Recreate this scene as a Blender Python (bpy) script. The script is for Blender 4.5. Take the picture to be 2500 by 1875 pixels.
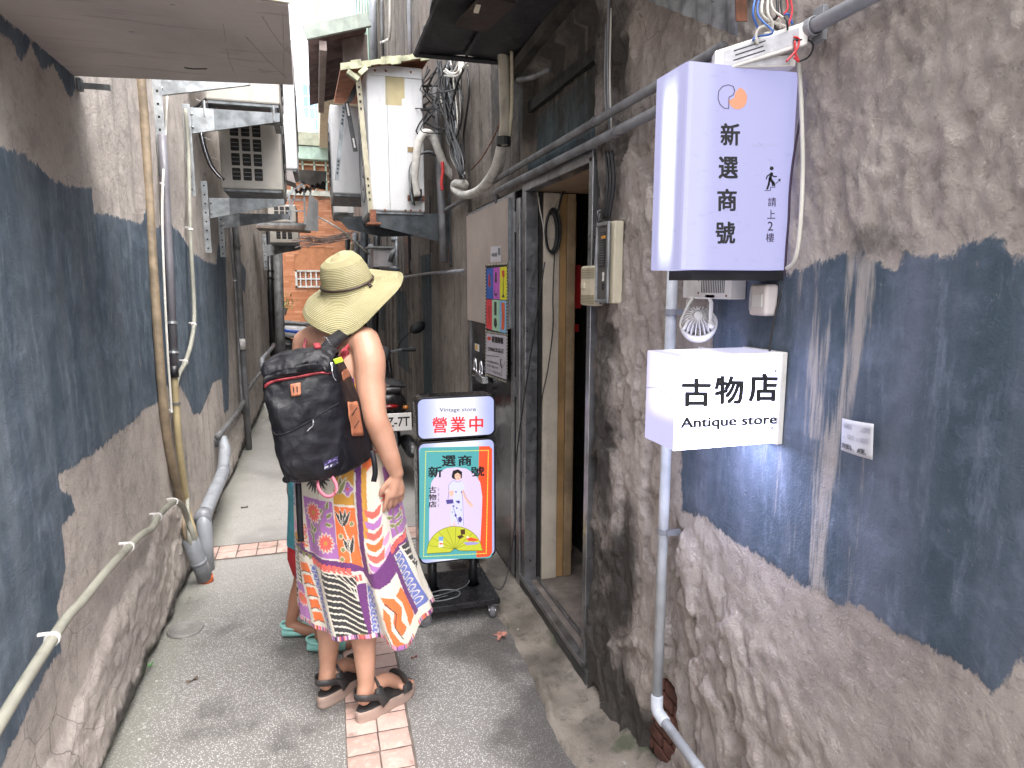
import bpy, math, random
import numpy as np
from mathutils import Vector, Matrix, Euler

random.seed(7)
R = math.radians
C = bpy.context.scene.collection
SC = bpy.context.scene
for _o in list(bpy.data.objects):
    bpy.data.objects.remove(_o)

# ------------------------------------------------------------------ camera, sky, sun, exposure
F_PX, HC = 1600.0, 1.62
PITCH = math.atan(242 / 1600)
YAW = math.atan(480 / (F_PX * math.cos(PITCH) + 242 * math.sin(PITCH)))
cam_d = bpy.data.cameras.new('camera')
cam = bpy.data.objects.new('camera', cam_d)
C.objects.link(cam)
cam.location = (0, 0, HC)
cam.rotation_euler = (math.pi / 2 - PITCH, 0, -YAW)
cam_d.sensor_width = 36
cam_d.lens = F_PX / 2500 * 36
cam_d.clip_start = 0.05
cam_d.clip_end = 500
SC.camera = cam

SUN_EL, SUN_AZ = 64, 160      # degrees; azimuth clockwise from +Y (behind the camera)
w = bpy.data.worlds.new('World')
SC.world = w
w.use_nodes = True
wn = w.node_tree
for n in list(wn.nodes):
    wn.nodes.remove(n)
sky = wn.nodes.new('ShaderNodeTexSky')
sky.sky_type = 'NISHITA'
sky.sun_disc = False
sky.sun_elevation = R(SUN_EL)
sky.sun_rotation = R(SUN_AZ)
sky.dust_density = 4.0
sky.air_density = 1.0
hs = wn.nodes.new('ShaderNodeHueSaturation')
hs.inputs['Saturation'].default_value = 0.25
bg = wn.nodes.new('ShaderNodeBackground')
bg.inputs['Strength'].default_value = 0.15
wo = wn.nodes.new('ShaderNodeOutputWorld')
wn.links.new(sky.outputs[0], hs.inputs['Color'])
wn.links.new(hs.outputs[0], bg.inputs['Color'])
wn.links.new(bg.outputs[0], wo.inputs['Surface'])

sd = bpy.data.lights.new('sun', 'SUN')
sd.energy = 0.75
sd.angle = R(60)
sd.color = (1.0, 0.96, 0.93)
sun = bpy.data.objects.new('sun', sd)
C.objects.link(sun)
_a, _e = R(SUN_AZ), R(SUN_EL)
sdir = Vector((math.sin(_a) * math.cos(_e), math.cos(_a) * math.cos(_e), math.sin(_e)))
sun.rotation_euler = sdir.to_track_quat('Z', 'Y').to_euler()

SC.view_settings.view_transform = 'Standard'
SC.view_settings.look = 'None'
SC.view_settings.gamma = 1
SC.view_settings.use_curve_mapping = False
SC.view_settings.exposure = 2.42

# ------------------------------------------------------------------ where a ray of the survey meets a plane of the place
def _ray(x, y):
    a = x - 1250; b = -(y - 937.5)
    Fh = F_PX * math.cos(PITCH) + b * math.sin(PITCH)
    U = -F_PX * math.sin(PITCH) + b * math.cos(PITCH)
    return (a * math.cos(YAW) + Fh * math.sin(YAW), -a * math.sin(YAW) + Fh * math.cos(YAW), U)
def at(x, y, X=None, Y=None, Z=None):
    r = _ray(x, y)
    if X is not None: t = X / r[0]
    elif Y is not None: t = Y / r[1]
    else: t = (Z - HC) / r[2]
    return Vector((r[0] * t, r[1] * t, HC + r[2] * t))

# ------------------------------------------------------------------ mesh helpers
def V(*a): return Vector(a)
def off_of(o):
    v = Vector((0, 0, 0))
    while o is not None:
        v += Vector(o.location); o = o.parent
    return v
class MB:
    def __init__(s): s.v = []; s.f = []; s.fm = []; s.m = 0
    def add(s, vs, fs):
        k = len(s.v); s.v += [tuple(p) for p in vs]
        s.f += [tuple(i + k for i in f) for f in fs]; s.fm += [s.m] * len(fs)
        return s
    def box(s, x0, x1, y0, y1, z0, z1):
        x0, x1 = min(x0, x1), max(x0, x1); y0, y1 = min(y0, y1), max(y0, y1); z0, z1 = min(z0, z1), max(z0, z1)
        return s.add([(x, y, z) for z in (z0, z1) for y in (y0, y1) for x in (x0, x1)],
                     [(0, 2, 3, 1), (4, 5, 7, 6), (0, 1, 5, 4), (2, 6, 7, 3), (0, 4, 6, 2), (1, 3, 7, 5)])
    def obox(s, c, ax, ay, az):
        """oriented box: centre and three half vectors"""
        c, ax, ay, az = Vector(c), Vector(ax), Vector(ay), Vector(az)
        if ax.cross(ay).dot(az) < 0: az = -az
        return s.add([c + i * ax + j * ay + k * az for k in (-1, 1) for j in (-1, 1) for i in (-1, 1)],
                     [(0, 2, 3, 1), (4, 5, 7, 6), (0, 1, 5, 4), (2, 6, 7, 3), (0, 4, 6, 2), (1, 3, 7, 5)])
    def beam(s, p, q, wd, th, up=(0, 0, 1)):
        p, q = Vector(p), Vector(q); d = (q - p) / 2
        n = Vector(up); sdv = d.cross(n)
        if sdv.length < 1e-6: sdv = d.cross(Vector((1, 0, 0)))
        sdv.normalize(); n = sdv.cross(d).normalized()
        return s.obox((p + q) / 2, d, sdv * wd / 2, n * th / 2)
    def tube(s, pts, r, n=8, cap=True, flat=None):
        pts = [Vector(p) for p in pts]; m = len(pts)
        rr = r if isinstance(r, (list, tuple)) else [r] * m
        t0 = (pts[1] - pts[0]).normalized()
        a = t0.cross(Vector((0, 0, 1)))
        if a.length < 1e-3: a = t0.cross(Vector((0, 1, 0)))
        a.normalize(); vs = []
        for i in range(m):
            if i == 0: t = pts[1] - pts[0]
            elif i == m - 1: t = pts[-1] - pts[-2]
            else: t = (pts[i + 1] - pts[i]).normalized() + (pts[i] - pts[i - 1]).normalized()
            if t.length < 1e-9: t = t0
            t = t.normalized(); a = (a - t * a.dot(t))
            if a.length < 1e-6: a = t.cross(Vector((0, 0, 1)))
            a.normalize(); b = t.cross(a)
            for k in range(n):
                th = 2 * math.pi * k / n
                fl = flat if flat else 1
                vs.append(pts[i] + rr[i] * (a * math.cos(th) + b * math.sin(th) * fl))
        fs = [(i * n + k, i * n + (k + 1) % n, (i + 1) * n + (k + 1) % n, (i + 1) * n + k) for i in range(m - 1) for k in range(n)]
        if cap: fs += [tuple(range(n))[::-1], tuple((m - 1) * n + k for k in range(n))]
        return s.add(vs, fs)
    def lathe(s, prof, c=(0, 0, 0), n=24, M=None, closed=False):
        vs = []; m = len(prof)
        for (r, z) in prof:
            for k in range(n):
                th = 2 * math.pi * k / n
                p = Vector((r * math.cos(th), r * math.sin(th), z))
                if M is not None: p = M @ p
                vs.append(p + Vector(c))
        fs = [(i * n + k, i * n + (k + 1) % n, (i + 1) * n + (k + 1) % n, (i + 1) * n + k) for i in range(m - 1) for k in range(n)]
        if closed: fs += [tuple(range(n))[::-1], tuple((m - 1) * n + k for k in range(n))]
        return s.add(vs, fs)
    def grid(s, rows):
        m, n = len(rows), len(rows[0])
        return s.add([p for r in rows for p in r],
                     [(i * n + k, i * n + k + 1, (i + 1) * n + k + 1, (i + 1) * n + k) for i in range(m - 1) for k in range(n - 1)])
    def prism(s, pts, d):
        """polygon in 3d swept by vector d"""
        pts = [Vector(p) for p in pts]; d = Vector(d); n = len(pts)
        nm = Vector((0, 0, 0))
        for i in range(n): nm += pts[i].cross(pts[(i + 1) % n])
        if nm.dot(d) > 0: pts = pts[::-1]
        return s.add(pts + [p + d for p in pts], [tuple(range(n)), tuple(range(2 * n - 1, n - 1, -1))] +
                     [(i, n + i, n + (i + 1) % n, (i + 1) % n) for i in range(n)])
    def build(s, name, m, parent=None, smooth=False, bev=0, local=False, seg=2, sub=0, weld=False):
        o0 = Vector((0, 0, 0)) if (parent is None or local) else off_of(parent)
        me = bpy.data.meshes.new(name)
        me.from_pydata([(p[0] - o0.x, p[1] - o0.y, p[2] - o0.z) for p in s.v], [], s.f)
        ms = m if isinstance(m, (list, tuple)) else [m]
        for q in ms: me.materials.append(q)
        if len(ms) > 1: me.polygons.foreach_set('material_index', s.fm)
        if smooth: me.polygons.foreach_set('use_smooth', [True] * len(me.polygons))
        me.update()
        o = bpy.data.objects.new(name, me); C.objects.link(o)
        if parent is not None: o.parent = parent
        if bev:
            b = o.modifiers.new('bevel', 'BEVEL'); b.width = bev; b.segments = seg; b.limit_method = 'ANGLE'; b.angle_limit = R(40)
        if sub:
            u = o.modifiers.new('sub', 'SUBSURF'); u.levels = sub; u.render_levels = sub
        return o
def tag(o, label=None, cat=None, group=None, kind=None):
    if label: o['label'] = label
    if cat: o['category'] = cat
    if group: o['group'] = group
    if kind: o['kind'] = kind
    return o
def thing(name, label, cat, loc=(0, 0, 0), group=None, rot=None):
    o = bpy.data.objects.new(name, None); C.objects.link(o)
    o.empty_display_size = 0.1
    o.location = loc
    if rot: o.rotation_euler = rot
    return tag(o, label, cat, group)
def children(o): return [c for c in bpy.data.objects if c.parent == o]
def copy_tree(o, parent=None):
    c = o.copy(); C.objects.link(c)
    if parent is not None: c.parent = parent
    for ch in children(o): copy_tree(ch, c)
    return c
def smooth_path(pts, k=6):
    """Catmull-Rom through pts"""
    P = [Vector(p) for p in pts]; P = [P[0] * 2 - P[1]] + P + [P[-1] * 2 - P[-2]]; out = []
    for i in range(1, len(P) - 2):
        for j in range(k):
            t = j / k; a, b, c, d = P[i - 1], P[i], P[i + 1], P[i + 2]
            out.append(0.5 * ((2 * b) + (c - a) * t + (2 * a - 5 * b + 4 * c - d) * t * t + (3 * b - a - 3 * c + d) * t ** 3))
    out.append(P[-2]); return out

# ------------------------------------------------------------------ numpy noise
def _h(ix, iy, s):
    n = (ix.astype(np.int64) * 374761393 + iy.astype(np.int64) * 668265263 + s * 1442695041) & 0x7fffffff
    n = ((n ^ (n >> 13)) * 1274126177) & 0x7fffffff
    return ((n ^ (n >> 16)) & 0xffff) / 65535.0
def vn(x, y, s=0):
    ix, iy = np.floor(x), np.floor(y); fx, fy = x - ix, y - iy
    fx = fx * fx * (3 - 2 * fx); fy = fy * fy * (3 - 2 * fy)
    a = _h(ix, iy, s); b = _h(ix + 1, iy, s); c = _h(ix, iy + 1, s); d = _h(ix + 1, iy + 1, s)
    return (a * (1 - fx) + b * fx) * (1 - fy) + (c * (1 - fx) + d * fx) * fy
def fbm(x, y, s=0, o=4, g=0.5):
    t = 0; a = 1; n = 0
    for i in range(o):
        t = t + a * vn(x * 2 ** i + 17.3 * i, y * 2 ** i - 9.1 * i, s + i); n += a; a *= g
    return t / n
def worley(x, y, s=0):
    ix, iy = np.floor(x), np.floor(y); best = np.full(np.shape(x), 9.0); sec = best.copy(); idv = np.zeros(np.shape(x))
    for dx in (-1, 0, 1):
        for dy in (-1, 0, 1):
            cx, cy = ix + dx, iy + dy
            px = cx + _h(cx, cy, s); py = cy + _h(cx, cy, s + 7)
            d = np.hypot(px - x, py - y); m = d < best
            sec = np.where(m, best, np.minimum(sec, d)); idv = np.where(m, _h(cx, cy, s + 13), idv); best = np.where(m, d, best)
    return best, sec, idv
def poly_sdf(x, y, poly):
    """signed distance, positive inside"""
    d = np.full(np.shape(x), 1e9); ins = np.zeros(np.shape(x), bool); n = len(poly)
    for i in range(n):
        ax, ay = poly[i]; bx, by = poly[(i + 1) % n]
        ex, ey = bx - ax, by - ay; L = ex * ex + ey * ey + 1e-12
        t = np.clip(((x - ax) * ex + (y - ay) * ey) / L, 0, 1)
        d = np.minimum(d, np.hypot(x - ax - t * ex, y - ay - t * ey))
        c = ((ay > y) != (by > y)) & (x < ex * (y - ay) / (ey if abs(ey) > 1e-12 else 1e-12) + ax)
        ins ^= c
    return np.where(ins, d, -d)
def sstep(a, b, x):
    t = np.clip((x - a) / (b - a), 0, 1); return t * t * (3 - 2 * t)

# ------------------------------------------------------------------ materials
class N:
    def __init__(s, name):
        s.m = bpy.data.materials.new(name); s.m.use_nodes = True; s.t = s.m.node_tree
        s.b = s.t.nodes['Principled BSDF']; s.out = s.t.nodes['Material Output']
        tc = s.t.nodes.new('ShaderNodeTexCoord'); s.P = tc.outputs['Object']; s.G = None
        g = s.t.nodes.new('ShaderNodeNewGeometry'); s.W = g.outputs['Position']
    def link(s, a, b): s.t.links.new(a, b)
    def _in(s, sock, v):
        if v is None: return
        if hasattr(v, 'is_output') or isinstance(v, bpy.types.NodeSocket): s.link(v, sock)
        elif isinstance(v, (tuple, list)) and len(v) == 3 and sock.type == 'RGBA': sock.default_value = (*v, 1)
        else: sock.default_value = v
    def map(s, vec, sc=(1, 1, 1), loc=(0, 0, 0)):
        n = s.t.nodes.new('ShaderNodeMapping'); s.link(vec, n.inputs[0]); n.inputs['Scale'].default_value = sc; n.inputs['Location'].default_value = loc
        return n.outputs[0]
    def noise(s, scale, vec=None, det=4, rough=0.55, dist=0.0):
        n = s.t.nodes.new('ShaderNodeTexNoise'); s.link(vec if vec is not None else s.W, n.inputs['Vector'])
        n.inputs['Scale'].default_value = scale; n.inputs['Detail'].default_value = det; n.inputs['Roughness'].default_value = rough
        n.inputs['Distortion'].default_value = dist
        return n.outputs[0]
    def vor(s, scale, vec=None, feat='F1', out=0, rnd=1.0):
        n = s.t.nodes.new('ShaderNodeTexVoronoi'); s.link(vec if vec is not None else s.W, n.inputs['Vector'])
        n.feature = feat; n.inputs['Scale'].default_value = scale; n.inputs['Randomness'].default_value = rnd
        return n.outputs[out]
    def math(s, op, a, b=None, c=None, clamp=False):
        n = s.t.nodes.new('ShaderNodeMath'); n.operation = op; n.use_clamp = clamp
        s._in(n.inputs[0], a)
        if b is not None: s._in(n.inputs[1], b)
        if c is not None: s._in(n.inputs[2], c)
        return n.outputs[0]
    def ramp(s, fac, lo, hi, a=0.0, b=1.0):
        n = s.t.nodes.new('ShaderNodeMapRange'); n.interpolation_type = 'SMOOTHSTEP'
        s._in(n.inputs['Value'], fac); n.inputs['From Min'].default_value = lo; n.inputs['From Max'].default_value = hi
        n.inputs['To Min'].default_value = a; n.inputs['To Max'].default_value = b
        return n.outputs[0]
    def mix(s, fac, a, b, mode='MIX'):
        n = s.t.nodes.new('ShaderNodeMix'); n.data_type = 'RGBA'; n.blend_type = mode
        s._in(n.inputs['Factor'], fac); s._in(n.inputs['A'], a) if False else None
        s._in(n.inputs[6], a); s._in(n.inputs[7], b)
        return n.outputs[2]
    def attr(s, name, out='Fac'):
        n = s.t.nodes.new('ShaderNodeAttribute'); n.attribute_name = name; return n.outputs[out]
    def sep(s, vec):
        n = s.t.nodes.new('ShaderNodeSeparateXYZ'); s.link(vec, n.inputs[0]); return n.outputs
    def bump(s, h, dist=0.002, strength=1.0, prev=None):
        n = s.t.nodes.new('ShaderNodeBump'); n.inputs['Distance'].default_value = dist; n.inputs['Strength'].default_value = strength
        s.link(h, n.inputs['Height'])
        if prev is not None: s.link(prev, n.inputs['Normal'])
        return n.outputs[0]
    def fin(s, col=None, rough=None, nrm=None, metal=None, emi=None, es=None, **kw):
        s._in(s.b.inputs['Base Color'], col) if col is not None else None
        if rough is not None: s._in(s.b.inputs['Roughness'], rough)
        if nrm is not None: s.link(nrm, s.b.inputs['Normal'])
        if metal is not None: s._in(s.b.inputs['Metallic'], metal)
        if emi is not None: s._in(s.b.inputs['Emission Color'], emi); s._in(s.b.inputs['Emission Strength'], es if es is not None else 1.0)
        for k, v in kw.items(): s._in(s.b.inputs[k.replace('_', ' ')], v)
        return s.m
def mul(c, k): return tuple(min(1, v * k) for v in c)
_mc = {}
def mat(name, col, rough=0.6, metal=0.0, var=0.25, sc=8.0, dirt=0.0, dirtc=(.05, .045, .04), bump=0.0006, bs=60, emi=None, es=0, **kw):
    """general surface: colour that wanders, speckle, streaky dirt, fine bump"""
    if name in _mc: return _mc[name]
    n = N(name)
    big = n.noise(sc, det=5)
    c = n.mix(n.ramp(big, .3, .7), mul(col, 1 - var), mul(col, 1 + var * .6))
    if dirt > 0:
        st = n.noise(1.0, n.map(n.W, (14, 14, 2.2)), det=6)
        d2 = n.noise(45, det=3)
        k = n.math('MULTIPLY', n.ramp(n.math('ADD', st, n.math('MULTIPLY', d2, .25)), .62, .85), dirt)
        c = n.mix(k, c, dirtc)
    nr = n.bump(n.noise(bs, det=4), bump)
    rg = n.ramp(n.noise(sc * 3), .3, .7, max(0.02, rough - .08), min(1, rough + .1))
    n.fin(c, rg, nr, metal, emi, es, **kw)
    _mc[name] = n.m
    return n.m
# ================================================================== walls, ground
def spaced(a, b, s0, s1=None):
    """positions from a to b with steps growing from s0 to s1"""
    s1 = s1 or s0; o = [a]
    while o[-1] < b - 1e-6:
        t = (o[-1] - a) / (b - a); o.append(min(b, o[-1] + s0 + (s1 - s0) * t))
    if len(o) > 2 and o[-1] - o[-2] < s0 * .4: o.pop(-2)
    return o
def wall_sheet(name, m, X, side, ys, zs, disp, attrs, parent=None, thick=0.25):
    """a displaced sheet at x=X whose face looks along side (+1/-1), closed behind by a thick body"""
    Yg, Zg = np.meshgrid(np.array(ys), np.array(zs)); D = disp(Yg, Zg)
    nz, ny = Yg.shape
    Xg = X + side * D
    o0 = Vector((0, 0, 0)) if parent is None else off_of(parent)
    co = np.stack([Xg - o0.x, Yg - o0.y, Zg - o0.z], -1).reshape(-1, 3)
    i = np.arange((nz - 1) * (ny - 1)); r, c = i // (ny - 1), i % (ny - 1)
    a = r * ny + c
    q = np.stack([a, a + 1, a + ny + 1, a + ny], -1) if side > 0 else np.stack([a, a + ny, a + ny + 1, a + 1], -1)
    # body behind
    y0, y1, z0, z1 = ys[0] - o0.y, ys[-1] - o0.y, zs[0] - o0.z, zs[-1] - o0.z
    xf, xb = X - side * .02 - o0.x, X - side * thick - o0.x
    k = len(co)
    body = np.array([(x, y, z) for x in (xf, xb) for y in (y0, y1) for z in (z0, z1)])
    bf = np.array([(1, 5, 4, 0), (2, 6, 7, 3), (4, 5, 7, 6), (1, 3, 7, 5), (0, 4, 6, 2)]) + k
    co = np.concatenate([co, body]); q = np.concatenate([q, bf])
    me = bpy.data.meshes.new(name)
    me.vertices.add(len(co)); me.vertices.foreach_set('co', co.ravel())
    me.loops.add(q.size); me.loops.foreach_set('vertex_index', q.ravel().astype(np.int32))
    me.polygons.add(len(q)); me.polygons.foreach_set('loop_start', np.arange(0, q.size, 4, dtype=np.int32))
    me.polygons.foreach_set('use_smooth', np.ones(len(q), bool))
    me.update(calc_edges=True); me.validate()
    for an, fn in attrs.items():
        at_ = me.attributes.new(an, 'FLOAT', 'POINT')
        v = np.concatenate([fn(Yg, Zg).ravel(), np.zeros(8)]).astype(np.float32)
        at_.data.foreach_set('value', v)
    me.materials.append(m)
    o = bpy.data.objects.new(name, me); C.objects.link(o)
    if parent is not None: o.parent = parent
    return o

def plaster_mat(name, base, base2, paint=None, paint2=None, grimec=(.035, .033, .03), rough=.85, streak=1.0, fine=1.0):
    n = N(name)
    big = n.noise(1.7, det=6, rough=.6); med = n.noise(9, det=6, rough=.65)
    c = n.mix(n.ramp(big, .35, .68), base, base2)
    c = n.mix(n.ramp(med, .45, .75, 0, .55), c, mul(base, .5))
    c = n.mix(n.ramp(n.noise(42, det=6, rough=.75), .52, .70, 0, .5), c, mul(base, .38))
    sp = n.noise(120, det=2)
    c = n.mix(n.ramp(sp, .60, .74, 0, .40), c, mul(base2, 1.25))
    st = n.noise(1.0, n.map(n.W, (9, 9, .8)), det=7, rough=.62)
    c = n.mix(n.ramp(st, .52, .72, 0, .42 * streak), c, mul(base, .45))
    hgt = n.math('ADD', n.math('MULTIPLY', n.noise(30, det=8, rough=.74, dist=.6), .8), n.math('ADD', n.math('MULTIPLY', n.noise(9, det=4), .5), n.math('MULTIPLY', n.noise(170, det=4), .25)))
    ck = n.vor(6, n.mix(.12, n.W, n.t.nodes.new('ShaderNodeTexNoise').outputs[1]), 'DISTANCE_TO_EDGE')
    crack = n.math('MULTIPLY', n.ramp(ck, .0, .012, 1, 0), n.ramp(n.noise(1.3, det=3), .50, .62))
    c = n.mix(n.math('MULTIPLY', crack, .55), c, (.06, .05, .045))
    if paint:
        pd = n.attr('paint')
        edge = n.math('MULTIPLY', n.math('SUBTRACT', n.noise(1.0, n.map(n.W, (60, 60, 18)), det=4), .5), .040)
        e2 = n.math('MULTIPLY', n.math('SUBTRACT', n.noise(22, det=5), .5), .03)
        m = n.ramp(n.math('ADD', n.math('ADD', n.math('ADD', pd, edge), e2), n.math('MULTIPLY', n.math('SUBTRACT', n.noise(160, det=4), .5), .016)), -.004, .006)
        pc = n.mix(n.ramp(n.noise(1.0, n.map(n.W, (7, 7, .9)), det=6), .36, .66), paint, paint2)
        pc = n.mix(n.ramp(med, .45, .78, 0, .55), pc, mul(paint2, 1.6))
        pc = n.mix(n.ramp(n.noise(1.0, n.map(n.W, (22, 22, 5), (4, 2, 1)), det=8, rough=.75), .50, .72, 0, .5), pc, mul(paint2, 2.1))
        pc = n.mix(n.ramp(n.noise(4.5, n.map(n.W, loc=(9, 4, 2)), det=6, rough=.7), .52, .70, 0, .45), pc, mul(paint, .6))
        wear = n.ramp(n.math('ADD', n.noise(1.0, n.map(n.W, (34, 34, 2.6)), det=7, rough=.7), n.math('MULTIPLY', n.attr('wear'), .35)), .56, .74, 0, .75)
        scr = n.ramp(n.noise(70, det=5, rough=.8), .64, .70, 0, .5)
        pc = n.mix(n.math('MAXIMUM', wear, n.math('MULTIPLY', scr, .7)), pc, mul(base2, .8))
        c = n.mix(m, c, pc)
        hgt = n.math('ADD', n.math('MULTIPLY', hgt, n.ramp(m, 0, 1, 1, .55)), n.math('MULTIPLY', m, .35))
    g = n.attr('grime')
    gn = n.math('ADD', g, n.math('MULTIPLY', n.math('SUBTRACT', n.noise(6, det=6, rough=.7), .5), 1.1))
    gm = n.ramp(gn, .25, .8, 0, .93)
    c = n.mix(gm, c, grimec)
    ms = n.ramp(n.math('ADD', n.attr('moss'), n.math('MULTIPLY', n.math('SUBTRACT', n.noise(14, det=5), .5), 1.0)), .4, .8, 0, .85)
    c = n.mix(ms, c, (.045, .055, .035))
    nr = n.bump(hgt, .010 * fine, 1.0)
    rg = n.ramp(n.noise(30), .3, .7, rough - .15, rough + .08)
    n.fin(c, rg, nr)
    n.b.inputs['Specular IOR Level'].default_value = .3
    return n.m

zero = lambda y, z: np.zeros_like(y)
XL, XR = -0.76, 1.0
def wpoly(pts, X): return [(p.y, p.z) for p in (at(a, b, X=X) for a, b in pts)]

# ---- left wall
LP1 = wpoly([(0, 355), (50, 375), (95, 405), (130, 440), (165, 455), (222, 458), (224, 520), (262, 522), (345, 545), (350, 512), (366, 514),
             (375, 560), (405, 540), (440, 565), (470, 618), (505, 640), (530, 646), (533, 592), (552, 590), (553, 690), (560, 1000),
             (548, 1010), (542, 925), (520, 935), (488, 1010), (470, 1012), (452, 965), (440, 940), (432, 962), (405, 940), (385, 985), (352, 1000),
             (320, 1035), (285, 1060), (225, 1112), (160, 1150), (143, 1165), (152, 1200), (176, 1212), (190, 1245), (165, 1270), (152, 1292),
             (163, 1395), (142, 1480), (152, 1590), (110, 1640), (60, 1740), (0, 1870), (-900, 2400), (-900, 100)], XL)
LP2 = wpoly([(-100, -60), (0, 34), (181, 180), (186, 215), (172, 245), (150, 200), (130, 158), (103, 172), (75, 112), (55, 150), (30, 95), (-10, 80), (-100, 30)], XL)
LP3 = wpoly([(572, 600), (590, 640), (600, 660), (598, 720), (590, 700), (584, 740), (577, 700)], XL)
def l_paint(y, z):
    return np.maximum(np.maximum(poly_sdf(y, z, LP1), poly_sdf(y, z, LP2)), poly_sdf(y, z, LP3))
def l_base_edge(y):    # height of the rough plinth below the sagging conduit
    return np.interp(y, [0, 1.5, 1.9, 2.25, 2.6, 2.9, 3.3, 3.6, 3.8, 3.9, 5.2, 5.4, 6, 14], [.30, .30, .33, .36, .40, .45, .50, .53, .45, .12, .2, .42, .42, .38])
def l_disp(y, z):
    d = (fbm(y * 2.2, z * 2.2, 3, 4) - .5) * .022 + (fbm(y * 14, z * 14, 5, 3) - .5) * .005
    d += sstep(0, .004, l_paint(y, z)) * .0012
    b = l_base_edge(y) + (fbm(y * 5, z * 5, 9) - .5) * .12
    k = sstep(0.02, -.05, z - b)
    _, _, idv = worley(y * 5 + fbm(y * 6, z * 6, 12) * 1.5, z * 9 + fbm(y * 5, z * 5, 11) * 1.5 + y * 2.5, 4)
    d += k * (.022 + (idv - .5) * .014 + (fbm(y * 18, z * 30, 21, 4) - .5) * .016)
    d -= .03 * sstep(.06, .0, z + (fbm(y * 9, z, 31) - .5) * .05) * (z < .2)
    return d
def l_grime(y, z):
    g = .75 * sstep(.10, .0, z - (fbm(y * 7, z * 0, 2) * .1)) * (y > 1.8)
    g += .45 * sstep(2.1, 2.4, z) * sstep(2.4, 2.0, y)
    g += .35 * sstep(5.0, 9, y)
    g += .5 * np.exp(-((y - 4.05) / .06) ** 2) * sstep(.95, .75, z) * sstep(.25, .4, z)
    return g
def l_wear(y, z): return .25 * sstep(.35, .8, fbm(y * 2.5, z * .8, 77)) - .3
M_left = plaster_mat('plaster_left', (.40, .355, .325), (.53, .475, .43), (.060, .085, .115), (.11, .135, .165))
lw = tag(thing('plaster_wall', 'long beige plaster wall with ragged slate blue paint, left side of the alley', 'wall', (XL, 4, 0)), kind='thing')
ysL = spaced(-1.4, 1.3, .09) [:-1] + spaced(1.3, 4.0, .0095) [:-1] + spaced(4.0, 15.0, .02, .08)
zsL = spaced(0, 2.5, .011)[:-1] + spaced(2.5, 3.6, .05)
wall_sheet('plaster_face', M_left, XL, 1, ysL, zsL, l_disp, {'paint': l_paint, 'grime': l_grime, 'wear': l_wear,
           'moss': lambda y, z: .8 * sstep(.16, .02, z) * sstep(3.9, 2.8, y)}, lw, thick=.6)

# ---- right wall, near the camera
RP1 = wpoly([(1648, 700), (1690, 690), (1730, 688), (1760, 655), (1900, 650), (1925, 672), (1985, 640), (2045, 625), (2072, 612), (2100, 612), (2130, 632), (2195, 652), (2212, 612), (2245, 622),
             (2300, 628), (2338, 622), (2352, 596), (2420, 580), (2452, 582), (2475, 620), (2500, 640), (2900, 640), (2900, 1500), (2500, 1590), (2440, 1680), (2420, 1688),
             (2390, 1660), (2335, 1612), (2262, 1582), (2235, 1562), (2190, 1545), (2105, 1480), (2050, 1476), (1985, 1440), (1945, 1422), (1865, 1362), (1790, 1318),
             (1720, 1262), (1690, 1252), (1668, 1250), (1663, 1100)], XR)
GAP = wpoly([(1640, 690), (1735, 690), (1738, 860), (1640, 860)], XR)
def r_paint(y, z):
    d = poly_sdf(y, z, RP1)
    gap = poly_sdf(y, z, GAP)
    comb = -.012 + .012 * np.sign(np.sin(y * 260))  # trowel-tooth drips along the lower edge
    low = (z < .95)
    return np.minimum(d + np.where(low, (comb) * (fbm(y * 4, z * 0, 5) > .5), 0), -gap)
HOLE = wpoly([(1600, 1640), (1640, 1700), (1648, 1790), (1625, 1875), (1560, 1850), (1570, 1740)], XR)
def r_flake(y, z):
    top = np.interp(y, [0, .9, 1.1, 1.3, 1.5, 1.7, 1.75, 2.3], [.36, .52, .66, .80, .90, .95, 1.6, 3.0])
    return sstep(.06, -.05, z - top + (fbm(y * 6, z * 6, 44) - .5) * .22)
def r_disp(y, z):
    sl = z + y * .9
    wy = y + (fbm(y * 4, z * 4, 50) - .5) * .16 + (fbm(y * 21, z * 12, 55, 3) - .5) * .035; wz = z + (fbm(y * 4, z * 4, 51) - .5) * .30 + (fbm(y * 21, z * 12, 56, 3) - .5) * .05
    f1, f2, idv = worley(wy * 15, wz * 6.5, 60)
    f1b, f2b, idb = worley(wy * 6.5 + 9, wz * 3.0, 66)
    f1c, f2c, idc = worley(wy * 34, wz * 16, 68)
    fl = r_flake(y, z)
    d = (fbm(y * 2.5, z * 2.5, 41, 4) - .5) * .018
    rough = (fbm(y * 30, z * 22, 43, 4) - .5)
    tilt = (f1b - .35) * (idb - .5) * .030        # plates lift at one edge
    d += fl * (np.round(idv * 3) / 3 * .015 + np.round(idb * 3) / 3 * .022 - .018 + tilt * 1.4 + (idc - .5) * .007 + rough * .014)
    up = sstep(1.66, 1.74, z)
    band = (1 - up) * (1 - fl) * (r_paint(y, z) < 0)
    f1d, f2d, _ = worley(wy * 11, wz * 11, 69)
    d -= band * sstep(.05, .0, f2d - f1d) * .002; d += band * rough * .006
    d += up * (1 - fl) * (rough * .018 + (fbm(y * 55 + fbm(y * 9, z * 9, 46) * 6, z * 38, 45, 3) - .5) * .013)
    d += sstep(0, .004, r_paint(y, z)) * .0015
    d -= sstep(-.01, .015, poly_sdf(y, z, HOLE) + (fbm(y * 20, z * 20, 70) - .5) * .03) * .06
    d += sstep(.10, .0, z) * .03 * fbm(y * 12, z * 12, 71)
    return d
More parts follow.
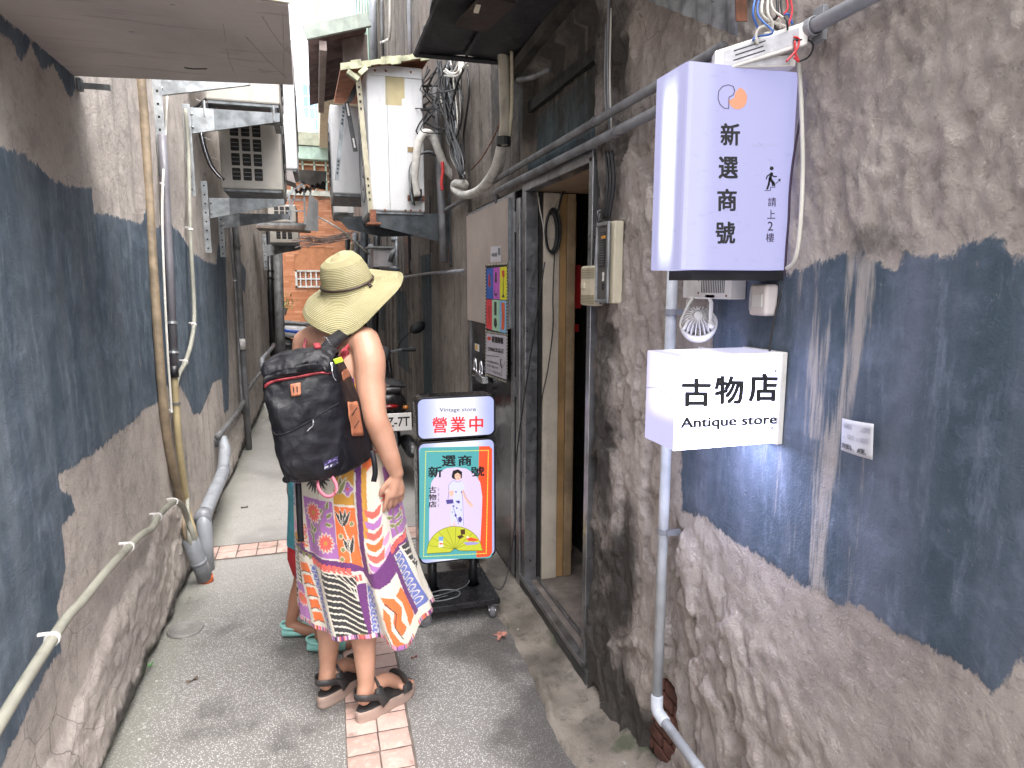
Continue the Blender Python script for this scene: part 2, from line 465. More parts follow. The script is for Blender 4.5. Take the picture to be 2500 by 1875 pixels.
def r_grime(y, z):
    g = .80 * sstep(1.98, 2.14, y) * (.45 + .55 * fbm(y * 3, z * 1.5, 80)) * (.55 + .45 * sstep(2.4, .6, z))
    g += .85 * np.exp(-((y - (1.98 - .12 * (z - .5))) / .10) ** 2) * np.exp(-((z - .62) / .28) ** 2)
    g += .8 * sstep(.32, .05, z - .08 * fbm(y * 8, z * 0, 81)) * sstep(1.55, 1.9, y)
    g += .55 * np.exp(-((z - 1.70) / .05) ** 2 - ((y - 1.02) / .12) ** 2)
    g += .35 * sstep(1.1, .95, y) * sstep(1.6, 1.7, z) * fbm(y * 5, z * 5, 82)
    g += .35 * fbm(y * 2, z * 2, 83) * sstep(1.75, 1.95, y)
    g += .45 * sstep(2.75, 2.4, z) * sstep(2.2, 2.4, z) * sstep(1.6, 2.0, y) * fbm(y * 6, z * 2, 84)
    return g
def r_wear(y, z): return .62 * np.exp(-((y - 1.055 - .03 * np.sin(z * 7)) / .03) ** 2) + .35 * np.exp(-((y - 1.14) / .03) ** 2) * (z > 1.3) - .45 * sstep(1.25, 1.4, y) - .25 * sstep(1.0, .9, y)
M_right = plaster_mat('plaster_right', (.34, .295, .27), (.48, .43, .39), (.048, .072, .098), (.105, .125, .170), streak=.9, fine=1.2)
rw = tag(thing('peeling_wall', 'peeling plaster wall with dark blue painted band behind the two lit box signs', 'wall', (XR, 1, 0)), kind='thing')
ysR = spaced(-1.4, .5, .09)[:-1] + spaced(.5, 2.29, .0068)
zsR = spaced(0, 2.55, .0095)[:-1] + spaced(2.55, 3.0, .05)
wall_sheet('plaster_face', M_right, XR, -1, ysR, zsR, r_disp, {'paint': r_paint, 'grime': r_grime, 'wear': r_wear, 'moss': zero}, rw, thick=.22)

# ---- right wall above the door and beyond it
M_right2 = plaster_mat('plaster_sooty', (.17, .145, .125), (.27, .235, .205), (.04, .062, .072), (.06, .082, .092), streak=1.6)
def r2_paint(y, z):
    p = wpoly([(1288, 430), (1284, 290), (1300, 270), (1440, 150), (1462, 155), (1466, 330), (1440, 345)], XR)
    d = poly_sdf(y, z, p)
    for (a, b, c0, c1) in ((7.55, 8.6, .6, 1.55), (5.9, 6.5, .0, 1.9), (10, 11, .9, 1.5)):
        d = np.maximum(d, np.minimum(np.minimum(y - a, b - y), np.minimum(z - c0, c1 - z)))
    return d
def r2_disp(y, z):
    return (fbm(y * 2, z * 2, 90) - .5) * .03 + (fbm(y * 16, z * 4, 92, 4) - .5) * .014 - .05 * sstep(.0, .01, np.minimum(np.minimum(y - 2.33, 3.2 - y), np.minimum(z - 2.2, 2.62 - z)))
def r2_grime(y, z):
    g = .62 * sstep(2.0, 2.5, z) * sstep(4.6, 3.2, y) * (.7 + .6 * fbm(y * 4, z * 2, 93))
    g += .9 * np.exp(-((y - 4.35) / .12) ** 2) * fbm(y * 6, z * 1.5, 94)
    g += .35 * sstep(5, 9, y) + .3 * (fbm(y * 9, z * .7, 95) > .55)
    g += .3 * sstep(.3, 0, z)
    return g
rw2 = tag(thing('sooty_wall', 'sooty grey plaster wall over and beyond the doorway, streaked dark and teal', 'wall', (XR, 5, 0)), kind='thing')
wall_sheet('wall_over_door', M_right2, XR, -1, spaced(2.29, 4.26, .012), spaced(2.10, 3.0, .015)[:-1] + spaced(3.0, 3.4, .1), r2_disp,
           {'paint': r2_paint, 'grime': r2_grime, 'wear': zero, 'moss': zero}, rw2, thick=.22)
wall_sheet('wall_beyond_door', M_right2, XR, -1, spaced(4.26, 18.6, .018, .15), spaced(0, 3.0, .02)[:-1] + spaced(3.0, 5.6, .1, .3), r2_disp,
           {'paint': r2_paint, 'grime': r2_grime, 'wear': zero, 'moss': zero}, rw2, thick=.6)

# ---- ground: one sheet out to the street and beyond
def ground_mat():
    n = N('wet_terrazzo_paving')
    x, y, z = n.sep(n.W)
    stone = n.vor(175, out=1); sd_ = n.vor(175, out=0)
    sel = n.ramp(n.noise(1.0, n.map(stone, (1, 1, 1)), det=0), .3, .7)
    srgb = n.sep(stone)
    lightc = n.mix(srgb[1], (.36, .35, .335), (.66, .645, .63))
    isl = n.math('MULTIPLY', n.math('GREATER_THAN', srgb[0], .42), n.ramp(sd_, .45, .30))
    c = n.mix(isl, (.20, .19, .18), lightc)
    # worn dry zones and darker wet ones
    wet = n.noise(1.6, det=5, rough=.62)
    wm = n.ramp(n.math('ADD', wet, n.ramp(x, .15, .75, 0, .10)), .50, .66)
    c = n.mix(n.math('MULTIPLY', wm, .72), c, (.055, .052, .050))
    far = n.ramp(y, 3.0, 4.2)
    c = n.mix(n.math('MULTIPLY', far, .5), c, (.42, .405, .38))
    # silt and moss at the foot of the left wall
    edge = n.ramp(n.math('ADD', x, n.math('MULTIPLY', n.noise(7, det=5), .22)), -.60, -.44, 1, 0)
    c = n.mix(n.math('MULTIPLY', edge, .45), c, (.23, .235, .19))
    st = n.ramp(n.noise(11, det=6, rough=.7), .62, .72, 0, .45)
    c = n.mix(st, c, (.05, .048, .042))
    bh = n.math('ADD', n.math('MULTIPLY', isl, .45), n.math('MULTIPLY', n.noise(60, det=5), .7))
    nr = n.bump(bh, .0022, .8)
    rg = n.math('SUBTRACT', n.ramp(n.noise(5, det=4), .35, .65, .58, .74), n.math('MULTIPLY', wm, .30))
    n.fin(c, rg, nr)
    return n.m
M_ground = ground_mat()
def ground():
    xs = [-60, -20, -8, -3] + spaced(-.9, .80, .03) + [3, 8, 20, 60]
    ys = [-60, -20, -6] + spaced(-2, 6, .05) + [8, 11, 14, 17, 25, 60, 200]
    Xg, Yg = np.meshgrid(xs, ys)
    Zg = (fbm(Xg * 2, Yg * 2, 120) - .5) * .010 * ((abs(Xg) < 2) & (Yg < 7))
    rows = [[(Xg[i, j], Yg[i, j], Zg[i, j]) for j in range(len(xs))] for i in range(len(ys))]
    mb = MB(); mb.grid(rows)
    return tag(mb.build('pavement', M_ground, smooth=True), kind='structure')
pavement = ground()

# concrete gutter strip at the foot of the right wall
def gutter():
    n = N('gutter_concrete')
    c = n.mix(n.ramp(n.noise(3.5, det=6), .35, .65), (.13, .112, .092), (.30, .265, .225))
    c = n.mix(n.ramp(n.noise(16, det=6, rough=.7), .5, .72, 0, .7), c, (.045, .042, .038))
    c = n.mix(n.ramp(n.noise(4.3, n.map(n.W, loc=(3, 1, 0)), det=5), .58, .68, 0, .7), c, (.05, .075, .035))
    nr = n.bump(n.noise(24, det=8, rough=.75), .014)
    n.fin(c, n.ramp(n.noise(6), .35, .65, .35, .8), nr)
    ys = spaced(.9, 7.0, .03); xs = spaced(.72, 1.03, .012)
    Xg, Yg = np.meshgrid(xs, ys)
    e = .785 + (fbm(Yg * 3, Yg * 0, 140) - .5) * .07
    up = sstep(e - .012, e + .012, Xg)
    _, _, idv = worley(Xg * 3, Yg * 2.2 + 3, 143)
    Zg = -.012 + up * (.032 + (idv - .5) * .022 + (fbm(Xg * 14, Yg * 14, 141) - .5) * .024) + sstep(.93, 1.02, Xg) * .03
    mb = MB(); mb.grid([[(Xg[i, j], Yg[i, j], Zg[i, j]) for j in range(len(xs))] for i in range(len(ys))])
    return tag(mb.build('gutter_strip', n.m, smooth=True), kind='structure')
gutter()

# pink paving tiles: each one a child of the pavement
def tile_meshes():
    n = N('pink_tile')
    oi = n.t.nodes.new('ShaderNodeObjectInfo')
    c = n.mix(oi.outputs['Random'], (.46, .30, .255), (.60, .42, .365))
    c = n.mix(n.ramp(n.noise(40, det=5), .45, .75, 0, .5), c, (.66, .52, .46))
    c = n.mix(n.ramp(n.noise(9, det=6), .56, .70, 0, .75), c, (.16, .12, .105))
    pit = n.ramp(n.vor(170), .10, .22)
    nr = n.bump(n.math('ADD', n.math('MULTIPLY', pit, .6), n.math('MULTIPLY', n.noise(60, det=5), .5)), .003)
    n.fin(c, n.ramp(n.noise(8), .3, .7, .35, .6), nr)
    ms = []
    for v in range(4):
        mb = MB(); hx, hy = .0535, .048
        g = 6; rr = []
        for j in range(g + 1):
            row = []
            for i in range(g + 1):
                u, w_ = -1 + 2 * i / g, -1 + 2 * j / g
                ed = max(abs(u), abs(w_)); z = .006 if ed < .99 else .0005
                row.append((u * hx * (1 if ed > .99 else .96), w_ * hy * (1 if ed > .99 else .96), z + random.uniform(-.0008, .0008)))
            rr.append(row)
        mb.grid(rr)
        me = bpy.data.meshes.new('tile'); me.from_pydata(mb.v, [], mb.f); me.materials.append(n.m)
        me.polygons.foreach_set('use_smooth', [True] * len(me.polygons)); ms.append(me)
    return ms
_tm = tile_meshes(); _k = 0
gm = mat('tile_grout', (.14, .115, .10), .8, var=.4, bump=.002)
def lay_tile(x, y, rot=0, sc=(1, 1)):
    global _k
    o = bpy.data.objects.new('tile', _tm[_k % 4]); _k += 1
    C.objects.link(o); o.parent = pavement
    o.location = (x, y, .004 + random.uniform(-.0006, .0006)); o.rotation_euler = (R(random.uniform(-.4, .4)), R(random.uniform(-.4, .4)), rot + R(random.uniform(-.7, .7)))
    o.scale = (sc[0], sc[1], 1)
yy = 1.15
while yy < 4.02:
    x0 = .035 + (yy - 2.0) * .018
    for k in (0, 1): lay_tile(x0 + .0535 + k * .113, yy)
    yy += .1025
for j in (0, 1):
    xx = -.70
    while xx < .74:
        lay_tile(xx, 4.10 + j * .1, 0); xx += .1145
gb = MB()
gb.grid([[(.013, 1.05, .003), (.248, 1.05, .003)], [(.068, 4.02, .003), (.302, 4.02, .003)]])
gb.grid([[(-.765, 4.035, .0035), (.79, 4.035, .0035)], [(-.765, 4.265, .0035), (.79, 4.265, .0035)]])
tag(gb.build('tile_bed', gm, pavement), kind='structure')
# ================================================================== signs and fixtures on the right wall
EX = 2 ** SC.view_settings.exposure
def glow(name, disp, k=1.0, base=None):
    """flat lit print: disp = linear colour wanted on screen"""
    if name in _mc: return _mc[name]
    n = N(name); e = tuple(c * k / EX for c in disp)
    n.fin(base or tuple(min(.3, c * .22) for c in disp), .35, None, 0, e, 1.0)
    _mc[name] = n.m; return n.m
def lin(r, g, b): return tuple(((c / 255) / 12.92 if c <= 10 else ((c / 255 + .055) / 1.055) ** 2.4) for c in (r, g, b))
def txt(body, ll, lr, ul, m, parent, name='lettering', bold=0.0, ext=0.0004, lift=0.0, spacing=1.0, shear=0.0):
    """lettering as flat solid shapes fitted into the box lower-left, lower-right, upper-left"""
    cu = bpy.data.curves.new('lettering_curve', 'FONT'); cu.body = body; cu.resolution_u = 3
    cu.space_character = spacing; cu.shear = shear
    t = bpy.data.objects.new('lettering_tmp', cu); C.objects.link(t)
    me = bpy.data.meshes.new_from_object(t.evaluated_get(bpy.context.evaluated_depsgraph_get()))
    bpy.data.objects.remove(t); bpy.data.curves.remove(cu)
    n = len(me.vertices); co = np.empty(n * 3); me.vertices.foreach_get('co', co); co = co.reshape(-1, 3)
    if bold:      # heavier strokes: copies shifted by a hair, each a little behind the last
        fs = [tuple(p.vertices) for p in me.polygons]; cs, ff = [], []
        for k, (dx, dy) in enumerate(((0, 0), (1, .5), (-1, -.5), (.5, -1), (-.5, 1), (.9, .9), (-.9, -.9), (.5, .2), (-.5, -.2), (.2, -.5), (-.2, .5))):
            c2 = co.copy(); c2[:, 0] += dx * bold; c2[:, 1] += dy * bold * .8; c2[:, 2] = -k; cs.append(c2); ff += [tuple(i + k * n for i in f) for f in fs]
        co = np.concatenate(cs); bpy.data.meshes.remove(me); me = bpy.data.meshes.new(name); me.from_pydata(co, [], ff); n = len(co)
    mn, mx = co.min(0), co.max(0)
    ll, lr, ul = Vector(ll), Vector(lr), Vector(ul); U = lr - ll; W = ul - ll; Nn = U.cross(W).normalized()
    o0 = off_of(parent) if parent is not None else Vector((0, 0, 0))
    base = ll - o0 + Nn * lift
    uu = (co[:, 0] - mn[0]) / (mx[0] - mn[0]); vv = (co[:, 1] - mn[1]) / (mx[1] - mn[1])
    out = np.outer(uu, U) + np.outer(vv, W) + np.array(base)
    if bold: out += np.outer(co[:, 2] * .00003, Nn)
    me.vertices.foreach_set('co', out.ravel()); me.materials.clear(); me.materials.append(m); me.update(); me.name = name
    o = bpy.data.objects.new(name, me); C.objects.link(o)
    if parent is not None: o.parent = parent
    return o
def rrect(x0, x1, z0, z1, r, k=6):
    o = []
    for cx, cz, a0 in ((x1 - r, z1 - r, 0), (x0 + r, z1 - r, 90), (x0 + r, z0 + r, 180), (x1 - r, z0 + r, 270)):
        for i in range(k + 1): a = R(a0 + 90 * i / k); o.append((cx + r * math.cos(a), cz + r * math.sin(a)))
    return o
def disc(c, r, n=20, a0=0, a1=360):
    return [(c[0] + r * math.cos(R(a0 + (a1 - a0) * i / n)), c[1] + r * math.sin(R(a0 + (a1 - a0) * i / n))) for i in range(n + (0 if a1 - a0 >= 360 else 1))]
def stroke(pts, w):
    """thin ribbon polygon quads along a 2d path"""
    out = []
    for a, b in zip(pts[:-1], pts[1:]):
        dx, dy = b[0] - a[0], b[1] - a[1]; L = math.hypot(dx, dy) or 1; nx, ny = -dy / L * w / 2, dx / L * w / 2
        ex, ey = dx / L * w * .3, dy / L * w * .3
        out.append([(a[0] + nx - ex, a[1] + ny - ey), (b[0] + nx + ex, b[1] + ny + ey), (b[0] - nx + ex, b[1] - ny + ey), (a[0] - nx - ex, a[1] - ny - ey)])
    return out

M_black = mat('black_metal', (.012, .012, .014), .35, var=.3)
M_blackp = mat('black_plastic', (.02, .02, .022), .5, var=.3)
M_ink = mat('print_ink', (.012, .012, .014), .6, var=.1)
M_white = mat('white_plastic', (.62, .60, .58), .45, var=.08, dirt=.25)
M_galv = mat('galvanised_steel', (.42, .44, .45), .42, .75, var=.35, sc=14, dirt=.25)
M_galvd = mat('dull_galvanised_steel', (.20, .215, .225), .5, .5, var=.35, sc=14, dirt=.4)
M_pvc = mat('grey_pvc', (.22, .23, .25), .4, var=.2, dirt=.45)
M_pvcd = mat('dirty_grey_pvc', (.15, .15, .155), .55, var=.35, dirt=.6)
M_rust = mat('rusty_steel', (.17, .065, .035), .85, var=.6, sc=25, bump=.002)
M_copper = mat('red_wire', (.5, .03, .04), .4)
M_cream = mat('cream_plastic', (.55, .50, .37), .5, var=.12, dirt=.4)
M_wirew = mat('white_cable', (.55, .53, .48), .5, var=.15, dirt=.4)
M_wireb = mat('blue_wire', (.04, .12, .4), .4)

# ---- tall lit sign
def acrylic(name, col, hot, axis, h0, h1, k0, k1, z0=None, z1=None):
    """milky acrylic lit from inside: the tubes behind it show as a brighter band"""
    n = N(name); x, y, z = n.sep(n.W); v = (x, y, z)[axis]
    mid, hw = (h0 + h1) / 2, (h1 - h0) / 2
    g = n.ramp(n.math('ABSOLUTE', n.math('SUBTRACT', v, mid)), hw * .25, hw, 1, 0)
    if z0 is not None:
        g = n.math('MULTIPLY', g, n.ramp(n.math('ABSOLUTE', n.math('SUBTRACT', z, (z0 + z1) / 2)), (z1 - z0) * .32, (z1 - z0) * .58, 1, 0))
    g = n.math('MULTIPLY', g, n.ramp(n.noise(7, det=3), .2, .7, .86, 1.06))
    c = n.mix(g, tuple(a * k0 / EX for a in col), tuple(a * k1 / EX for a in hot))
    sm = n.ramp(n.noise(30, n.map(n.W, (1, 1, 3)), det=6), .62, .72, 1, .86)
    c = n.mix(sm, (0, 0, 0), c)
    n.fin((.09, .09, .10), .3, None, 0, c, 1.0)
    return n.m
S1 = thing('light_box_sign', 'tall lit box sign with four black characters in a column and a climbing figure', 'sign', (.86, 1.28, 1.652))
y0, y1, x0, x1, z0, z1 = 1.22, 1.345, .725, .985, 1.652, 2.058
ac_side = acrylic('lit_acrylic_side', (.42, .42, .72), (1.5, 1.6, 1.75), 1, 1.245, 1.325, 1.0, 1.0, 1.66, 2.04)
ac_front = acrylic('lit_acrylic_front', (.44, .44, .78), (.56, .57, .92), 0, .70, .80, 1.0, 1.0)
mb = MB(); rr = .012
prof = [(x0, y1), (x0, y0 + rr)] + [(x0 + rr - rr * math.cos(R(a)), y0 + rr - rr * math.sin(R(a))) for a in (22, 45, 68)] + [(x0 + rr, y0), (x1, y0), (x1, y1)]
mb.prism([(a, b, z0) for a, b in prof][::-1], (0, 0, z1 - z0))
o = mb.build('lit_housing', [ac_front, ac_side], S1)
for p in o.data.polygons: p.material_index = 1 if p.normal.x < -.6 else 0
mb = MB(); mb.box(x0 + .04, x1 + .01, y0 + .02, y1 - .01, z0 - .022, z0 - .001); mb.build('mounting_rail', M_blackp, S1)
def onf(px, py, Y=1.2192): return at(px, py, Y=Y)
def char(ch, cx, cy, w, h, parent, m=M_ink, bold=.018, Y=1.2192, sl=0.0):
    txt(ch, onf(cx - w / 2, cy + h / 2, Y), onf(cx + w / 2, cy + h / 2, Y), onf(cx - w / 2 + sl, cy - h / 2, Y), m, parent, bold=bold)
for ch, cx, cy in (('新', 1783, 328), ('選', 1778, 409), ('商', 1775, 488), ('號', 1771, 568)): char(ch, cx, cy, 48, 55, S1, bold=.03)
for ch, cx, cy in (('請', 1885, 493), ('上', 1883, 523), ('2', 1881, 552), ('樓', 1880, 580)): char(ch, cx, cy, 20 if ch != '2' else 13, 22, S1, bold=.006, m=mat('plum_ink', (.03, .012, .035), .6))
def flat(polys, m, parent, name, Y, ax='Y', local=None):
    if name in ('motif', 'emblem') and len(polys) > 1:
        return [flat([P], m, parent, name, Y, ax, local) for P in polys][0]
    """2d polygons given as survey pixels, laid as a thin print on the plane y=Y (or x=Y)"""
    mb = MB()
    for P in polys:
        if local: v = [local(*p) for p in P]
        else: v = [at(a, b, Y=Y) if ax == 'Y' else at(a, b, X=Y) for a, b in P]
        mb.add(v, [tuple(range(len(v)))])
    return mb.build(name, m, parent)
plum = mat('plum_ink', (.03, .012, .035), .6)
flat([[(1801 + 23 * math.cos(R(a)) , 240 + 27 * math.sin(R(a))) for a in range(-75, 180, 12)] + [(1784, 244), (1793, 238), (1795, 225)]], mat('peach_print', (.12, .06, .04), .6, emi=tuple(c / EX for c in (.74, .33, .19)), es=1.0), S1, 'emblem_disc', 1.2190)
pp = [(1778, 265), (1768, 264), (1758, 255), (1753, 240), (1755, 222), (1764, 211), (1778, 207), (1790, 211), (1794, 221), (1790, 232), (1780, 237), (1779, 265)]
flat(stroke(pp, 1.8), plum, S1, 'emblem_outline', 1.2188)
fig = stroke([(1884, 423), (1880, 436), (1888, 447), (1888, 452)], 7) + stroke([(1879, 437), (1877, 450), (1873, 461)], 5) + stroke([(1882, 424), (1873, 430), (1871, 437)], 3) + \
    stroke([(1884, 425), (1889, 431), (1896, 431)], 3) + [disc((1884, 411), 5, 12)]
flat(fig, M_ink, S1, 'climbing_figure', 1.2188)
flat(stroke([(1867, 465), (1881, 465), (1881, 457), (1892, 457), (1892, 450), (1905, 438)], 1.6) + [[(1906, 436), (1899, 438), (1905, 444)]], plum, S1, 'stair_symbol', 1.2186)
flat(stroke([(1837, 358), (1845, 352), (1850, 357), (1856, 350), (1862, 357), (1868, 355)], .8) + stroke([(1876, 355), (1898, 353)], .6), mat('faint_pen', (.3, .3, .33), .6), S1, 'pen_scribble', 1.2188)

# ---- small box sign
S2 = thing('light_box_sign', 'small square lit box sign reading Antique store below the lamp', 'sign', (.86, 1.28, 1.265))
a_side = acrylic('lit_acrylic_small_side', (.62, .60, .95), (1.5, 1.4, 1.6), 1, 1.18, 1.36, 1.0, 1.0, 1.33, 1.52)
a_front = acrylic('lit_acrylic_small_front', (1.8, 1.9, 3.2), (5.0, 5.2, 7.5), 0, .66, 1.03, .95, 1.0, 1.22, 1.52)
a_bot = acrylic('lit_acrylic_small_bottom', (14, 15, 22), (24, 25, 36), 0, .70, 1.0, 1.0, 1.0)  # unseen underside, boosted far past the front to throw glow on the wall
a_top = acrylic('lit_acrylic_small_top', (.7, .68, .9), (1.4, 1.35, 1.4), 0, .74, .88, .9, 1.0)
mb = MB(); mb.box(.725, .985, 1.222, 1.352, 1.265, 1.4715)
o = mb.build('lit_housing', [a_front, a_side, a_top, a_bot], S2, bev=.003)
for p in o.data.polygons: p.material_index = 1 if p.normal.x < -.6 else (2 if p.normal.z > .6 else (3 if p.normal.z < -.6 else 0))
mb = MB(); mb.box(.985, 1.0, 1.215, 1.36, 1.262, 1.472); mb.build('back_plate', M_white, S2, bev=.002)
mb = MB()
for z in (1.30, 1.43): mb.lathe([(0.001, .003), (.003, .002), (.0035, 0)], (.975, 1.2215, z), 10, M=Matrix.Rotation(R(90), 3, 'X'))
mb.build('screw', M_galvd, S2)
for i, (ch, cx) in enumerate((('古', 1700), ('物', 1780), ('店', 1863))): char(ch, cx, 958 - i * 6, 72, 70, S2, bold=.036, Y=1.2212)
txt('Antique store', onf(1661, 1053, 1.2212), onf(1897, 1042, 1.2212), onf(1661, 1020, 1.2212), M_ink, S2, bold=.036)
mb = MB(); mb.tube([(.7236, 1.225, 1.405 - .03), (.7236, 1.30, 1.392), (.7236, 1.35, 1.385)], .0006, 5); mb.tube([(.728, 1.2212, 1.345), (.74, 1.2212, 1.335)], .0005, 5)
mb.build('scratch', M_galvd, S2)

# ---- power drivers and wires over the tall sign
def driver_box(name, p, q, h, d, lab, grp=None):
    t = thing(name, lab, 'driver', p, grp)
    p, q = Vector(p), Vector(q); ax = (q - p) / 2; c = (p + q) / 2
    up = Vector((0, 0, 1)); nn = ax.cross(up).normalized()
    mb = MB(); mb.obox(c, ax, nn * d / 2, up * h / 2); mb.build('case', M_white, t, bev=.003)
    f = c - nn * (d / 2 + .0004) * (1 if nn.y > 0 else -1)
    mb = MB(); mb.obox(f, ax * .8, nn * .0003, up * h * .33); mb.build('rating_label', mat('grey_label', (.42, .42, .45), .5, var=.2, sc=60), t)
    return t, c, ax, up, nn
d1, c1, ax1, up1, nn1 = driver_box('power_driver', (.80, 1.25, 2.065), (.965, 1.18, 2.115), .045, .035, 'long white power driver with printed label, on top of the tall lit sign')
for i, (wd, zz) in enumerate(((.34, .010), (.30, .001), (.34, -.008))):
    mb = MB(); f = c1 - nn1 * .0183 * (1 if nn1.y > 0 else -1) + up1 * zz - ax1 * .25
    mb.obox(f, ax1 * wd, nn1 * .0002, up1 * .0013); mb.build('label_print', M_ink, d1)
driver_box('power_driver', (.83, 1.235, 2.065), (.955, 1.20, 2.068), .022, .03, 'short white power driver squeezed between the tall sign and the longer driver')
def cable(name, pts, r, m, lab=None, cat='cable', parent=None, k=6, n=7, grp=None):
    mb = MB(); mb.tube(smooth_path(pts, k), r, n); o = mb.build(name, m, parent, smooth=True)
    if parent is None: tag(o, lab, cat, grp)
    return o
wt = thing('wire_bundle', 'tangle of blue, white, red and black wires over the tall lit sign', 'wires', (.93, 1.22, 2.12))
rng = random.Random(5)
for i, (m, r) in enumerate(((M_wireb, .0022), (M_wireb, .002), (M_wirew, .003), (M_wirew, .0028), (M_wirew, .002), (M_blackp, .003), (M_blackp, .0022), (M_copper, .002), (M_copper, .002))):
    a = at(1850 + i * 9, -30, Y=1.20); b = at(1838 + i * 12, 20 + rng.random() * 20, Y=1.19); c_ = at(1850 + (i * 37) % 75, 50 + rng.random() * 30, Y=1.17 + rng.random() * .04)
    d_ = at(1838 + i * 14, 80 + rng.random() * 20, Y=1.2)
    cable('wire', [a, b, c_, d_], r, m, parent=wt)
cable('wire', [at(x, y, Y=1.2) for x, y in ((1905, 68), (1900, 45), (1880, 60), (1852, 70), (1845, 95), (1850, 108))], .003, M_wirew, parent=wt)
cable('wire', [at(x, y, Y=1.2) for x, y in ((1935, 60), (1925, 35), (1905, 40), (1898, 28))], .0022, M_wireb, parent=wt)
cable('wire', [at(x, y, Y=1.17) for x, y in ((1938, 90), (1950, 95), (1948, 115), (1938, 130), (1920, 150))], .0022, M_copper, parent=wt)
cable('wire', [at(x, y, Y=1.17) for x, y in ((1938, 98), (1972, 98), (1985, 112), (1975, 138), (1952, 150))], .002, M_blackp, parent=wt)
cable('wire', [at(x, y, Y=1.17) for x, y in ((1940, 100), (1942, 130), (1950, 150), (1938, 140))], .0022, M_copper, parent=wt)
# cables hanging down past the sign
def oncab(pts, Y=None): return [at(x, y, X=.968) if Y is None else at(x, y, Y=Y) for x, y in pts]
cable('cable', oncab([(1943, 150), (1951, 175), (1958, 220), (1957, 270), (1948, 320), (1935, 400), (1928, 470), (1925, 540), (1920, 600), (1917, 650), (1915, 672)], 1.205), .0026, mat('plum_cable', (.035, .02, .045), .5), 'thin dark cable running down over the right edge of the tall sign')
cable('cable', oncab([(1949, 150), (1955, 220), (1958, 300), (1960, 400), (1957, 500), (1950, 590), (1938, 640), (1920, 656)]), .0045, M_wirew, 'thick cream cable along the right edge of the tall sign')
cable('cable', oncab([(1915, 672), (1908, 710), (1893, 770), (1882, 830), (1879, 858)], 1.25), .0026, M_blackp, 'thin grey cable linking the tall sign to the Antique store sign')

# ---- grey conduit high on the right
t = thing('conduit_pipe', 'grey conduit in a saddle clip rising off the top edge beside the drivers', 'pipe', (.96, 1.2, 2.12))
mb = MB(); mb.tube([(.965, 1.55, 2.125), (.965, .5, 2.125)], .0145, 14); mb.build('pipe', M_pvc, t, smooth=True)
mb = MB(); mb.lathe([(.0165, -.012), (.0185, -.012), (.0185, .012), (.0165, .012)], (.965, 1.165, 2.125), 16, M=Matrix.Rotation(R(90), 3, 'X'))
mb.box(.978, .992, 1.15, 1.18, 2.10, 2.165); mb.build('clip', M_pvc, t, bev=.002)

# ---- fixtures between the signs
t = thing('alarm_box', 'white slotted box on the wall between the two lit signs', 'box', (1, 1.5, 1.59))
p0, p1 = at(1692, 674, X=.985), at(1808, 728, X=.985)
mb = MB(); mb.box(.955, 1.0, p0.y, p1.y, p1.z - .003, p0.z); mb.build('case', M_white, t, bev=.003)
mb = MB()
for i in range(14):
    yv = p0.y + (p1.y - p0.y) * (.42 + .035 * i); mb.box(.9543, .957, yv, yv - .003, p1.z + .012, p0.z - .012)
mb.build('vent_slots', M_blackp, t)
mb = MB()
for fy, fz in ((.36, .8), (.36, .2), (.93, .1)):
    mb.lathe([(.0003, .002), (.0025, .0015), (.003, 0)], (.955, p0.y + (p1.y - p0.y) * fy, p1.z + (p0.z - p1.z) * fz), 8, M=Matrix.Rotation(R(-90), 3, 'Y'))
mb.build('rusty_screw', M_rust, t)
t = thing('wall_switch', 'small white rounded switch beside the slotted box', 'switch', (1, 1.3, 1.55))
p0, p1 = at(1843, 694, X=.98), at(1880, 772, X=.98)
mb = MB(); mb.box(.966, 1.0, p0.y, p1.y, p1.z, p0.z); mb.build('case', mat('pinkish_plastic', (.62, .56, .55), .4, var=.1), t, bev=.007, seg=3)
mb = MB(); mb.box(.9645, .967, p0.y - .012, p1.y + .012, p1.z + .02, p0.z - .022); mb.build('rocker', M_white, t, bev=.001)
mb = MB(); mb.box(.9640, .967, p0.y - .004, p0.y - .010, p1.z + .012, p0.z - .012); mb.build('side_strip', mat('grey_label', (.42, .42, .45)), t)
# spotlight
t = thing('spotlight', 'white finned LED spotlight hanging in a yoke over the Antique store sign', 'lamp', (.94, 1.56, 1.55))
bc = at(1705, 790, X=.925); M0 = V(-.42, -.62, .62).to_track_quat('Z', 'Y').to_matrix()
mb = MB(); mb.lathe([(.0005, -.034), (.028, -.033), (.041, -.026), (.046, -.010), (.047, .004), (.044, .006), (.040, .004)], bc, 28, M=M0); mb.build('lamp_head', M_white, t, smooth=True)
mb = MB()
for k in range(22):
    a = 2 * math.pi * k / 22; c_, s_ = math.cos(a), math.sin(a)
    q = [M0 @ Vector((r * c_, r * s_, z)) + bc for r, z in ((.014, .0), (.042, .0), (.040, .018), (.030, .033), (.014, .036))]
    mb.prism(q, (M0 @ Vector((-s_, c_, 0))) * .0016)
mb.build('cooling_fins', M_white, t)
mb = MB(); mb.lathe([(.001, .036), (.012, .036), (.014, 0)], bc, 14, M=M0); mb.build('fin_core', M_white, t, smooth=True)
mb = MB(); ya = Vector((0, 1, 0))
L_, R_ = bc + ya * .053, bc - ya * .053
pth = [L_, L_ + V(0, 0, .055), L_ + V(0, -.008, .064), R_ + V(0, .008, .064), R_ + V(0, 0, .055), R_]
mb.tube(pth, .0055, 6, flat=.45); mb.build('yoke', M_white, t)
for s_ in (1, -1):
    mb = MB(); mb.lathe([(.0005, .006), (.008, .005), (.009, -.005), (.0005, -.006)], bc + ya * .055 * s_, 12, M=Matrix.Rotation(R(90), 3, 'X')); mb.build('knob', M_white, t, smooth=True)
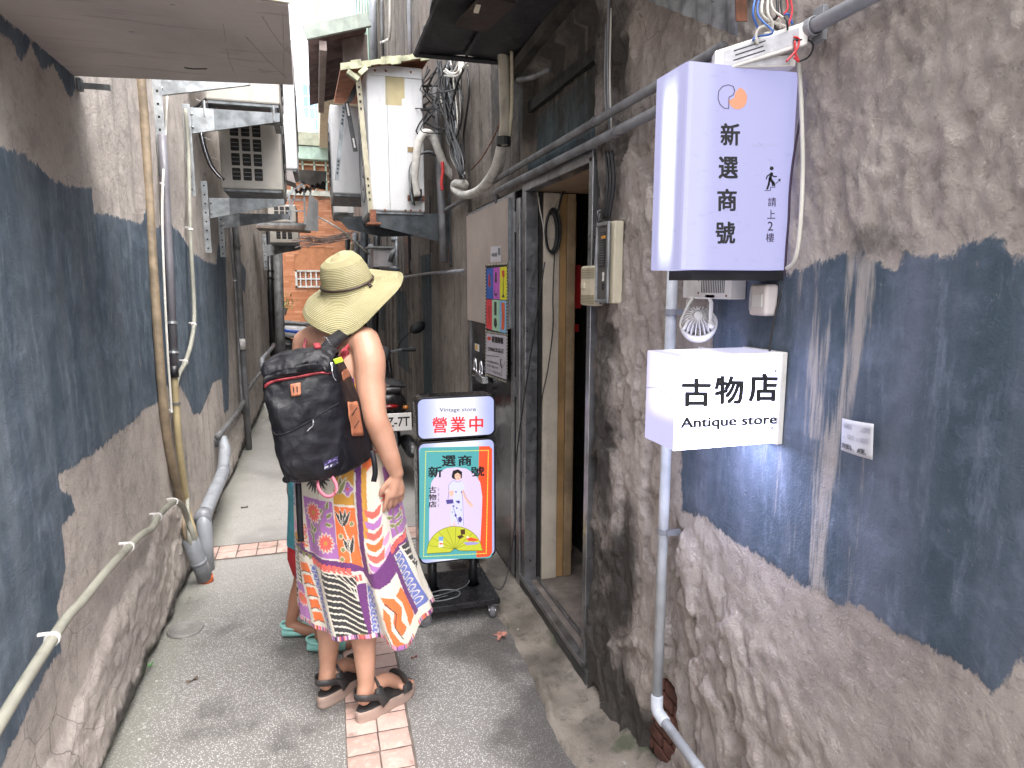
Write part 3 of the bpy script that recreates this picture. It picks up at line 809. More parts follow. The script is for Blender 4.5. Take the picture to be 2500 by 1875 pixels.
mb = MB(); mb.tube(smooth_path([bc + V(-.01, .012, .066), bc + V(-.03, .008, .04), bc + V(-.042, .015, .0), bc + V(-.045, 0, -.012), bc + V(-.042, -.012, .0), bc + V(-.02, -.002, .03)]), .0035, 7); mb.build('cord', M_wirew, t, smooth=True)
mb = MB(); mb.box(.955, 1.0, bc.y - .02, bc.y + .02, bc.z + .064, bc.z + .072); mb.build('wall_arm', M_white, t)
t = thing('name_tag', 'tiny printed tag stuck behind the top of the Antique store sign', 'label', at(1725, 850, X=.97))
p0, p1 = at(1706, 846, X=.97), at(1747, 858, X=.97)
mb = MB(); mb.box(.969, .971, p0.y, p1.y, p1.z - .015, p0.z); mb.build('card', M_white, t)
txt('◆ 请轻', V(.9688, p0.y - .003, p0.z - .010), V(.9688, p1.y + .003, p0.z - .010), V(.9688, p0.y - .003, p0.z - .003), M_ink, t)

# ---- notice on the wall
t = thing('paper_notice', 'curled white paper notice with faded and black lines on the blue painted wall', 'notice', at(2095, 1075, X=.99))
c00, c10, c01, c11 = at(2053, 1098, X=.985), at(2130, 1123, X=.982), at(2056, 1021, X=.985), at(2136, 1035, X=.978)
rows = []
for j in range(9):
    row = []
    for i in range(11):
        u, v = i / 10, j / 8
        p = c00 * (1 - u) * (1 - v) + c10 * u * (1 - v) + c01 * (1 - u) * v + c11 * u * v
        p.x -= .004 * math.sin(u * 3.1) + .003 * u * v; row.append(p)
    rows.append(row)
mb = MB(); mb.grid(rows); o = mb.build('sheet', mat('paper', (.52, .52, .56), .6, var=.06), t, smooth=True)
s_ = o.modifiers.new('thick', 'SOLIDIFY'); s_.thickness = .0006
M_faint = mat('faded_ink', (.36, .36, .42), .6)
def onn(u, v):
    p = c00 * (1 - u) * (1 - v) + c10 * u * (1 - v) + c01 * (1 - u) * v + c11 * u * v
    p.x -= .004 * math.sin(u * 3.1) + .003 * u * v + .0028; return p
for body, u0, u1, v0, v1, m in (('◆非商鋪範圍請勿', .10, .95, .70, .88, M_faint), ('，以免造成招', .12, .90, .40, .57, M_faint), ('牌損壞，謝謝。', .06, .86, .08, .26, M_ink)):
    txt(body, onn(u0, v0), onn(u1, v0), onn(u0, v1), m, t, bold=.01)

# ---- vertical pipe with elbow running to the lower right
t = thing('drain_pipe', 'pale grey pipe down the right wall behind the lit signs, elbowing to the front', 'pipe', (.95, 1.72, .3))
PX = .955
pt, pb = at(1645, 600, X=PX), at(1603, 1700, X=PX)
pt = V(PX, pt.y, 1.75); 
low = at(1603, 1735, X=PX); end = V(PX, low.y - .55, low.z - .20)
e1 = at(1715, 1888, X=PX); dv = (e1 - low).normalized()
M_pipe = mat('pale_pipe', (.46, .49, .53), .45, var=.25, dirt=.35)
mb = MB(); mb.tube([pt, V(PX, low.y, low.z + .03)], .0155, 16); mb.build('upright', M_pipe, t, smooth=True)
mb = MB(); mb.tube([V(PX, low.y, low.z + .055), V(PX, low.y, low.z + .05), V(PX, low.y, low.z + .01), low + dv * .012, low + dv * .05, low + dv * .055], [.0155, .019, .019, .019, .019, .0155], 16); mb.build('elbow', M_pipe, t, smooth=True)
mb = MB(); mb.tube([low + dv * .02, low + dv * .7], .0155, 16); mb.build('lower_run', M_pipe, t, smooth=True)
for zz in (1.545, .9):
    mb = MB(); mb.lathe([(.0158, -.008), (.0185, -.008), (.0185, .008), (.0158, .008)], (PX, pt.y + (low.y - pt.y) * (pt.z - zz) / (pt.z - low.z), zz), 16)
    mb.box(PX, 1.0, pt.y - .022, pt.y - .012, zz - .008, zz + .008); mb.build('clip', M_pvc, t)
# bricks showing where the plaster fell
br = mat('old_red_brick', (.13, .055, .04), .9, var=.5, sc=20, bump=.004, bs=40)
bt = tag(thing('exposed_brickwork', 'old red bricks showing at the foot of the right wall behind the pipe', 'bricks', (1.0, 1.75, .1)), kind='thing')
for j in range(6):
    for i in range(3):
        y_ = 1.58 + i * .115 + (j % 2) * .055; z_ = .045 + j * .052
        mb = MB(); mb.box(1.035, 1.09, y_, y_ + .105, z_, z_ + .044); mb.build('brick', br, bt, bev=.006)

# ---- intercom cabinet and doorbell beside the door
t = thing('intercom_panel', 'old grey intercom cabinet with cream side and speaker grille, right of the doorway', 'intercom', (.95, 2.15, 1.6))
ya, yb = at(1457, 640, X=.95).y, 2.035
zb, zt = at(1505, 742, X=.95).z, at(1505, 536, X=.95).z
mb = MB(); mb.box(0.9580, .992, ya - .01, yb, zb, zt); mb.build('cabinet', M_cream, t, bev=.004)
FX = 0.9500
Xs = (0.9530, .775)
fa = V(0.9630, ya, 0); 
# the front faces up the alley towards the door: front plate stands on the -x side
mb = MB(); mb.box(0.9510, 0.9600, ya, yb + .028, zb + .004, zt - .004); mb.build('front_plate', mat('brown_grey_enamel', (.085, .08, .072), .5, var=.3, dirt=.3), t, bev=.002)
mb = MB()
for a_, b_, c_, d_ in ((ya, yb + .022, zt - .012, zt), (ya, yb + .022, zb, zb + .012), (ya, ya - .008, zb, zt), (yb + .03, yb + .018, zb, zt)): mb.box(0.9440, 0.9520, a_, b_, c_, d_)
mb.build('frame', M_galv, t, bev=.002)
mb = MB()
for k in range(13):
    z_ = zt - .04 - k * .0085; mb.box(0.9460, 0.9510, ya - .03, yb + .06, z_, z_ + .0035)
mb.build('speaker_grille', M_galvd, t)
mb = MB(); mb.box(0.9485, 0.9510, ya - .025, yb + .055, zt - .15, zt - .032); mb.build('grille_backing', M_blackp, t)
mb = MB(); mb.box(0.9450, 0.9500, ya - .045, ya - .07, zt - .055, zt - .045); mb.build('orange_button', mat('orange_plastic', (.6, .28, .05), .4), t)
mb = MB(); mb.box(0.9460, 0.9510, ya - .055, yb + .06, zb + .075, zb + .105); mb.build('sticker', M_white, t)
mb = MB(); mb.box(0.9450, 0.9510, ya - .055, yb + .06, zb + .045, zb + .068); mb.build('name_slot', M_blackp, t)
txt('▐▌█▐ ▌', V(0.9448, ya - .06, zb + .082), V(0.9448, yb + .065, zb + .082), V(0.9448, ya - .06, zb + .095), M_ink, t)
t = thing('doorbell_box', 'cream ribbed chime box at the edge of the doorway, left of the intercom', 'doorbell', (.93, 2.33, 1.6))
mb = MB(); qa, qb = at(1419, 650, X=.95), at(1457, 748, X=.95); mb.box(.947, .985, qa.y, qb.y + .012, qb.z, qa.z); mb.build('case', M_cream, t, bev=.010, seg=3)
mb = MB()
for k in range(6):
    for z_ in (qa.z - .012 - k * .0065, qb.z + .036 - k * .0055): mb.box(.9455, .948, qa.y - .008, qb.y + .02, z_, z_ + .0026)
mb.build('rib', mat('dirty_cream', (.25, .22, .15), .6), t)
mb = MB(); mb.box(.940, .948, qa.y - .02, qa.y - .05, (qa.z + qb.z) / 2 - .01, (qa.z + qb.z) / 2 + .012); mb.build('hook', M_cream, t, bev=.003)
cable('cable', [(.97, 2.16, 1.56), (.965, 2.18, 1.545), (.965, 2.22, 1.545), (.97, 2.28, 1.56)], .005, M_blackp, 'black cable looping under the intercom cabinet')

# ---- doorway: frame, sill, reveal
DY0, DY1, DZ0, DZ1 = 2.30, 3.06, .10, 2.06
dw = tag(thing('doorway', 'dark doorway with steel frame and yellowed timber posts in the right wall', 'doorway', (1, 2.7, 0)), kind='thing')
M_steel = mat('brushed_steel', (.30, .30, .31), .35, .85, var=.3, sc=10, dirt=.35)
mb = MB(); mb.box(.975, 1.04, DY1, DY1 + .055, DZ0, DZ1); mb.box(.968, .99, DY1 + .075, DY1 + .13, DZ0 - .06, DZ1 - .02); mb.build('far_jamb', M_steel, dw, bev=.003)
mb = MB(); mb.box(.975, 1.03, DY0 - .035, DY0, DZ0, DZ1 + .02); mb.build('near_jamb', M_steel, dw, bev=.003)
mb = MB(); mb.box(.975, 1.03, DY0 - .03, DY1 + .055, DZ1, DZ1 + .045); mb.build('head_frame', M_steel, dw, bev=.003)
M_sillc = mat('worn_sill', (.20, .17, .15), .7, var=.4, dirt=.4)
mb = MB(); mb.box(.985, 1.9, DY0 - .02, 3.9, -.02, DZ0); mb.build('floor_slab', M_sillc, dw)
mb = MB(); mb.box(.966, 1.004, DY0 - .03, DY1 + .08, DZ0 - .012, DZ0 + .012); mb.box(1.04, 1.055, DY0 - .03, DY1, DZ0 + .001, DZ0 + .016); mb.build('door_track', M_steel, dw, bev=.002)
mb = MB(); mb.box(.972, .99, DY0 - .06, DY1 + 1.2, -.02, DZ0 - .014); mb.build('sill_face', mat('dark_concrete', (.05, .05, .048), .7, var=.5, bump=.003), dw, bev=.003)
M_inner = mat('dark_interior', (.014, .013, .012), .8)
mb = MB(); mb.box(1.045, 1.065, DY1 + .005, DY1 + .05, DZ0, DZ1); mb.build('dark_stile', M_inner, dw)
mb = MB(); mb.box(1.066, 1.146, DY1 - .01, DY1 + .03, DZ0, DZ1 - .004); mb.build('white_board', mat('yellowed_white_paint', (.52, .46, .38), .6, var=.12, dirt=.35), dw, bev=.003)
M_tan = mat('tan_varnished_wood', (.36, .22, .095), .5, var=.3, sc=5, dirt=.35)
mb = MB(); mb.box(1.148, 1.186, DY1 + .0, DY1 + .04, DZ0, DZ1 - .004); mb.build('timber_post', M_tan, dw, bev=.003)
mb = MB(); mb.box(1.188, 1.232, DY1 - .006, DY1 + .04, DZ0, DZ1 - .004); mb.build('timber_post', mat('pale_timber', (.33, .235, .14), .55, var=.3, dirt=.4), dw, bev=.003)
mb = MB(); mb.box(1.30, 1.36, DY1 + .3, DY1 + .35, DZ0, DZ1); mb.build('timber_post', M_tan, dw, bev=.003)
# passage inside
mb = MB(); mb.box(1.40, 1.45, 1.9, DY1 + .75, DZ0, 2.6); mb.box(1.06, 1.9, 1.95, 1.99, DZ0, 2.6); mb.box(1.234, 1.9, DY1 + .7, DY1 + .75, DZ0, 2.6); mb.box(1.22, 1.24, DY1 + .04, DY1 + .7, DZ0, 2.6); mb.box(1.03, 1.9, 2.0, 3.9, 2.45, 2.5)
mb.build('passage_lining', M_inner, dw)  # passage shade is put into the near-black colour of these walls
mb = MB(); mb.box(1.03, 1.4, DY0 - .02, DY1 + .02, DZ1 + .002, DZ1 + .03); mb.build('passage_ceiling', mat('warm_ceiling_board', (.32, .22, .14), .7, var=.2), dw)
mb = MB(); mb.box(1.26, 1.30, DY1 + .08, DY1 + .1, 1.50, 1.72); mb.box(1.262, 1.29, DY1 + .08, DY1 + .1, 1.38, 1.42); mb.build('red_notice', mat('red_paint', (.45, .01, .012), .5), dw)
# cable coil on white board
ct = thing('cable_coil', 'coil of black cable hanging on the white board inside the doorway', 'cable', (1.1, DY1 - .02, 1.78))
cc = at(1345, 568, Y=DY1 - .03)
for k in range(4):
    mb = MB(); mb.tube([cc + V((.026 + .004 * k) * math.cos(a), -.006 * (k % 2), (.088 + .006 * k) * math.sin(a)) + V(.003 * k, 0, .002 * k) for a in [2 * math.pi * i / 28 for i in range(29)]], .0052, 7); mb.build('loop', M_blackp, ct, smooth=True)
cable('tail', [cc + V(.02, 0, -.09), cc + V(.012, -.004, -.3), at(1350, 800, Y=DY1 - .03), at(1338, 900, Y=DY1 - .03), at(1322, 985, Y=DY1 - .04), at(1318, 1100, Y=3.0)], .0028, M_blackp, parent=ct)
cable('tail', [cc + V(.03, 0, .09), at(1365, 505, Y=DY1 - .03), at(1375, 470, Y=DY1 - .03), at(1395, 465, Y=DY1 - .03), at(1440, 468, Y=DY1 - .03)], .005, M_blackp, parent=ct)
cable('cable', [at(x, y, Y=DY1 - .02) for x, y in ((1312, 470), (1318, 510), (1326, 550), (1330, 575), (1352, 582), (1358, 560), (1345, 540), (1350, 510), (1372, 470))], .0028, M_wirew, 'thin grey cable looping through the black coil in the doorway')
# ---- steel door leaf opened flat against the wall, plywood board, poster
M_mirror = mat('dark_polished_steel', (.13, .135, .15), .16, .9, var=.35, sc=3)
mb = MB(); mb.box(.968, .985, 3.215, 4.24, .06, 2.075); dl = mb.build('door', M_mirror, dw, bev=.002)
mb = MB(); mb.box(.962, .968, 3.215, 3.262, .06, 2.075); mb.box(.962, .968, 4.2, 4.24, .06, 2.075); mb.box(.962, .968, 3.262, 4.2, 2.035, 2.075); mb.build('edge_trim', M_steel, dl, bev=.001)
mb = MB()
for z_ in (1.93, .35, 1.1): mb.lathe([(.008, -.05), (.008, .05)], (.965, 3.205, z_), 10, closed=True)
mb.build('hinge', M_steel, dl, smooth=False)
pb_ = thing('plywood_board', 'pale plywood sheet covering the upper half of the steel door', 'board', (.96, 3.75, 1.39))
ply = mat('pale_plywood', (.36, .30, .265), .7, var=.10, sc=3, dirt=.12, dirtc=(.2, .16, .13))
mb = MB(); mb.box(.950, .961, 3.268, 4.235, 1.393, 2.055); mb.build('sheet', ply, pb_, bev=.0015)
mb = MB(); mb.box(.948, .963, 3.255, 3.267, 1.40, 2.052); mb.build('edge_band', M_galvd, pb_)
zf = lambda zx, zy: (1150 + zx * .3617, 500 + zy * .3617)   # survey sheet to photograph
def onb(zx, zy, X=.9490): return at(*zf(zx, zy), X=X)
t = thing('paper_label', 'small white printed label stuck on the plywood above the film strip poster', 'label', onb(165, 330))
flat([[zf(133, 282), zf(202, 277), zf(202, 385), zf(131, 388)]], mat('label_paper', (.5, .48, .5), .6, var=.05), t, 'card', .9490, 'X')
flat([[zf(*p) for p in disc((150, 338), 13, 12)], [zf(162, 322), zf(176, 322), zf(176, 350), zf(162, 350)], [zf(182, 290), zf(198, 290), zf(198, 340), zf(182, 340)]], mat('grey_print', (.16, .16, .18), .6), t, 'label_print', .9486, 'X')
po = thing('film_strip_poster', 'film strip poster of six coloured pictures over store lettering, on the plywood board', 'poster', onb(170, 800))
def pf(polys, m, name, lvl): flat([[zf(*p) for p in P] for P in polys], m, po, name, .9485 - lvl * .0005, 'X')
M_pblack = mat('poster_black', (.008, .008, .008), .45)
pf([[(97, 402), (248, 390), (245, 1207), (93, 1150)]], M_pblack, 'backing', 0)
sq = []
for i in range(14):
    f = i / 14
    sq.append([(103 + 143 * f, 411 - 10 * f), (109 + 143 * f, 411 - 10 * f), (109 + 143 * f, 400 - 10 * f), (103 + 143 * f, 400 - 10 * f)])
    sq.append([(103 + 138 * f, 860 + 22 * f), (108 + 138 * f, 861 + 22 * f), (108 + 138 * f, 851 + 22 * f), (103 + 138 * f, 850 + 22 * f)])
    sq.append([(99 + 142 * f, 1150 + 52 * f), (104 + 142 * f, 1152 + 52 * f), (104 + 142 * f, 1142 + 52 * f), (99 + 142 * f, 1140 + 52 * f)])
for i in range(34):
    z_ = 425 + i * 22
    sq.append([(96, z_), (101, z_), (101, z_ + 8), (96, z_ + 8)]); sq.append([(242, z_ - 15), (247, z_ - 15), (247, z_ - 6), (242, z_ - 6)])
pf(sq, mat('poster_perforation', (.6, .58, .45), .6), 'perforations', 1)
for (a, b, c_, d_, e_, f_), col in (((104, 150, 430, 425, 632, 636), (.02, .10, .38)), ((150, 194, 425, 421, 636, 639), (.45, .10, .45)), ((194, 241, 421, 417, 639, 642), (.62, .60, .02)),
                                    ((103, 142, 637, 640, 832, 845), (.60, .04, .07)), ((142, 192, 640, 644, 845, 857), (.33, .55, .38)), ((192, 239, 644, 647, 857, 868), (.20, .42, .62))):
    pf([[(a, c_), (b, d_), (b, f_), (a, e_)]], mat('poster_%02d' % int(col[0] * 99 + col[2] * 990), col, .45, var=.05), 'picture', 1)
pf([[(118, 470), (128, 470), (130, 520), (132, 545), (124, 560), (116, 545), (117, 520)], [(208, 445), (224, 442), (226, 480), (218, 495), (210, 480)], [(112, 680), (128, 684), (126, 740), (134, 820), (108, 815), (114, 740)]], mat('poster_red_motif', (.5, .04, .03), .5), 'motif', 2)
pf([[(216, 490), (219, 490), (219, 600), (226, 625), (208, 625), (215, 600)], [(156, 655), (172, 655), (172, 745), (156, 745)], [(162, 760), (172, 775), (176, 810), (166, 835), (154, 810), (156, 775)],
    [(163, 455), (172, 455), (174, 525), (160, 525)], [(155, 560), (160, 600), (176, 600), (182, 560), (178, 600), (168, 618), (156, 605)]], mat('poster_dark_motif', (.03, .035, .03), .5), 'motif', 2)
pf([[(205, 660), (226, 662), (228, 740), (224, 845), (204, 840), (208, 740)]], mat('poster_orange_motif', (.62, .10, .03), .5), 'motif', 2)
pf([[(103, 865), (240, 885), (239, 1180), (101, 1132)]], mat('poster_paper', (.46, .44, .48), .5, var=.04), 'text_panel', 1)
pf([disc((122, 902), 13, 16)], mat('poster_red_motif', (.5, .04, .03)), 'emblem', 2)
def ptx(body, x0_, x1_, zb_, h, m=M_pblack, bold=.02, sl=.18):
    txt(body, onb(x0_, zb_, .9472), onb(x1_, zb_ + (x1_ - x0_) * sl, .9472), onb(x0_, zb_ - h, .9472), m, po, bold=bold)
ptx('新選商號', 140, 218, 928, 44, bold=.06); ptx('古物紀念品店', 112, 220, 985, 30, bold=.03)
ptx('antique souvenir store', 105, 190, 1022, 12, bold=.01, sl=.12); ptx('รานขายของฝากของที่ระลึก', 105, 186, 1058, 18, bold=.01, sl=.3); ptx('골동품 기념품 가게', 105, 178, 1090, 18, bold=.01, sl=.3); ptx('アンティークおみやげ屋さん', 105, 212, 1118, 16, bold=.01, sl=.38)
pf(stroke([(200, 1052), (198, 1070), (206, 1085), (206, 1100)], 6) + stroke([(199, 1070), (194, 1095)], 4) + [disc((202, 1046), 5, 10)] + stroke([(196, 1128), (208, 1132), (208, 1105), (222, 1080), (226, 1060)], 2.5), M_pblack, 'climbing_figure', 2)
# small yellow sticker and chrome lock box
t = thing('yellow_sticker', 'tiny yellow and white sticker on the steel door left of the poster', 'sticker', onb(40, 960))
mb = MB(); a, b = onb(27, 935, .9672), onb(55, 992, .9672); mb.box(.9655, .9675, a.y, b.y, b.z, a.z); mb.build('card', M_white, t)
mb = MB(); a, b = onb(31, 942, .9672), onb(45, 982, .9672); mb.box(.9648, .9655, a.y, b.y, b.z, a.z); mb.build('yellow_field', mat('ochre_print', (.55, .30, .03), .5), t)
t = thing('padlock_hasp', 'chrome padlocks hooked on a hasp at the far edge of the steel door', 'lock', onb(50, 1130))
M_chrome = mat('chrome', (.7, .7, .72), .12, 1.0, var=.1)
a, b = onb(5, 1105, .93), onb(90, 1210, .93)
mb = MB(); mb.box(.925, .96, a.y, (a.y + b.y) / 2 + .01, b.z + .01, a.z); mb.build('lock_body', M_chrome, t, bev=.004)
mb = MB(); mb.box(.915, .955, (a.y + b.y) / 2, b.y, b.z, a.z - .01); mb.build('lock_body', M_chrome, t, bev=.004)
for s_ in (.25, .7):
    y_ = a.y + (b.y - a.y) * s_; mb = MB(); mb.tube([V(.935, y_ + .03 * math.cos(q), a.z + .07 * math.sin(q)) for q in [math.pi * i / 10 for i in range(11)]], .007, 8); mb.build('shackle', M_chrome, t, smooth=True)

# ---- conduits along the right wall
def run(lab, pts, r, m=M_pvcd, clips=(), name='conduit_pipe'):
    t = thing(name, lab, 'pipe', pts[0]); mb = MB(); mb.tube(pts, r, 12); mb.build('pipe', m, t, smooth=True)
    for c_, ax in clips:
        mb = MB(); Mx = Matrix.Rotation(R(90), 3, 'X') if ax == 'y' else Matrix.Identity(3)
        mb.lathe([(r * 1.02, -.012), (r * 1.22, -.012), (r * 1.22, .012), (r * 1.02, .012)], c_, 12, M=Mx); mb.build('clip', M_pvcd, t)
    return t
run('upper grey conduit running over the doorway to the tall sign', [(.955, 7.0, 2.16), (.955, 5.2, 2.17), (.955, 3.2, 2.18), (.955, 1.45, 2.18)], .014, clips=(((.955, 3.25, 2.18), 'y'), ((.955, 2.2, 2.18), 'y')))
run('lower grey conduit over the doorway with an elbow at its far end', [(.975, 3.55, 2.03), (.965, 3.55, 2.09), (.955, 3.54, 2.11), (.955, 3.5, 2.118), (.955, 1.4, 2.108)], .0155, clips=(((.955, 2.03, 2.11), 'y'),))
run('thin pale conduit crossing the wall beyond the steel door', [(.965, 4.4, 1.715), (.965, 6.0, 1.72), (.965, 9.5, 1.69)], .012, M_pvc, clips=(((.965, 5.0, 1.717), 'y'), ((.965, 6.4, 1.718), 'y')))
for k, (px, t0, b0) in enumerate(((1487, 0, 330), (1492, 60, 330), (1480, 100, 290))):
    cable('cable', [at(px, t0 - 40, X=.985), at(px - 3, (t0 + b0) / 2, X=.985), at(px + 1, b0, X=.985)], .0045 - .001 * (k > 0), M_wirew if k == 1 else M_pvc, ('thickest vertical cable left of the pair', 'white vertical cable', 'thinnest vertical cable')[k] + ' on the sooty wall between hood and conduits', grp='vertical cables by the doorway')
for k in range(3): cable('cable', [at(1478 + 8 * k, 370, X=.98), at(1484 + 7 * k, 450, X=.975), at(1474 + 6 * k, 535, X=.97)], .006, M_blackp, ('leftmost', 'middle', 'rightmost')[k] + ' of three black cables dropping to the intercom', grp='black cables above the intercom')
t = thing('wire_tag', 'white strip of tape with letters dangling between the doorway and the intercom', 'tape', at(1462, 560, X=.95))
flat([[(1458, 515), (1466, 512), (1463, 640), (1451, 648)]], mat('grey_tape', (.4, .42, .46), .4), t, 'strip', .955, 'X')
txt('NZ', at(1452, 545, X=.95), at(1467, 545, X=.95), at(1455, 515, X=.95), M_ink, t, bold=.05)

# ---- dark rain hood
hd = tag(thing('rain_hood', 'black tattered rain hood jutting out over the doorway', 'canopy', (.8, 2.8, 2.72)), kind='thing')
nh = N('tarry_cloth'); nh.fin(nh.mix(nh.ramp(nh.noise(3, det=6), .35, .65), (.006, .006, .009), (.022, .021, .026)), .55, nh.bump(nh.noise(9, det=6), .012)); M_tar = nh.m
xs = spaced(.50, 1.0, .03); ys = spaced(1.5, 3.37, .05)
Xg, Yg = np.meshgrid(xs, ys); Zg = 2.715 + (fbm(Xg * 6, Yg * 6, 200) - .5) * .05 + .02 * np.sin((Xg - .5) / .5 * math.pi) 
Xg = Xg + (Xg < .52) * (fbm(Yg * 5, Yg * 0, 203) - .5) * .07; Yg2 = Yg + (Yg > 3.34) * (fbm(Xg * 9, Xg * 0, 204) - .5) * .05
mb = MB(); mb.grid([[(Xg[i, j], Yg2[i, j], Zg[i, j]) for j in range(len(xs))] for i in range(len(ys))]); o = mb.build('tar_sheet', M_tar, hd, smooth=True)
s_ = o.modifiers.new('thick', 'SOLIDIFY'); s_.thickness = .02; s_.offset = 1
mb = MB(); mb.tube([(.51, 3.36, 2.72), (.51, 1.5, 2.72)], .012, 6); mb.tube([(.51, 3.36, 2.72), (.99, 3.36, 2.722)], .013, 6); mb.tube([(.75, 3.3, 2.725), (.75, 1.5, 2.725)], .012, 6); mb.build('frame_rod', M_tar, hd)
mb = MB(); mb.obox((.70, 2.75, 2.70), (.07, .02, 0), (-.02, .16, 0), (.0, .0, .006)); mb.build('loose_patch', mat('brown_scrap', (.05, .035, .03), .8), hd)
mb = MB(); mb.obox((.655, 2.69, 2.692), (.010, .0, 0), (.004, .035, 0), (0, 0, .003)); mb.build('torn_gap', mat('tear_daylight', (.75, .68, .55), .7), hd)  # solid pale slip painted as daylight showing through a tear
# diagonal sooty beam where the hood meets the wall
mb = MB(); mb.beam((.985, 3.35, 2.66), (.985, 2.15, 2.72), .05, .05); mb.build('wall_batten', mat('sooty_timber', (.045, .04, .034), .85, var=.5), hd)
# ---- corrugated hood near the camera
ch = tag(thing('corrugated_hood', 'galvanised corrugated hood with a rusty end strip above the tall sign', 'canopy', (.9, 1.6, 2.4)), kind='thing')
A, B = at(1530, -18, X=.925), at(1800, 88, X=.925); A2, B2 = A + V(-.05, 0, .62), B + V(-.05, 0, .62)
rows = []
for j in range(2):
    row = []
    for i in range(81):
        u = i / 80; p = (A.lerp(B, u) if j == 0 else A2.lerp(B2, u)); row.append(p + V(.007 * math.sin(u * 2 * math.pi * 8), 0, 0))
    rows.append(row)
mb = MB(); mb.grid(rows); o = mb.build('corrugated_sheet', mat('weathered_zinc', (.36, .39, .40), .45, .35, var=.5, sc=18, dirt=.35), ch, smooth=True)
s_ = o.modifiers.new('thick', 'SOLIDIFY'); s_.thickness = .0015
mb = MB(); mb.beam(B + V(.006, -.004, .03), B2 + V(.006, -.004, 0), .004, .028); mb.build('end_strip', M_rust, ch)
mb = MB()
for u in (.25, .55, .85): mb.lathe([(.0005, .004), (.006, .003), (.007, 0)], A.lerp(B, u) + V(-.012, 0, .06), 8, M=Matrix.Rotation(R(-90), 3, 'Y'))
h_ = mb.build('rivet', M_galvd, ch); h_['kind'] = 'stuff'
# ================================================================== left wall fixtures, air conditioners, far end
M_brownpipe = mat('brown_stained_pipe', (.25, .19, .125), .6, var=.35, dirt=.5, sc=12)
M_hose = mat('greyish_cream_hose', (.27, .265, .22), .55, var=.15, dirt=.35)
def pipe(lab, pts, r, m, name='pipe', X=XL + .03, n=12, k=5, clips=(), clipm=None, smooth_=True):
    t = thing(name, lab, 'pipe', at(*pts[0], X=X) if len(pts[0]) == 2 else pts[0])
    P = [at(*p, X=X) if len(p) == 2 else Vector(p) for p in pts]
    mb = MB(); mb.tube(smooth_path(P, k) if smooth_ else P, r, n); mb.build('tube', m, t, smooth=True)
    for c in clips:
        p = at(*c, X=X); S = smooth_path(P, 8); i = min(range(len(S) - 1), key=lambda i: (S[i] - p).length); d = (S[i + 1] - S[i]).normalized()
        q = d.to_track_quat('Z', 'Y').to_matrix(); rr = r[0] if isinstance(r, list) else r
        mb = MB(); mb.lathe([(rr * 1.03, -.006), (rr * 1.3, -.006), (rr * 1.3, .006), (rr * 1.03, .006)], S[i], 12, M=q)
        mb.box(S[i].x - rr * 2.2, S[i].x - rr * .4, S[i].y - .005, S[i].y + .005, S[i].z + rr * .9, S[i].z + rr * .9 + .006); mb.build('clip', clipm or M_white, t)
    return t
gp = at(503, 1420, Z=.0); tp = at(464, 1315, Y=gp.y - .08)
def to_sleeve(dx, dy): return [tuple(tp + V(dx, dy, .03)), tuple(tp.lerp(gp, .25) + V(dx * .5, dy * .5, 0))]
# metal slab canopy
sl = tag(thing('slab_canopy', 'broad brown grey metal canopy plate overhead at the left, scratched underneath', 'canopy', (-.4, 2.3, 2.325)), kind='thing')
n = N('worn_brown_sheet'); c = n.mix(n.ramp(n.noise(2.2, det=6), .3, .7), (.34, .30, .285), (.46, .415, .395))
c = n.mix(n.ramp(n.noise(1.0, n.map(n.W, (3, 30, 3)), det=6), .55, .72, 0, .4), c, (.10, .07, .065)); c = n.mix(n.ramp(n.noise(90), .66, .72, 0, .4), c, (.4, .37, .35))
c = n.mix(n.ramp(n.vor(1.0, n.map(n.W, (5, 9, 1))), .03, .045, .55, 0), c, (.05, .04, .04))
n.fin(c, .6, n.bump(n.noise(12, det=5), .004))
pts = [(-.785, 1.83, 2.327), (-.036, 1.885, 2.325), (-.045, 2.593, 2.325), (-.76, 2.70, 2.325), (-.785, 2.70, 2.325)]
mb = MB(); mb.prism(pts, (0, 0, .055)); mb.build('plate', n.m, sl, bev=.002)
mb = MB(); mb.beam((-.79, 1.822, 2.356), (-.03, 1.877, 2.352), .008, .05); mb.build('front_lip', mat('cream_paint_worn', (.62, .58, .46), .6, var=.15, dirt=.35), sl, bev=.001)
rng = random.Random(3)
for i, (a, b) in enumerate((((640, 40), (715, 140)), ((690, 30), (692, 205)), ((600, 90), (700, 190)), ((630, 170), (680, 175)), ((715, 90), (690, 130)), ((545, 60), (580, 200)), ((450, 165), (505, 168)))):
    p, q = at(*a, Z=2.3235), at(*b, Z=2.3235); mb = MB(); mid = p.lerp(q, .5) + V(rng.uniform(-.01, .01), .01, 0); mb.tube(smooth_path([p, mid, q]), .0009 if i < 6 else .0016, 4)
    mb.build('cobweb_strand' if i < 6 else 'scratch', mat('dusty_thread', (.42, .38, .36), .9) if i < 6 else M_ink, sl)
t = thing('angle_cleat', 'small grey steel cleat under the wall end of the overhead canopy plate', 'bracket', (-.75, 2.72, 2.3))
mb = MB(); p = at(193, 190, X=-.755); mb.box(-.76, -.745, 2.71, 2.74, 2.285, 2.325); mb.box(-.745, -.66, 2.72, 2.735, 2.295, 2.312); mb.tube([(-.752, 2.705, 2.315), (-.752, 2.705, 2.28)], .004, 8); mb.build('plate', M_galvd, t)

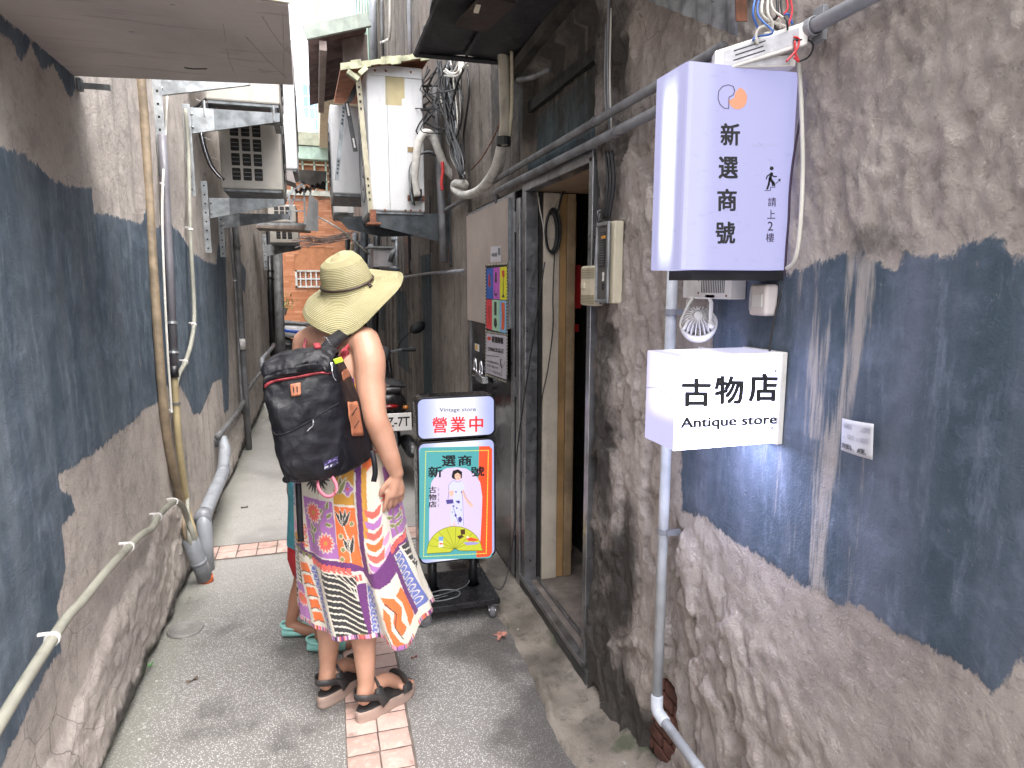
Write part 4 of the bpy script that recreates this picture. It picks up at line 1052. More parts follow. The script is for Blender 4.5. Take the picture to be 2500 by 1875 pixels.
def bracket(lab, Yb, strip, arm, m=M_galv, md=M_galvd, sx=XL, sgn=1, hole_n=8, wide=.045):
    """strip: px top, px bottom on wall; arm: four px corners (wall top, tip top, tip bottom, wall bottom) on plane Yb"""
    a, b = at(*strip[0], X=sx + sgn * .006), at(*strip[1], X=sx + sgn * .006)
    y_ = (a.y + b.y) / 2; 
    t = thing('wall_bracket', lab, 'bracket', (sx, y_, a.z), 'galvanised brackets for air conditioners on the left wall' if sgn > 0 else 'steel brackets under the right air conditioners')
    w_ = wide
    mb = MB(); mb.box(sx + sgn * .001, sx + sgn * .006, y_ - w_ / 2, y_ + w_ / 2, b.z, a.z); mb.box(sx + sgn * .006, sx + sgn * w_, y_ - w_ / 2, y_ - w_ / 2 + .004, b.z, a.z)
    mb.build('upright', m, t, bev=.001)
    mb = MB(); n_ = hole_n
    for i in range(n_):
        z_ = b.z + (a.z - b.z) * (i + .5) / n_; mb.box(sx + sgn * (w_ * .38), sx + sgn * (w_ * .62), y_ - w_ / 2 - .0012, y_ - w_ / 2, z_ - .006, z_ + .006)
    h = mb.build('slot_hole', M_inner, t); h['kind'] = 'stuff'
    P = [at(*q, Y=Yb) for q in arm]
    P[0].x = P[3].x = sx + sgn * .03
    mb = MB(); mb.prism(P, (0, .004, 0))
    top0, top1 = P[0], P[1]
    mb.add([top0, top1, top1 + V(0, .04, 0), top0 + V(0, .04, 0)], [(0, 1, 2, 3)]); mb.add([P[3], P[2], P[2] + V(0, .02, 0), P[3] + V(0, .02, 0)], [(0, 1, 2, 3)])
    mb.build('arm', md, t)
    c = (P[0] * .92 + P[1] * .08); mb = MB()
    mb.prism([P[0] + V(0, -.003, 0), P[0].lerp(P[1], .26) + V(0, -.003, 0), P[3].lerp(P[2], .26) + V(0, -.003, 0), P[3] + V(0, -.003, 0)], (0, .0028, 0)); mb.build('gusset', m, t)
    for f in (.25, .75):
        q = P[0].lerp(P[3], f) + V(sgn * .012, -.004, 0); mb = MB(); mb.lathe([(.0005, .006), (.007, .005), (.009, 0)], q, 8, M=Matrix.Rotation(R(90), 3, 'X')); mb.build('bolt', M_galv, t, smooth=True)
    return t
bracket('bright galvanised bracket with slotted upright right under the canopy plate', 3.94, ((375, 150), (389, 424)), ((388, 160), (610, 180), (610, 207), (388, 233)), md=M_galv, hole_n=9)
bracket('galvanised bracket with an oval slot across the louvred air conditioner', 4.85, ((450, 258), (462, 478)), ((462, 262), (683, 276), (683, 297), (464, 326)), hole_n=7)
bracket('galvanised bracket with dotted upright under the louvred air conditioner', 5.45, ((489, 440), (507, 618)), ((505, 483), (694, 486), (694, 500), (507, 533)), hole_n=8)
bracket('galvanised bracket just beyond the one under the louvred air conditioner', 6.08, ((530, 525), (544, 629)), ((540, 520), (706, 523), (706, 533), (542, 559)), hole_n=6)
bracket('dull steel bracket far down the left wall under the smallest air conditioner', 11.1, ((640, 572), (646, 660)), ((645, 597), (736, 600), (735, 609), (650, 626)), hole_n=6, wide=.06)

M_acb = mat('beige_grey_casing', (.40, .375, .335), .5, var=.08, dirt=.25)
M_acw = mat('white_enamel_casing', (.52, .52, .525), .4, var=.05, dirt=.18, sc=4)
def aircon(lab, x0, x1, y0, y1, z0, z1, m, face, grille=None, name='air_conditioner', grp='air conditioners on the alley walls'):
    """face: +1 the fan side looks along +x"""
    t = thing(name, lab, 'air conditioner', ((x0 + x1) / 2, (y0 + y1) / 2, z0), grp)
    mb = MB(); mb.box(x0, x1, y0, y1, z0 + .02, z1); mb.build('casing', m, t, bev=.012)
    mb = MB(); mb.box(x0 + .01, x1 - .01, y0 + .01, y1 - .01, z0, z0 + .02); mb.build('base_tray', M_galvd, t, bev=.003)
    fx = x1 if face > 0 else x0; cy, cz, r_ = (y0 + y1) / 2 + .05, (z0 + z1) / 2, min(y1 - y0, z1 - z0) * .42
    mb = MB()
    for q in (.25, .5, .75, 1): mb.lathe([(r_ * q - .004, 0), (r_ * q, .004), (r_ * q + .004, 0)], (fx + .004 * face, cy, cz), 24, M=Matrix.Rotation(R(90 * face), 3, 'Y'))
    mb.build('fan_guard', M_blackp, t)
    if grille:
        c0, c1, nc, r0, r1, nr = grille
        for i in range(nc):
            for j in range(nr):
                gx0 = x0 + (x1 - x0) * (c0 + (c1 - c0) * (i + .12) / nc); gx1 = x0 + (x1 - x0) * (c0 + (c1 - c0) * (i + .88) / nc)
                gz0 = z0 + (z1 - z0) * (r0 + (r1 - r0) * (j + .08) / nr); gz1 = z0 + (z1 - z0) * (r0 + (r1 - r0) * (j + .92) / nr)
                pr = rrect(gx0, gx1, gz0, gz1, .008, 3); mb = MB(); mb.prism([(a, y0 - .0005, b) for a, b in pr], (0, .001, 0))
                for k in (1, 2): zz = gz0 + (gz1 - gz0) * k / 3; mb.m = 1; mb.box(gx0 + .004, gx1 - .004, y0 - .002, y0 - .0006, zz - .0018, zz + .0018); mb.m = 0
                mb.build('louvre_opening', [M_inner, M_galvd], t)
    return t
p, q = at(542, 466, Y=5.55), at(680, 250, Y=5.55)
acl = aircon('beige air conditioner with rows of dark louvre openings on the left wall', p.x, q.x, 5.55, 6.35, p.z, q.z + .08, M_acb, 1, (.16, .70, 3, .10, .96, 6))
# dull metal underside of the one above it
p, q = at(505, 262, Y=4.95), at(682, 210, Y=4.95)
acu = aircon('higher air conditioner on the left, only its ribbed underside showing below the canopy', p.x, q.x, 4.9, 5.45, 2.80, 3.35, M_acb, 1)
mb = MB()
for y_ in (4.97, 5.08, 5.2, 5.32): mb.box(p.x + .06, q.x - .06, y_, y_ + .03, 2.79, 2.80)
mb.build('underside_rib', mat('brownish_tray', (.13, .10, .09), .6), acu)
t = thing('mounting_rail', 'pair of black slotted rails carrying the higher left air conditioner', 'rail', (-.4, 5.1, 2.78))
for px in (500, 668):
    a = at(px, 268, Y=4.86); mb = MB(); mb.box(a.x - .02, a.x + .02, 4.86, 5.5, 2.755, 2.79); mb.build('rail', M_black, t, bev=.002)
    mb = MB(); mb.tube([(a.x, 4.85, 2.80), (a.x, 4.85, 2.70)], .008, 8); mb.build('bolt', M_galv, t)
p, q = at(640, 415, Y=6.6), at(717, 200, Y=6.6)
aircon('tall white air conditioner edge showing between the canopy and the sky', p.x, q.x, 6.6, 7.3, p.z, q.z + .3, M_acw, 1)
mb = MB(); a, b = at(683, 415, Y=6.55), at(718, 418, Y=6.55); 
t = thing('mounting_tray', 'perforated angle tray at the foot of the tall white air conditioner', 'bracket', a)
mb.prism([at(683, 413, Y=6.5), at(714, 417, Y=6.5), at(722, 447, Y=6.5), at(697, 438, Y=6.5)], (0, .35, 0)); mb.build('tray', mat('pinkish_zinc', (.36, .32, .31), .5, .3), t)
cable('hose', [at(x, y, Y=5.2) for x, y in ((448, 232), (455, 255), (475, 262), (505, 240), (520, 225))], .010, M_blackp, 'black looped hose above the slotted bracket on the left', 'hose')
for i in range(3):
    cable('hose', [at(x + i * 4, y + i * 2, Y=5.35) for x, y in ((487, 322), (495, 360), (510, 400), (528, 425), (540, 435))], .009, M_blackp if i != 1 else M_chrome, ('outer black hose', 'shiny silver hose', 'inner black hose')[i] + ' curving down beside the louvred air conditioner', 'hose')
for i, (x, y) in enumerate(((502, 338), (520, 387), (482, 245))):
    mb = MB(); a, b = at(x - 4, y - 3, Y=5.3), at(x + 16, y + 6, Y=5.3); mb.tube([a, b], .003, 6); tag(mb.build('cable_tie', M_white), ('middle', 'lowest', 'topmost')[i] + ' white cable tie round the hoses by the louvred air conditioner', 'cable tie')

pipe('brown stained flat pipe down the left wall to the floor sleeve', [(338, 60), (344, 190), (355, 330), (372, 620), (388, 853), (400, 1000), (415, 1110), (432, 1190), (446, 1250)] + to_sleeve(-.016, .01), .021, M_brownpipe, X=-.742)
pipe('smooth grey conduit with a black taped end beside the brown pipe', [(395, 330), (402, 430), (412, 620), (425, 895)], .0215, mat('mauve_grey_pvc', (.15, .145, .16), .4, var=.15, dirt=.2), clips=((418, 770), (424, 893)), clipm=M_galv, smooth_=False)
mb = MB(); a, b = at(424, 893, X=-.728), at(426, 921, X=-.728); mb.tube([a, b], .0225, 12); tag(mb.build('tape_wrap', M_black, smooth=True), 'black tape wrap where the grey conduit ends on the left wall', 'tape')
pipe('tan tube leaving the taped conduit down to the floor sleeve', [(425, 915), (430, 985), (436, 1080), (449, 1180), (459, 1250)] + to_sleeve(.016, .01), .017, mat('tan_tube', (.36, .29, .16), .5, var=.2, dirt=.3), clips=((428, 990),), clipm=M_pvcd)
pipe('thin white cable clipped alongside the grey conduit', [(408, 235), (404, 330), (398, 440), (396, 520), (399, 640), (408, 840), (416, 960), (419, 1010)], .006, M_wirew, 'cable', clips=((401, 462), (415, 1018)))
pipe('cream hose bowing outwards then down to the floor sleeve', [(452, 265), (460, 360), (462, 450), (466, 600), (474, 760), (468, 830), (452, 885), (436, 915), (430, 950), (434, 1010), (446, 1120), (456, 1200)] + to_sleeve(.0, -.02), .0125, M_hose, 'hose', clips=((463, 560), (474, 797), (452, 888)))
pipe('sagging cream conduit held by white clips low on the left wall', [(-140, 2010), (0, 1765), (70, 1650), (128, 1560), (165, 1505), (200, 1468), (262, 1392), (315, 1335), (345, 1305), (370, 1290), (388, 1258), (425, 1225), (446, 1238), (458, 1268)] + to_sleeve(.02, -.02), .0145, M_hose, 'conduit_pipe', X=-.700, clips=((128, 1560), (315, 1337), (386, 1262), (424, 1228)))
# sleeve and thick elbow pipe
t = thing('floor_sleeve', 'grey plastic sleeve gathering the pipes at the ground with an orange end', 'pipe', (-.66, 3.85, 0))
gp = at(503, 1420, Z=.0); tp = at(464, 1315, Y=gp.y - .08)
mb = MB(); mb.tube([gp + V(-.003, 0, .02), gp.lerp(tp, .45), gp.lerp(tp, .45001), tp], .040, 18); mb.build('sleeve', M_pvc, t, smooth=True)
mb = MB(); mb.tube([gp.lerp(tp, .45), gp.lerp(tp, .52)], .0425, 18); mb.build('collar', M_pvc, t, smooth=True)
mb = MB(); mb.tube([gp + V(.004, 0, 0), gp + V(0, 0, .035)], .037, 16); mb.build('orange_liner', mat('orange_pipe_liner', (.65, .13, .04), .5), t, smooth=True)
t = thing('downpipe', 'thick grey pipe elbowing out of the left wall and slanting to the floor', 'pipe', (-.7, 5, .4))
E_ = [at(x, y, X=XE) for x, y, XE in ((524, 1080, -.76), (545, 1076, -.70), (549, 1100, -.685), (545, 1150, -.685), (540, 1163, -.68), (496, 1262, -.675), (499, 1286, -.668), (488, 1340, -.65), (500, 1440, -.645))]
E_ = [E_[0], E_[1], E_[2], E_[3], E_[4], E_[5], E_[6], V(E_[6].x, E_[6].y - .02, .15), V(E_[6].x, E_[6].y - .02, -.02)]
mb = MB(); mb.tube(E_, [.040, .042, .042, .042, .042, .042, .043, .043, .043], 18); mb.build('tube', mat('pale_grey_pvc', (.27, .285, .31), .38, var=.12, dirt=.3), t, smooth=True)
for i in (3, 5):
    d = (E_[i + 1] - E_[i - 1]).normalized(); mb = MB(); mb.tube([E_[i] - d * .035, E_[i] + d * .035], .047, 18); mb.build('socket', M_pvc, t, smooth=True)
pipe('grey conduit climbing along the left wall plinth from the broken corner', [(531, 1066), (560, 1032), (591, 988), (607, 950), (620, 930), (640, 905)], .022, M_pvcd, X=-.72)
pipe('straight grey downpipe with a pale band in the middle of the left wall', [(566, 470), (578, 600), (592, 840), (608, 1096)], .030, M_pvcd, X=-.70, smooth_=False, clips=((577, 600),), clipm=M_pvcd)
mb = MB(); a, b = at(590, 828, X=-.70), at(592, 852, X=-.70); mb.tube([a, b], .0325, 14); tag(mb.build('pipe_label', M_white, smooth=True), 'pale label wrapped round the straight downpipe', 'label')
pipe('slim grey pipe close beside the banded downpipe', [(560, 480), (567, 620), (574, 700), (585, 900), (592, 1010)], .013, M_pvcd, X=-.73, clips=((572, 688),))
pipe('black jointed downpipe at the far end of the left wall', [(656, 560), (660, 700), (666, 870)], .055, M_black, X=-.72, smooth_=False, clips=((659, 660), (660, 690)), clipm=M_black)
pipe('thick grey downpipe on the far corner of the left wall', [(676, 575), (680, 700), (685, 905)], .09, M_pvcd, X=-.66, smooth_=False)
pipe('short bent pipe low at the far end of the left wall', [(640, 905), (640, 877), (665, 848), (668, 840)], .03, M_pvc, X=-.70, smooth_=False)
# ---- far left clutter over the alley
t = thing('small_awning', 'small dark corrugated awning over the alley past the white air conditioner', 'awning', at(750, 440, Y=9))
mb = MB(); A_, B_ = at(718, 440, Y=8.6), at(798, 418, Y=8.6)
rows = [[A_.lerp(B_, i / 40) + V(0, 1.3 * j, .09 * math.sin(i * .95) * .18) + V(0, 0, -.12 * (1 - j)) for i in range(41)] for j in (0, 1)]
mb.grid(rows); mb.build('sheet', mat('brown_corrugated', (.055, .04, .035), .7, var=.4), t, smooth=True)
mb = MB(); mb.prism([at(718, 413, Y=8.7), at(797, 418, Y=8.7), at(795, 464, Y=8.7), at(760, 455, Y=8.7), at(718, 430, Y=8.7)], (0, .03, 0)); mb.build('end_board', mat('sooty_timber', (.045, .04, .034), .85, var=.5), t)
t = thing('steel_rack', 'tangle of pale steel struts hanging below the small dark awning', 'rack', at(730, 480, Y=8.8))
for a, b, w_ in (((697, 480), (752, 440), .05), ((722, 440), (775, 452), .05), ((705, 470), (712, 545), .04), ((742, 455), (745, 548), .04), ((697, 488), (745, 488), .03), ((700, 515), (740, 515), .03), ((722, 470), (700, 540), .03), ((760, 450), (752, 545), .03)):
    mb = MB(); mb.beam(at(*a, Y=8.8), at(*b, Y=8.8), w_ * .6, w_ * .6); mb.build('strut', M_galv, t)
t = thing('hanging_panel', 'grey sheet panel hanging edge out above the orange tiled building', 'panel', at(762, 520, Y=8.5))
mb = MB(); mb.prism([at(*p_, Y=8.5) for p_ in ((755, 470), (777, 492), (777, 565), (745, 562))], (0, .02, 0)); mb.build('sheet', mat('grey_sheet', (.22, .22, .22), .6, var=.2, dirt=.2), t)
t = thing('shelf_ledge', 'rusty pale ledge sticking out above the smallest left air conditioner', 'ledge', at(690, 556, Y=9.3))
mb = MB(); mb.prism([at(*p_, Y=9.3) for p_ in ((625, 549), (758, 548), (758, 562), (625, 556))], (0, .5, 0)); mb.build('board', mat('rusty_cream', (.33, .27, .23), .7, var=.3, dirt=.4), t)
mb = MB(); mb.beam(at(630, 547, Y=9.25), at(756, 547, Y=9.25), .03, .03); mb.build('rail', M_galv, t)
p, q = at(660, 596, Y=10.6), at(728, 560, Y=10.6)
aircon('smallest air conditioner far down the left wall on a dull steel bracket', p.x, q.x, 10.6, 11.4, p.z, q.z, M_acb, 1, (.2, .8, 3, .3, .9, 1))
p, q = at(655, 545, Y=9.6), at(722, 500, Y=9.6)
aircon('weathered air conditioner above the rusty ledge with a louvred side', p.x, q.x, 9.6, 10.3, p.z, q.z, M_acb, 1, (.2, .8, 3, .2, .9, 3))

# ================================================================== right: condensers, roofs, hoses
p, q = at(904, 521, Y=5.0), at(1031, 168, Y=5.0)
acr = aircon('large white air conditioner end panel with a tan patch, high on the right wall', p.x, q.x, 5.0, 5.9, p.z, q.z, M_acw, -1)
def onc(px, py, Y=4.9985): return at(px, py, Y=Y)
mb = MB(); mb.prism([onc(*a, 4.9992) for a in ((940, 180), (987, 182), (988, 240), (981, 241), (981, 258), (941, 256))], (0, .001, 0)); mb.build('tan_patch', mat('tan_adhesive', (.40, .335, .18), .6, var=.12), acr)
mb = MB(); a, b = onc(897, 182), onc(1029, 168); mb.box(a.x, b.x, 4.992, 5.0, a.z, b.z + .0); mb.build('top_flange', M_acw, acr, bev=.002)
mb = MB(); a, b = onc(943, 182), onc(953, 515); mb.beam(a, b, .003, .003); mb.build('panel_seam', M_galvd, acr)
mb = MB(); a, b = onc(995, 371), onc(1018, 360); mb.box(a.x, b.x, 4.996, 5.001, a.z, b.z); mb.build('handle_recess', mat('ochre_recess', (.18, .13, .06), .7), acr)
mb = MB(); a, b = onc(995, 490), onc(1036, 478); mb.box(a.x, b.x, 4.993, 5.0, a.z, b.z); mb.build('valve_plate', M_rust, acr)
for px, py in ((1005, 483), (1025, 484)):
    mb = MB(); mb.tube([onc(px, py, 4.995), onc(px, py, 4.94)], .022, 8); mb.tube([onc(px, py, 4.95), onc(px, py - 22, 4.95)], .016, 8); mb.build('valve', M_blackp, acr)
for px, py in ((915, 172), (942, 173), (1003, 176), (905, 512), (940, 513), (990, 514), (1003, 514), (1026, 514)):
    mb = MB(); mb.lathe([(.0005, .004), (.008, .003), (.009, 0)], onc(px, py, 4.991), 8, M=Matrix.Rotation(R(90), 3, 'X')); mb.build('screw', M_rust, acr)
p, q = at(868, 480, Y=6.1), at(905, 262, Y=6.1)
aircon('narrow white air conditioner wedged behind the large one under the orange roof', .18, .52, 6.1, 6.9, p.z, q.z, M_acw, -1)
p, q = at(815, 525, Y=7.6), at(862, 450, Y=7.6)
acs = aircon('small old white condenser past the large one, on the same steel arms', p.x, q.x, 7.6, 8.3, p.z, q.z, M_acw, -1)
mb = MB(); a, b = at(838, 472, Y=7.59), at(850, 461, Y=7.59); mb.box(a.x, b.x, 7.592, 7.6, a.z, b.z); a, b = at(826, 518, Y=7.59), at(848, 498, Y=7.59); mb.box(a.x, b.x, 7.57, 7.6, a.z, b.z); mb.build('service_cover', M_white, acs)
# arms under them
def rarm(lab, Yb, P, m=M_galvd):
    t = thing('wall_bracket', lab, 'bracket', at(*P[0], Y=Yb), 'steel brackets under the right air conditioners')
    mb = MB(); Q = [at(*a, Y=Yb) for a in P]; mb.prism(Q, (0, .006, 0)); mb.add([Q[0], Q[1], Q[1] + V(0, .05, 0), Q[0] + V(0, .05, 0)], [(0, 1, 2, 3)]); mb.build('arm', m, t)
    mb = MB(); mb.box(.985, 1.0, Yb - .03, Yb + .03, Q[2].z - .15, Q[1].z + .15); mb.build('upright', m, t, bev=.001)
    return t
M_darkst = mat('sooty_steel', (.06, .068, .075), .45, .5, var=.5, sc=9, dirt=.4)
rarm('heavy sooty steel arm under the large white air conditioner', 5.02, ((900, 520), (1108, 522), (1108, 600), (1080, 592), (905, 548)), M_darkst)
rarm('second sooty arm tapering left under the small old condenser', 5.9, ((822, 530), (1040, 522), (1040, 575), (930, 578), (850, 560)), M_darkst)
t = thing('angle_bracket', 'rusty angle foot at the lower left corner of the large white air conditioner', 'bracket', at(910, 520, Y=4.98))
mb = MB(); a, b = at(903, 545, Y=4.97), at(918, 512, Y=4.97); mb.box(a.x, b.x, 4.96, 4.975, a.z, b.z); mb.box(a.x - .02, b.x + .03, 4.94, 5.1, a.z - .01, a.z + .006); mb.build('angle', M_rust, t, bev=.002)
for i, (pts, w_, m, lab) in enumerate(((((873, 178), (906, 520)), .036, mat('yellowed_steel', (.36, .33, .24), .6, .2, var=.3, dirt=.5), 'yellowed perforated strut slanting past the left edge of the large air conditioner'),
                                ((((846, 250), (868, 370))), .034, M_black, 'black perforated strap hanging from the orange roof'),
                                ((((840, 255), (822, 440))), .03, M_galvd, 'thin grey brace left of the black perforated strap'))):
    t = thing('steel_strut', lab, 'strut', at(*pts[0], Y=4.97 + .3 * (i > 0)))
    mb = MB(); A_, B_ = at(*pts[0], Y=4.97 + .3 * (i > 0)), at(*pts[1], Y=4.97 + .3 * (i > 0)); mb.beam(A_, B_, w_, .006, up=(0, 1, 0)); mb.build('bar', m, t)
    mb = MB()
    for k in list(range(1, 6)) + list(range(15, 19)):
        c_ = A_.lerp(B_, k / 20); mb.box(c_.x - .006, c_.x + .006, c_.y - .006, c_.y - .0045, c_.z - .008, c_.z + .008)
    h = mb.build('hole', M_inner if i != 1 else M_white, t); h['kind'] = 'stuff'
# timber-clad and corrugated roofs
M_ply = mat('orange_plywood', (.36, .12, .045), .7, var=.35, sc=5, dirt=.3)
t = tag(thing('plywood_canopy', 'orange plywood roof sheet with mossy edge over the large white air conditioner', 'roof', at(900, 160, Y=5)), kind='thing')
c0, c1 = at(832, 168, Y=4.9), at(1050, 140, Y=4.9); c2, c3 = at(815, 252, Y=6.6), at(1010, 215, Y=6.6)
mb = MB(); mb.prism([c0, c1, V(c1.x, 6.6, c1.z + .1), V(c2.x, 6.6, c2.z)], (0, 0, .02)); mb.build('sheet', M_ply, t)
mb = MB()
for k in range(9):
    a, b = c0.lerp(c1, k / 9.), c0.lerp(c1, (k + .93) / 9.); mb.obox((a + b) / 2 + V(0, -.012, .010 + .004 * math.sin(k * 2.1)), (b - a) * .54, (0, .006 + .001 * k, 0), (0, 0, .022 + .006 * math.sin(k * 1.7)))
h_ = mb.build('mossy_edge', mat('mossy_cream', (.36, .36, .24), .8, var=.45, sc=16, dirt=.5), t)
mb = MB(); mb.beam(at(848, 175, Y=4.85), at(875, 195, Y=4.85), .05, .03); mb.beam(at(878, 180, Y=4.85), at(895, 165, Y=4.85), .03, .03); mb.build('end_scrap', mat('mossy_cream', (.36, .36, .24)), t)
mb = MB(); mb.prism([at(*a, Y=5.25) for a in ((868, 200), (882, 205), (858, 250), (846, 248))], (0, .02, 0)); mb.build('black_gusset', M_black, t)
t = tag(thing('corrugated_canopy', 'brown corrugated lean-to roof with a grey green beam, jutting over the alley', 'roof', at(800, 100, Y=7)), kind='thing')
a0, a1 = at(752, 92, Y=7.2), at(896, 58, Y=7.2); 
rows = [[a0.lerp(a1, i / 60) + V(0, 2.3 * j, .03 * math.sin(i * 1.3)) for i in range(61)] for j in (0, 1)]
b0 = at(750, 235, Y=9.6)
rows = [[V(a0.x + (a1.x - a0.x) * j, 7.2 + 2.5 * i / 40 , a0.z + (a1.z - a0.z) * j + .035 * math.sin(i * 1.9)) for i in range(41)] for j in (0, 1)]
mb = MB(); mb.grid(rows); o = mb.build('sheet', mat('brown_rusted_sheet', (.13, .085, .08), .7, var=.45, sc=6, dirt=.3), t, smooth=True)
s_ = o.modifiers.new('thick', 'SOLIDIFY'); s_.thickness = .01
mb = MB(); mb.beam(a0 + V(-.03, -.03, .03), a1 + V(.02, -.03, .03), .05, .13); mb.build('front_beam', mat('grey_green_paint', (.27, .31, .27), .6, var=.2, dirt=.3), t, bev=.003)
mb = MB(); mb.beam(a0 + V(.14, 0, -.06), a0 + V(.14, 2.5, -.06), .07, .09); mb.build('purlin', mat('pinkish_timber', (.27, .22, .2), .7, var=.2), t)
mb = MB(); q0 = at(835, 78, Y=7.5); q1 = at(897, 250, Y=7.5); mb.box(q0.x, q1.x + .02, 7.5, 7.55, q1.z, q0.z); mb.build('side_wall', mat('brown_plaster_panel', (.15, .12, .11), .8, var=.3, dirt=.5), t)
# hoses
M_wrap = mat('white_wrap_tape', (.52, .50, .46), .7, var=.2, dirt=.35, sc=20, bump=.004, bs=30)
cable('wrapped_hose', [at(x, y, Y=Y_) for x, y, Y_ in ((1018, 480, 4.93), (1012, 440, 4.92), (1015, 400, 4.9), (1022, 350, 4.88), (1036, 326, 4.88), (1055, 332, 4.9), (1072, 372, 4.9), (1088, 410, 4.92), (1115, 440, 4.95), (1135, 462, 5.0))], .030, M_wrap, 'thick white wrapped hose arching out of the large air conditioner', 'hose', n=10)
cable('wrapped_hose', [at(x, y, X=.93) for x, y in ((1135, 450), (1112, 448), (1110, 462), (1132, 476), (1160, 470), (1185, 450), (1208, 415), (1222, 365), (1228, 345))], .026, M_wrap, 'white wrapped hose curling back up the wall from the low loop', 'hose', n=10)
cable('wrapped_hose', [at(x, y, X=.93) for x, y in ((1228, 350), (1234, 300), (1232, 200), (1228, 120))], .030, mat('cream_duct', (.47, .43, .35), .6, var=.15, dirt=.4), 'straight cream duct going up under the rain hood', 'duct', n=10)
cable('hose', [at(x, y, X=.95) for x, y in ((1243, 340), (1250, 250), (1249, 120))], .009, M_cream, 'thin yellowed tube beside the straight cream duct', 'tube')
cable('hose', [at(x, y, X=.96) for x, y in ((1155, 472), (1180, 468), (1210, 440), (1226, 400), (1232, 350))], .012, M_wrap, 'slimmer white hose behind the curling wrapped hose', 'hose')
t = thing('strap_tie', 'dark strap binding the duct and hose together on the right wall', 'strap', at(1230, 350, X=.9))
mb = MB(); a = at(1229, 345, X=.92); mb.lathe([(.034, -.02), (.037, -.02), (.037, .02), (.034, .02)], a, 14); mb.beam(a, a + V(.0, .10, -.01), .02, .02); mb.build('band', M_blackp, t)
cable('cable', [at(x, y, Y=4.9) for x, y in ((1008, 500), (1000, 450), (1000, 410), (1015, 385), (1040, 370), (1060, 372))], .006, M_galvd, 'grey cable looping from the valves of the large air conditioner', 'cable')
cable('cable', [at(x, y, Y=4.91) for x, y in ((1012, 502), (1005, 450), (1006, 412), (1022, 380), (1048, 375), (1075, 384))], .006, M_black, 'black cable looping from the valves of the large air conditioner', 'cable')
cable('ribbon', [at(x, y, Y=4.88) for x, y in ((1080, 395), (1081, 420), (1078, 445), (1080, 465))], .012, mat('red_ribbon', (.55, .04, .04), .6), 'red ribbon dangling from the white wrapped hose', 'ribbon')
# wire tangle
wt = thing('wire_tangle', 'thick tangle of black and grey wires on the right wall under the rain hood', 'wires', at(1110, 300, X=.9))
rng = random.Random(11)
for i in range(34):
    x = 1078 + rng.random() * 40; X_ = .95 - rng.random() * .06
    pts = [at(x + rng.uniform(-20, 20), 146 + rng.random() * 30, X=X_), at(x + rng.uniform(-12, 12), 200 + rng.random() * 60, X=X_), at(1100 + rng.uniform(-10, 24), 290 + rng.random() * 50, X=X_),
           at(1112 + rng.uniform(-14, 14), 370, X=X_), at(1130 + rng.uniform(-8, 6), 425 + rng.random() * 12, X=X_)]
    cable('wire', pts, rng.choice((.004, .005, .007, .009)), rng.choice((M_black, M_blackp, M_black, M_galvd, M_wirew)), parent=wt, k=4, n=5)
for i in range(22):
    a = at(1040 + rng.random() * 50, 150 + rng.random() * 130, X=.93); b = at(1035 + rng.random() * 90, 200 + rng.random() * 130, X=.9); c_ = (a + b) / 2 + V(-rng.random() * .2, 0, -rng.random() * .15)
    cable('wire', [a, c_, b], rng.choice((.004, .006, .008)), rng.choice((M_black, M_blackp, M_black)), parent=wt, k=4, n=5)
for i in range(7):
    cable('wire', [at(1075 + rng.random() * 20, 155 + rng.random() * 30, X=.86), at(1100 + rng.random() * 20, 175 + rng.random() * 12, X=.86), at(1120 + rng.random() * 50, 145 + rng.random() * 20, X=.9)], .006, M_wirew, parent=wt, k=5, n=5)
cable('cable', [at(x, y, X=.96) for x, y in ((1140, 170), (1145, 230), (1132, 330), (1134, 400))], .007, M_black, 'single black cable arcing right of the wire tangle', 'cable')
cable('cable', [at(x, y, X=.96) for x, y in ((1230, 262), (1212, 320), (1180, 380), (1150, 415))], .004, M_rust, 'thin rusty wire slanting across the wall behind the hoses', 'wire')
pipe('grey upright conduit between the wire tangle and the large air conditioner', [(1062, 215), (1066, 300), (1078, 500), (1084, 640)], .030, M_pvcd, X=.93, smooth_=False)
cable('conduit_pipe', [at(x, y, X=.96) for x, y in ((1265, 195), (1300, 188), (1340, 170))], .013, M_pvcd, 'short bent conduit poking out under the rain hood', 'pipe')
# pipes climbing above the condensers
for i, (px, r_, m, lab) in enumerate(((909, .055, M_pvc, 'thick pale grey pipe climbing above the orange roof'), (931, .018, M_pvcd, 'slim grey pipe just right of the thick pale pipe'), (950, .016, M_wirew, 'white tube with a bend above the orange roof'), (998, .02, M_pvc, 'thin pale conduit nearest the rain hood, above the orange roof'))):
    pts = [(px, -60), (px + 2, 60), (px + 4, 150)]
    if i == 2: pts = [(952, -60), (952, 80), (945, 98), (930, 104)]
    pipe(lab, pts, r_, m, X=.92, smooth_=(i == 2))
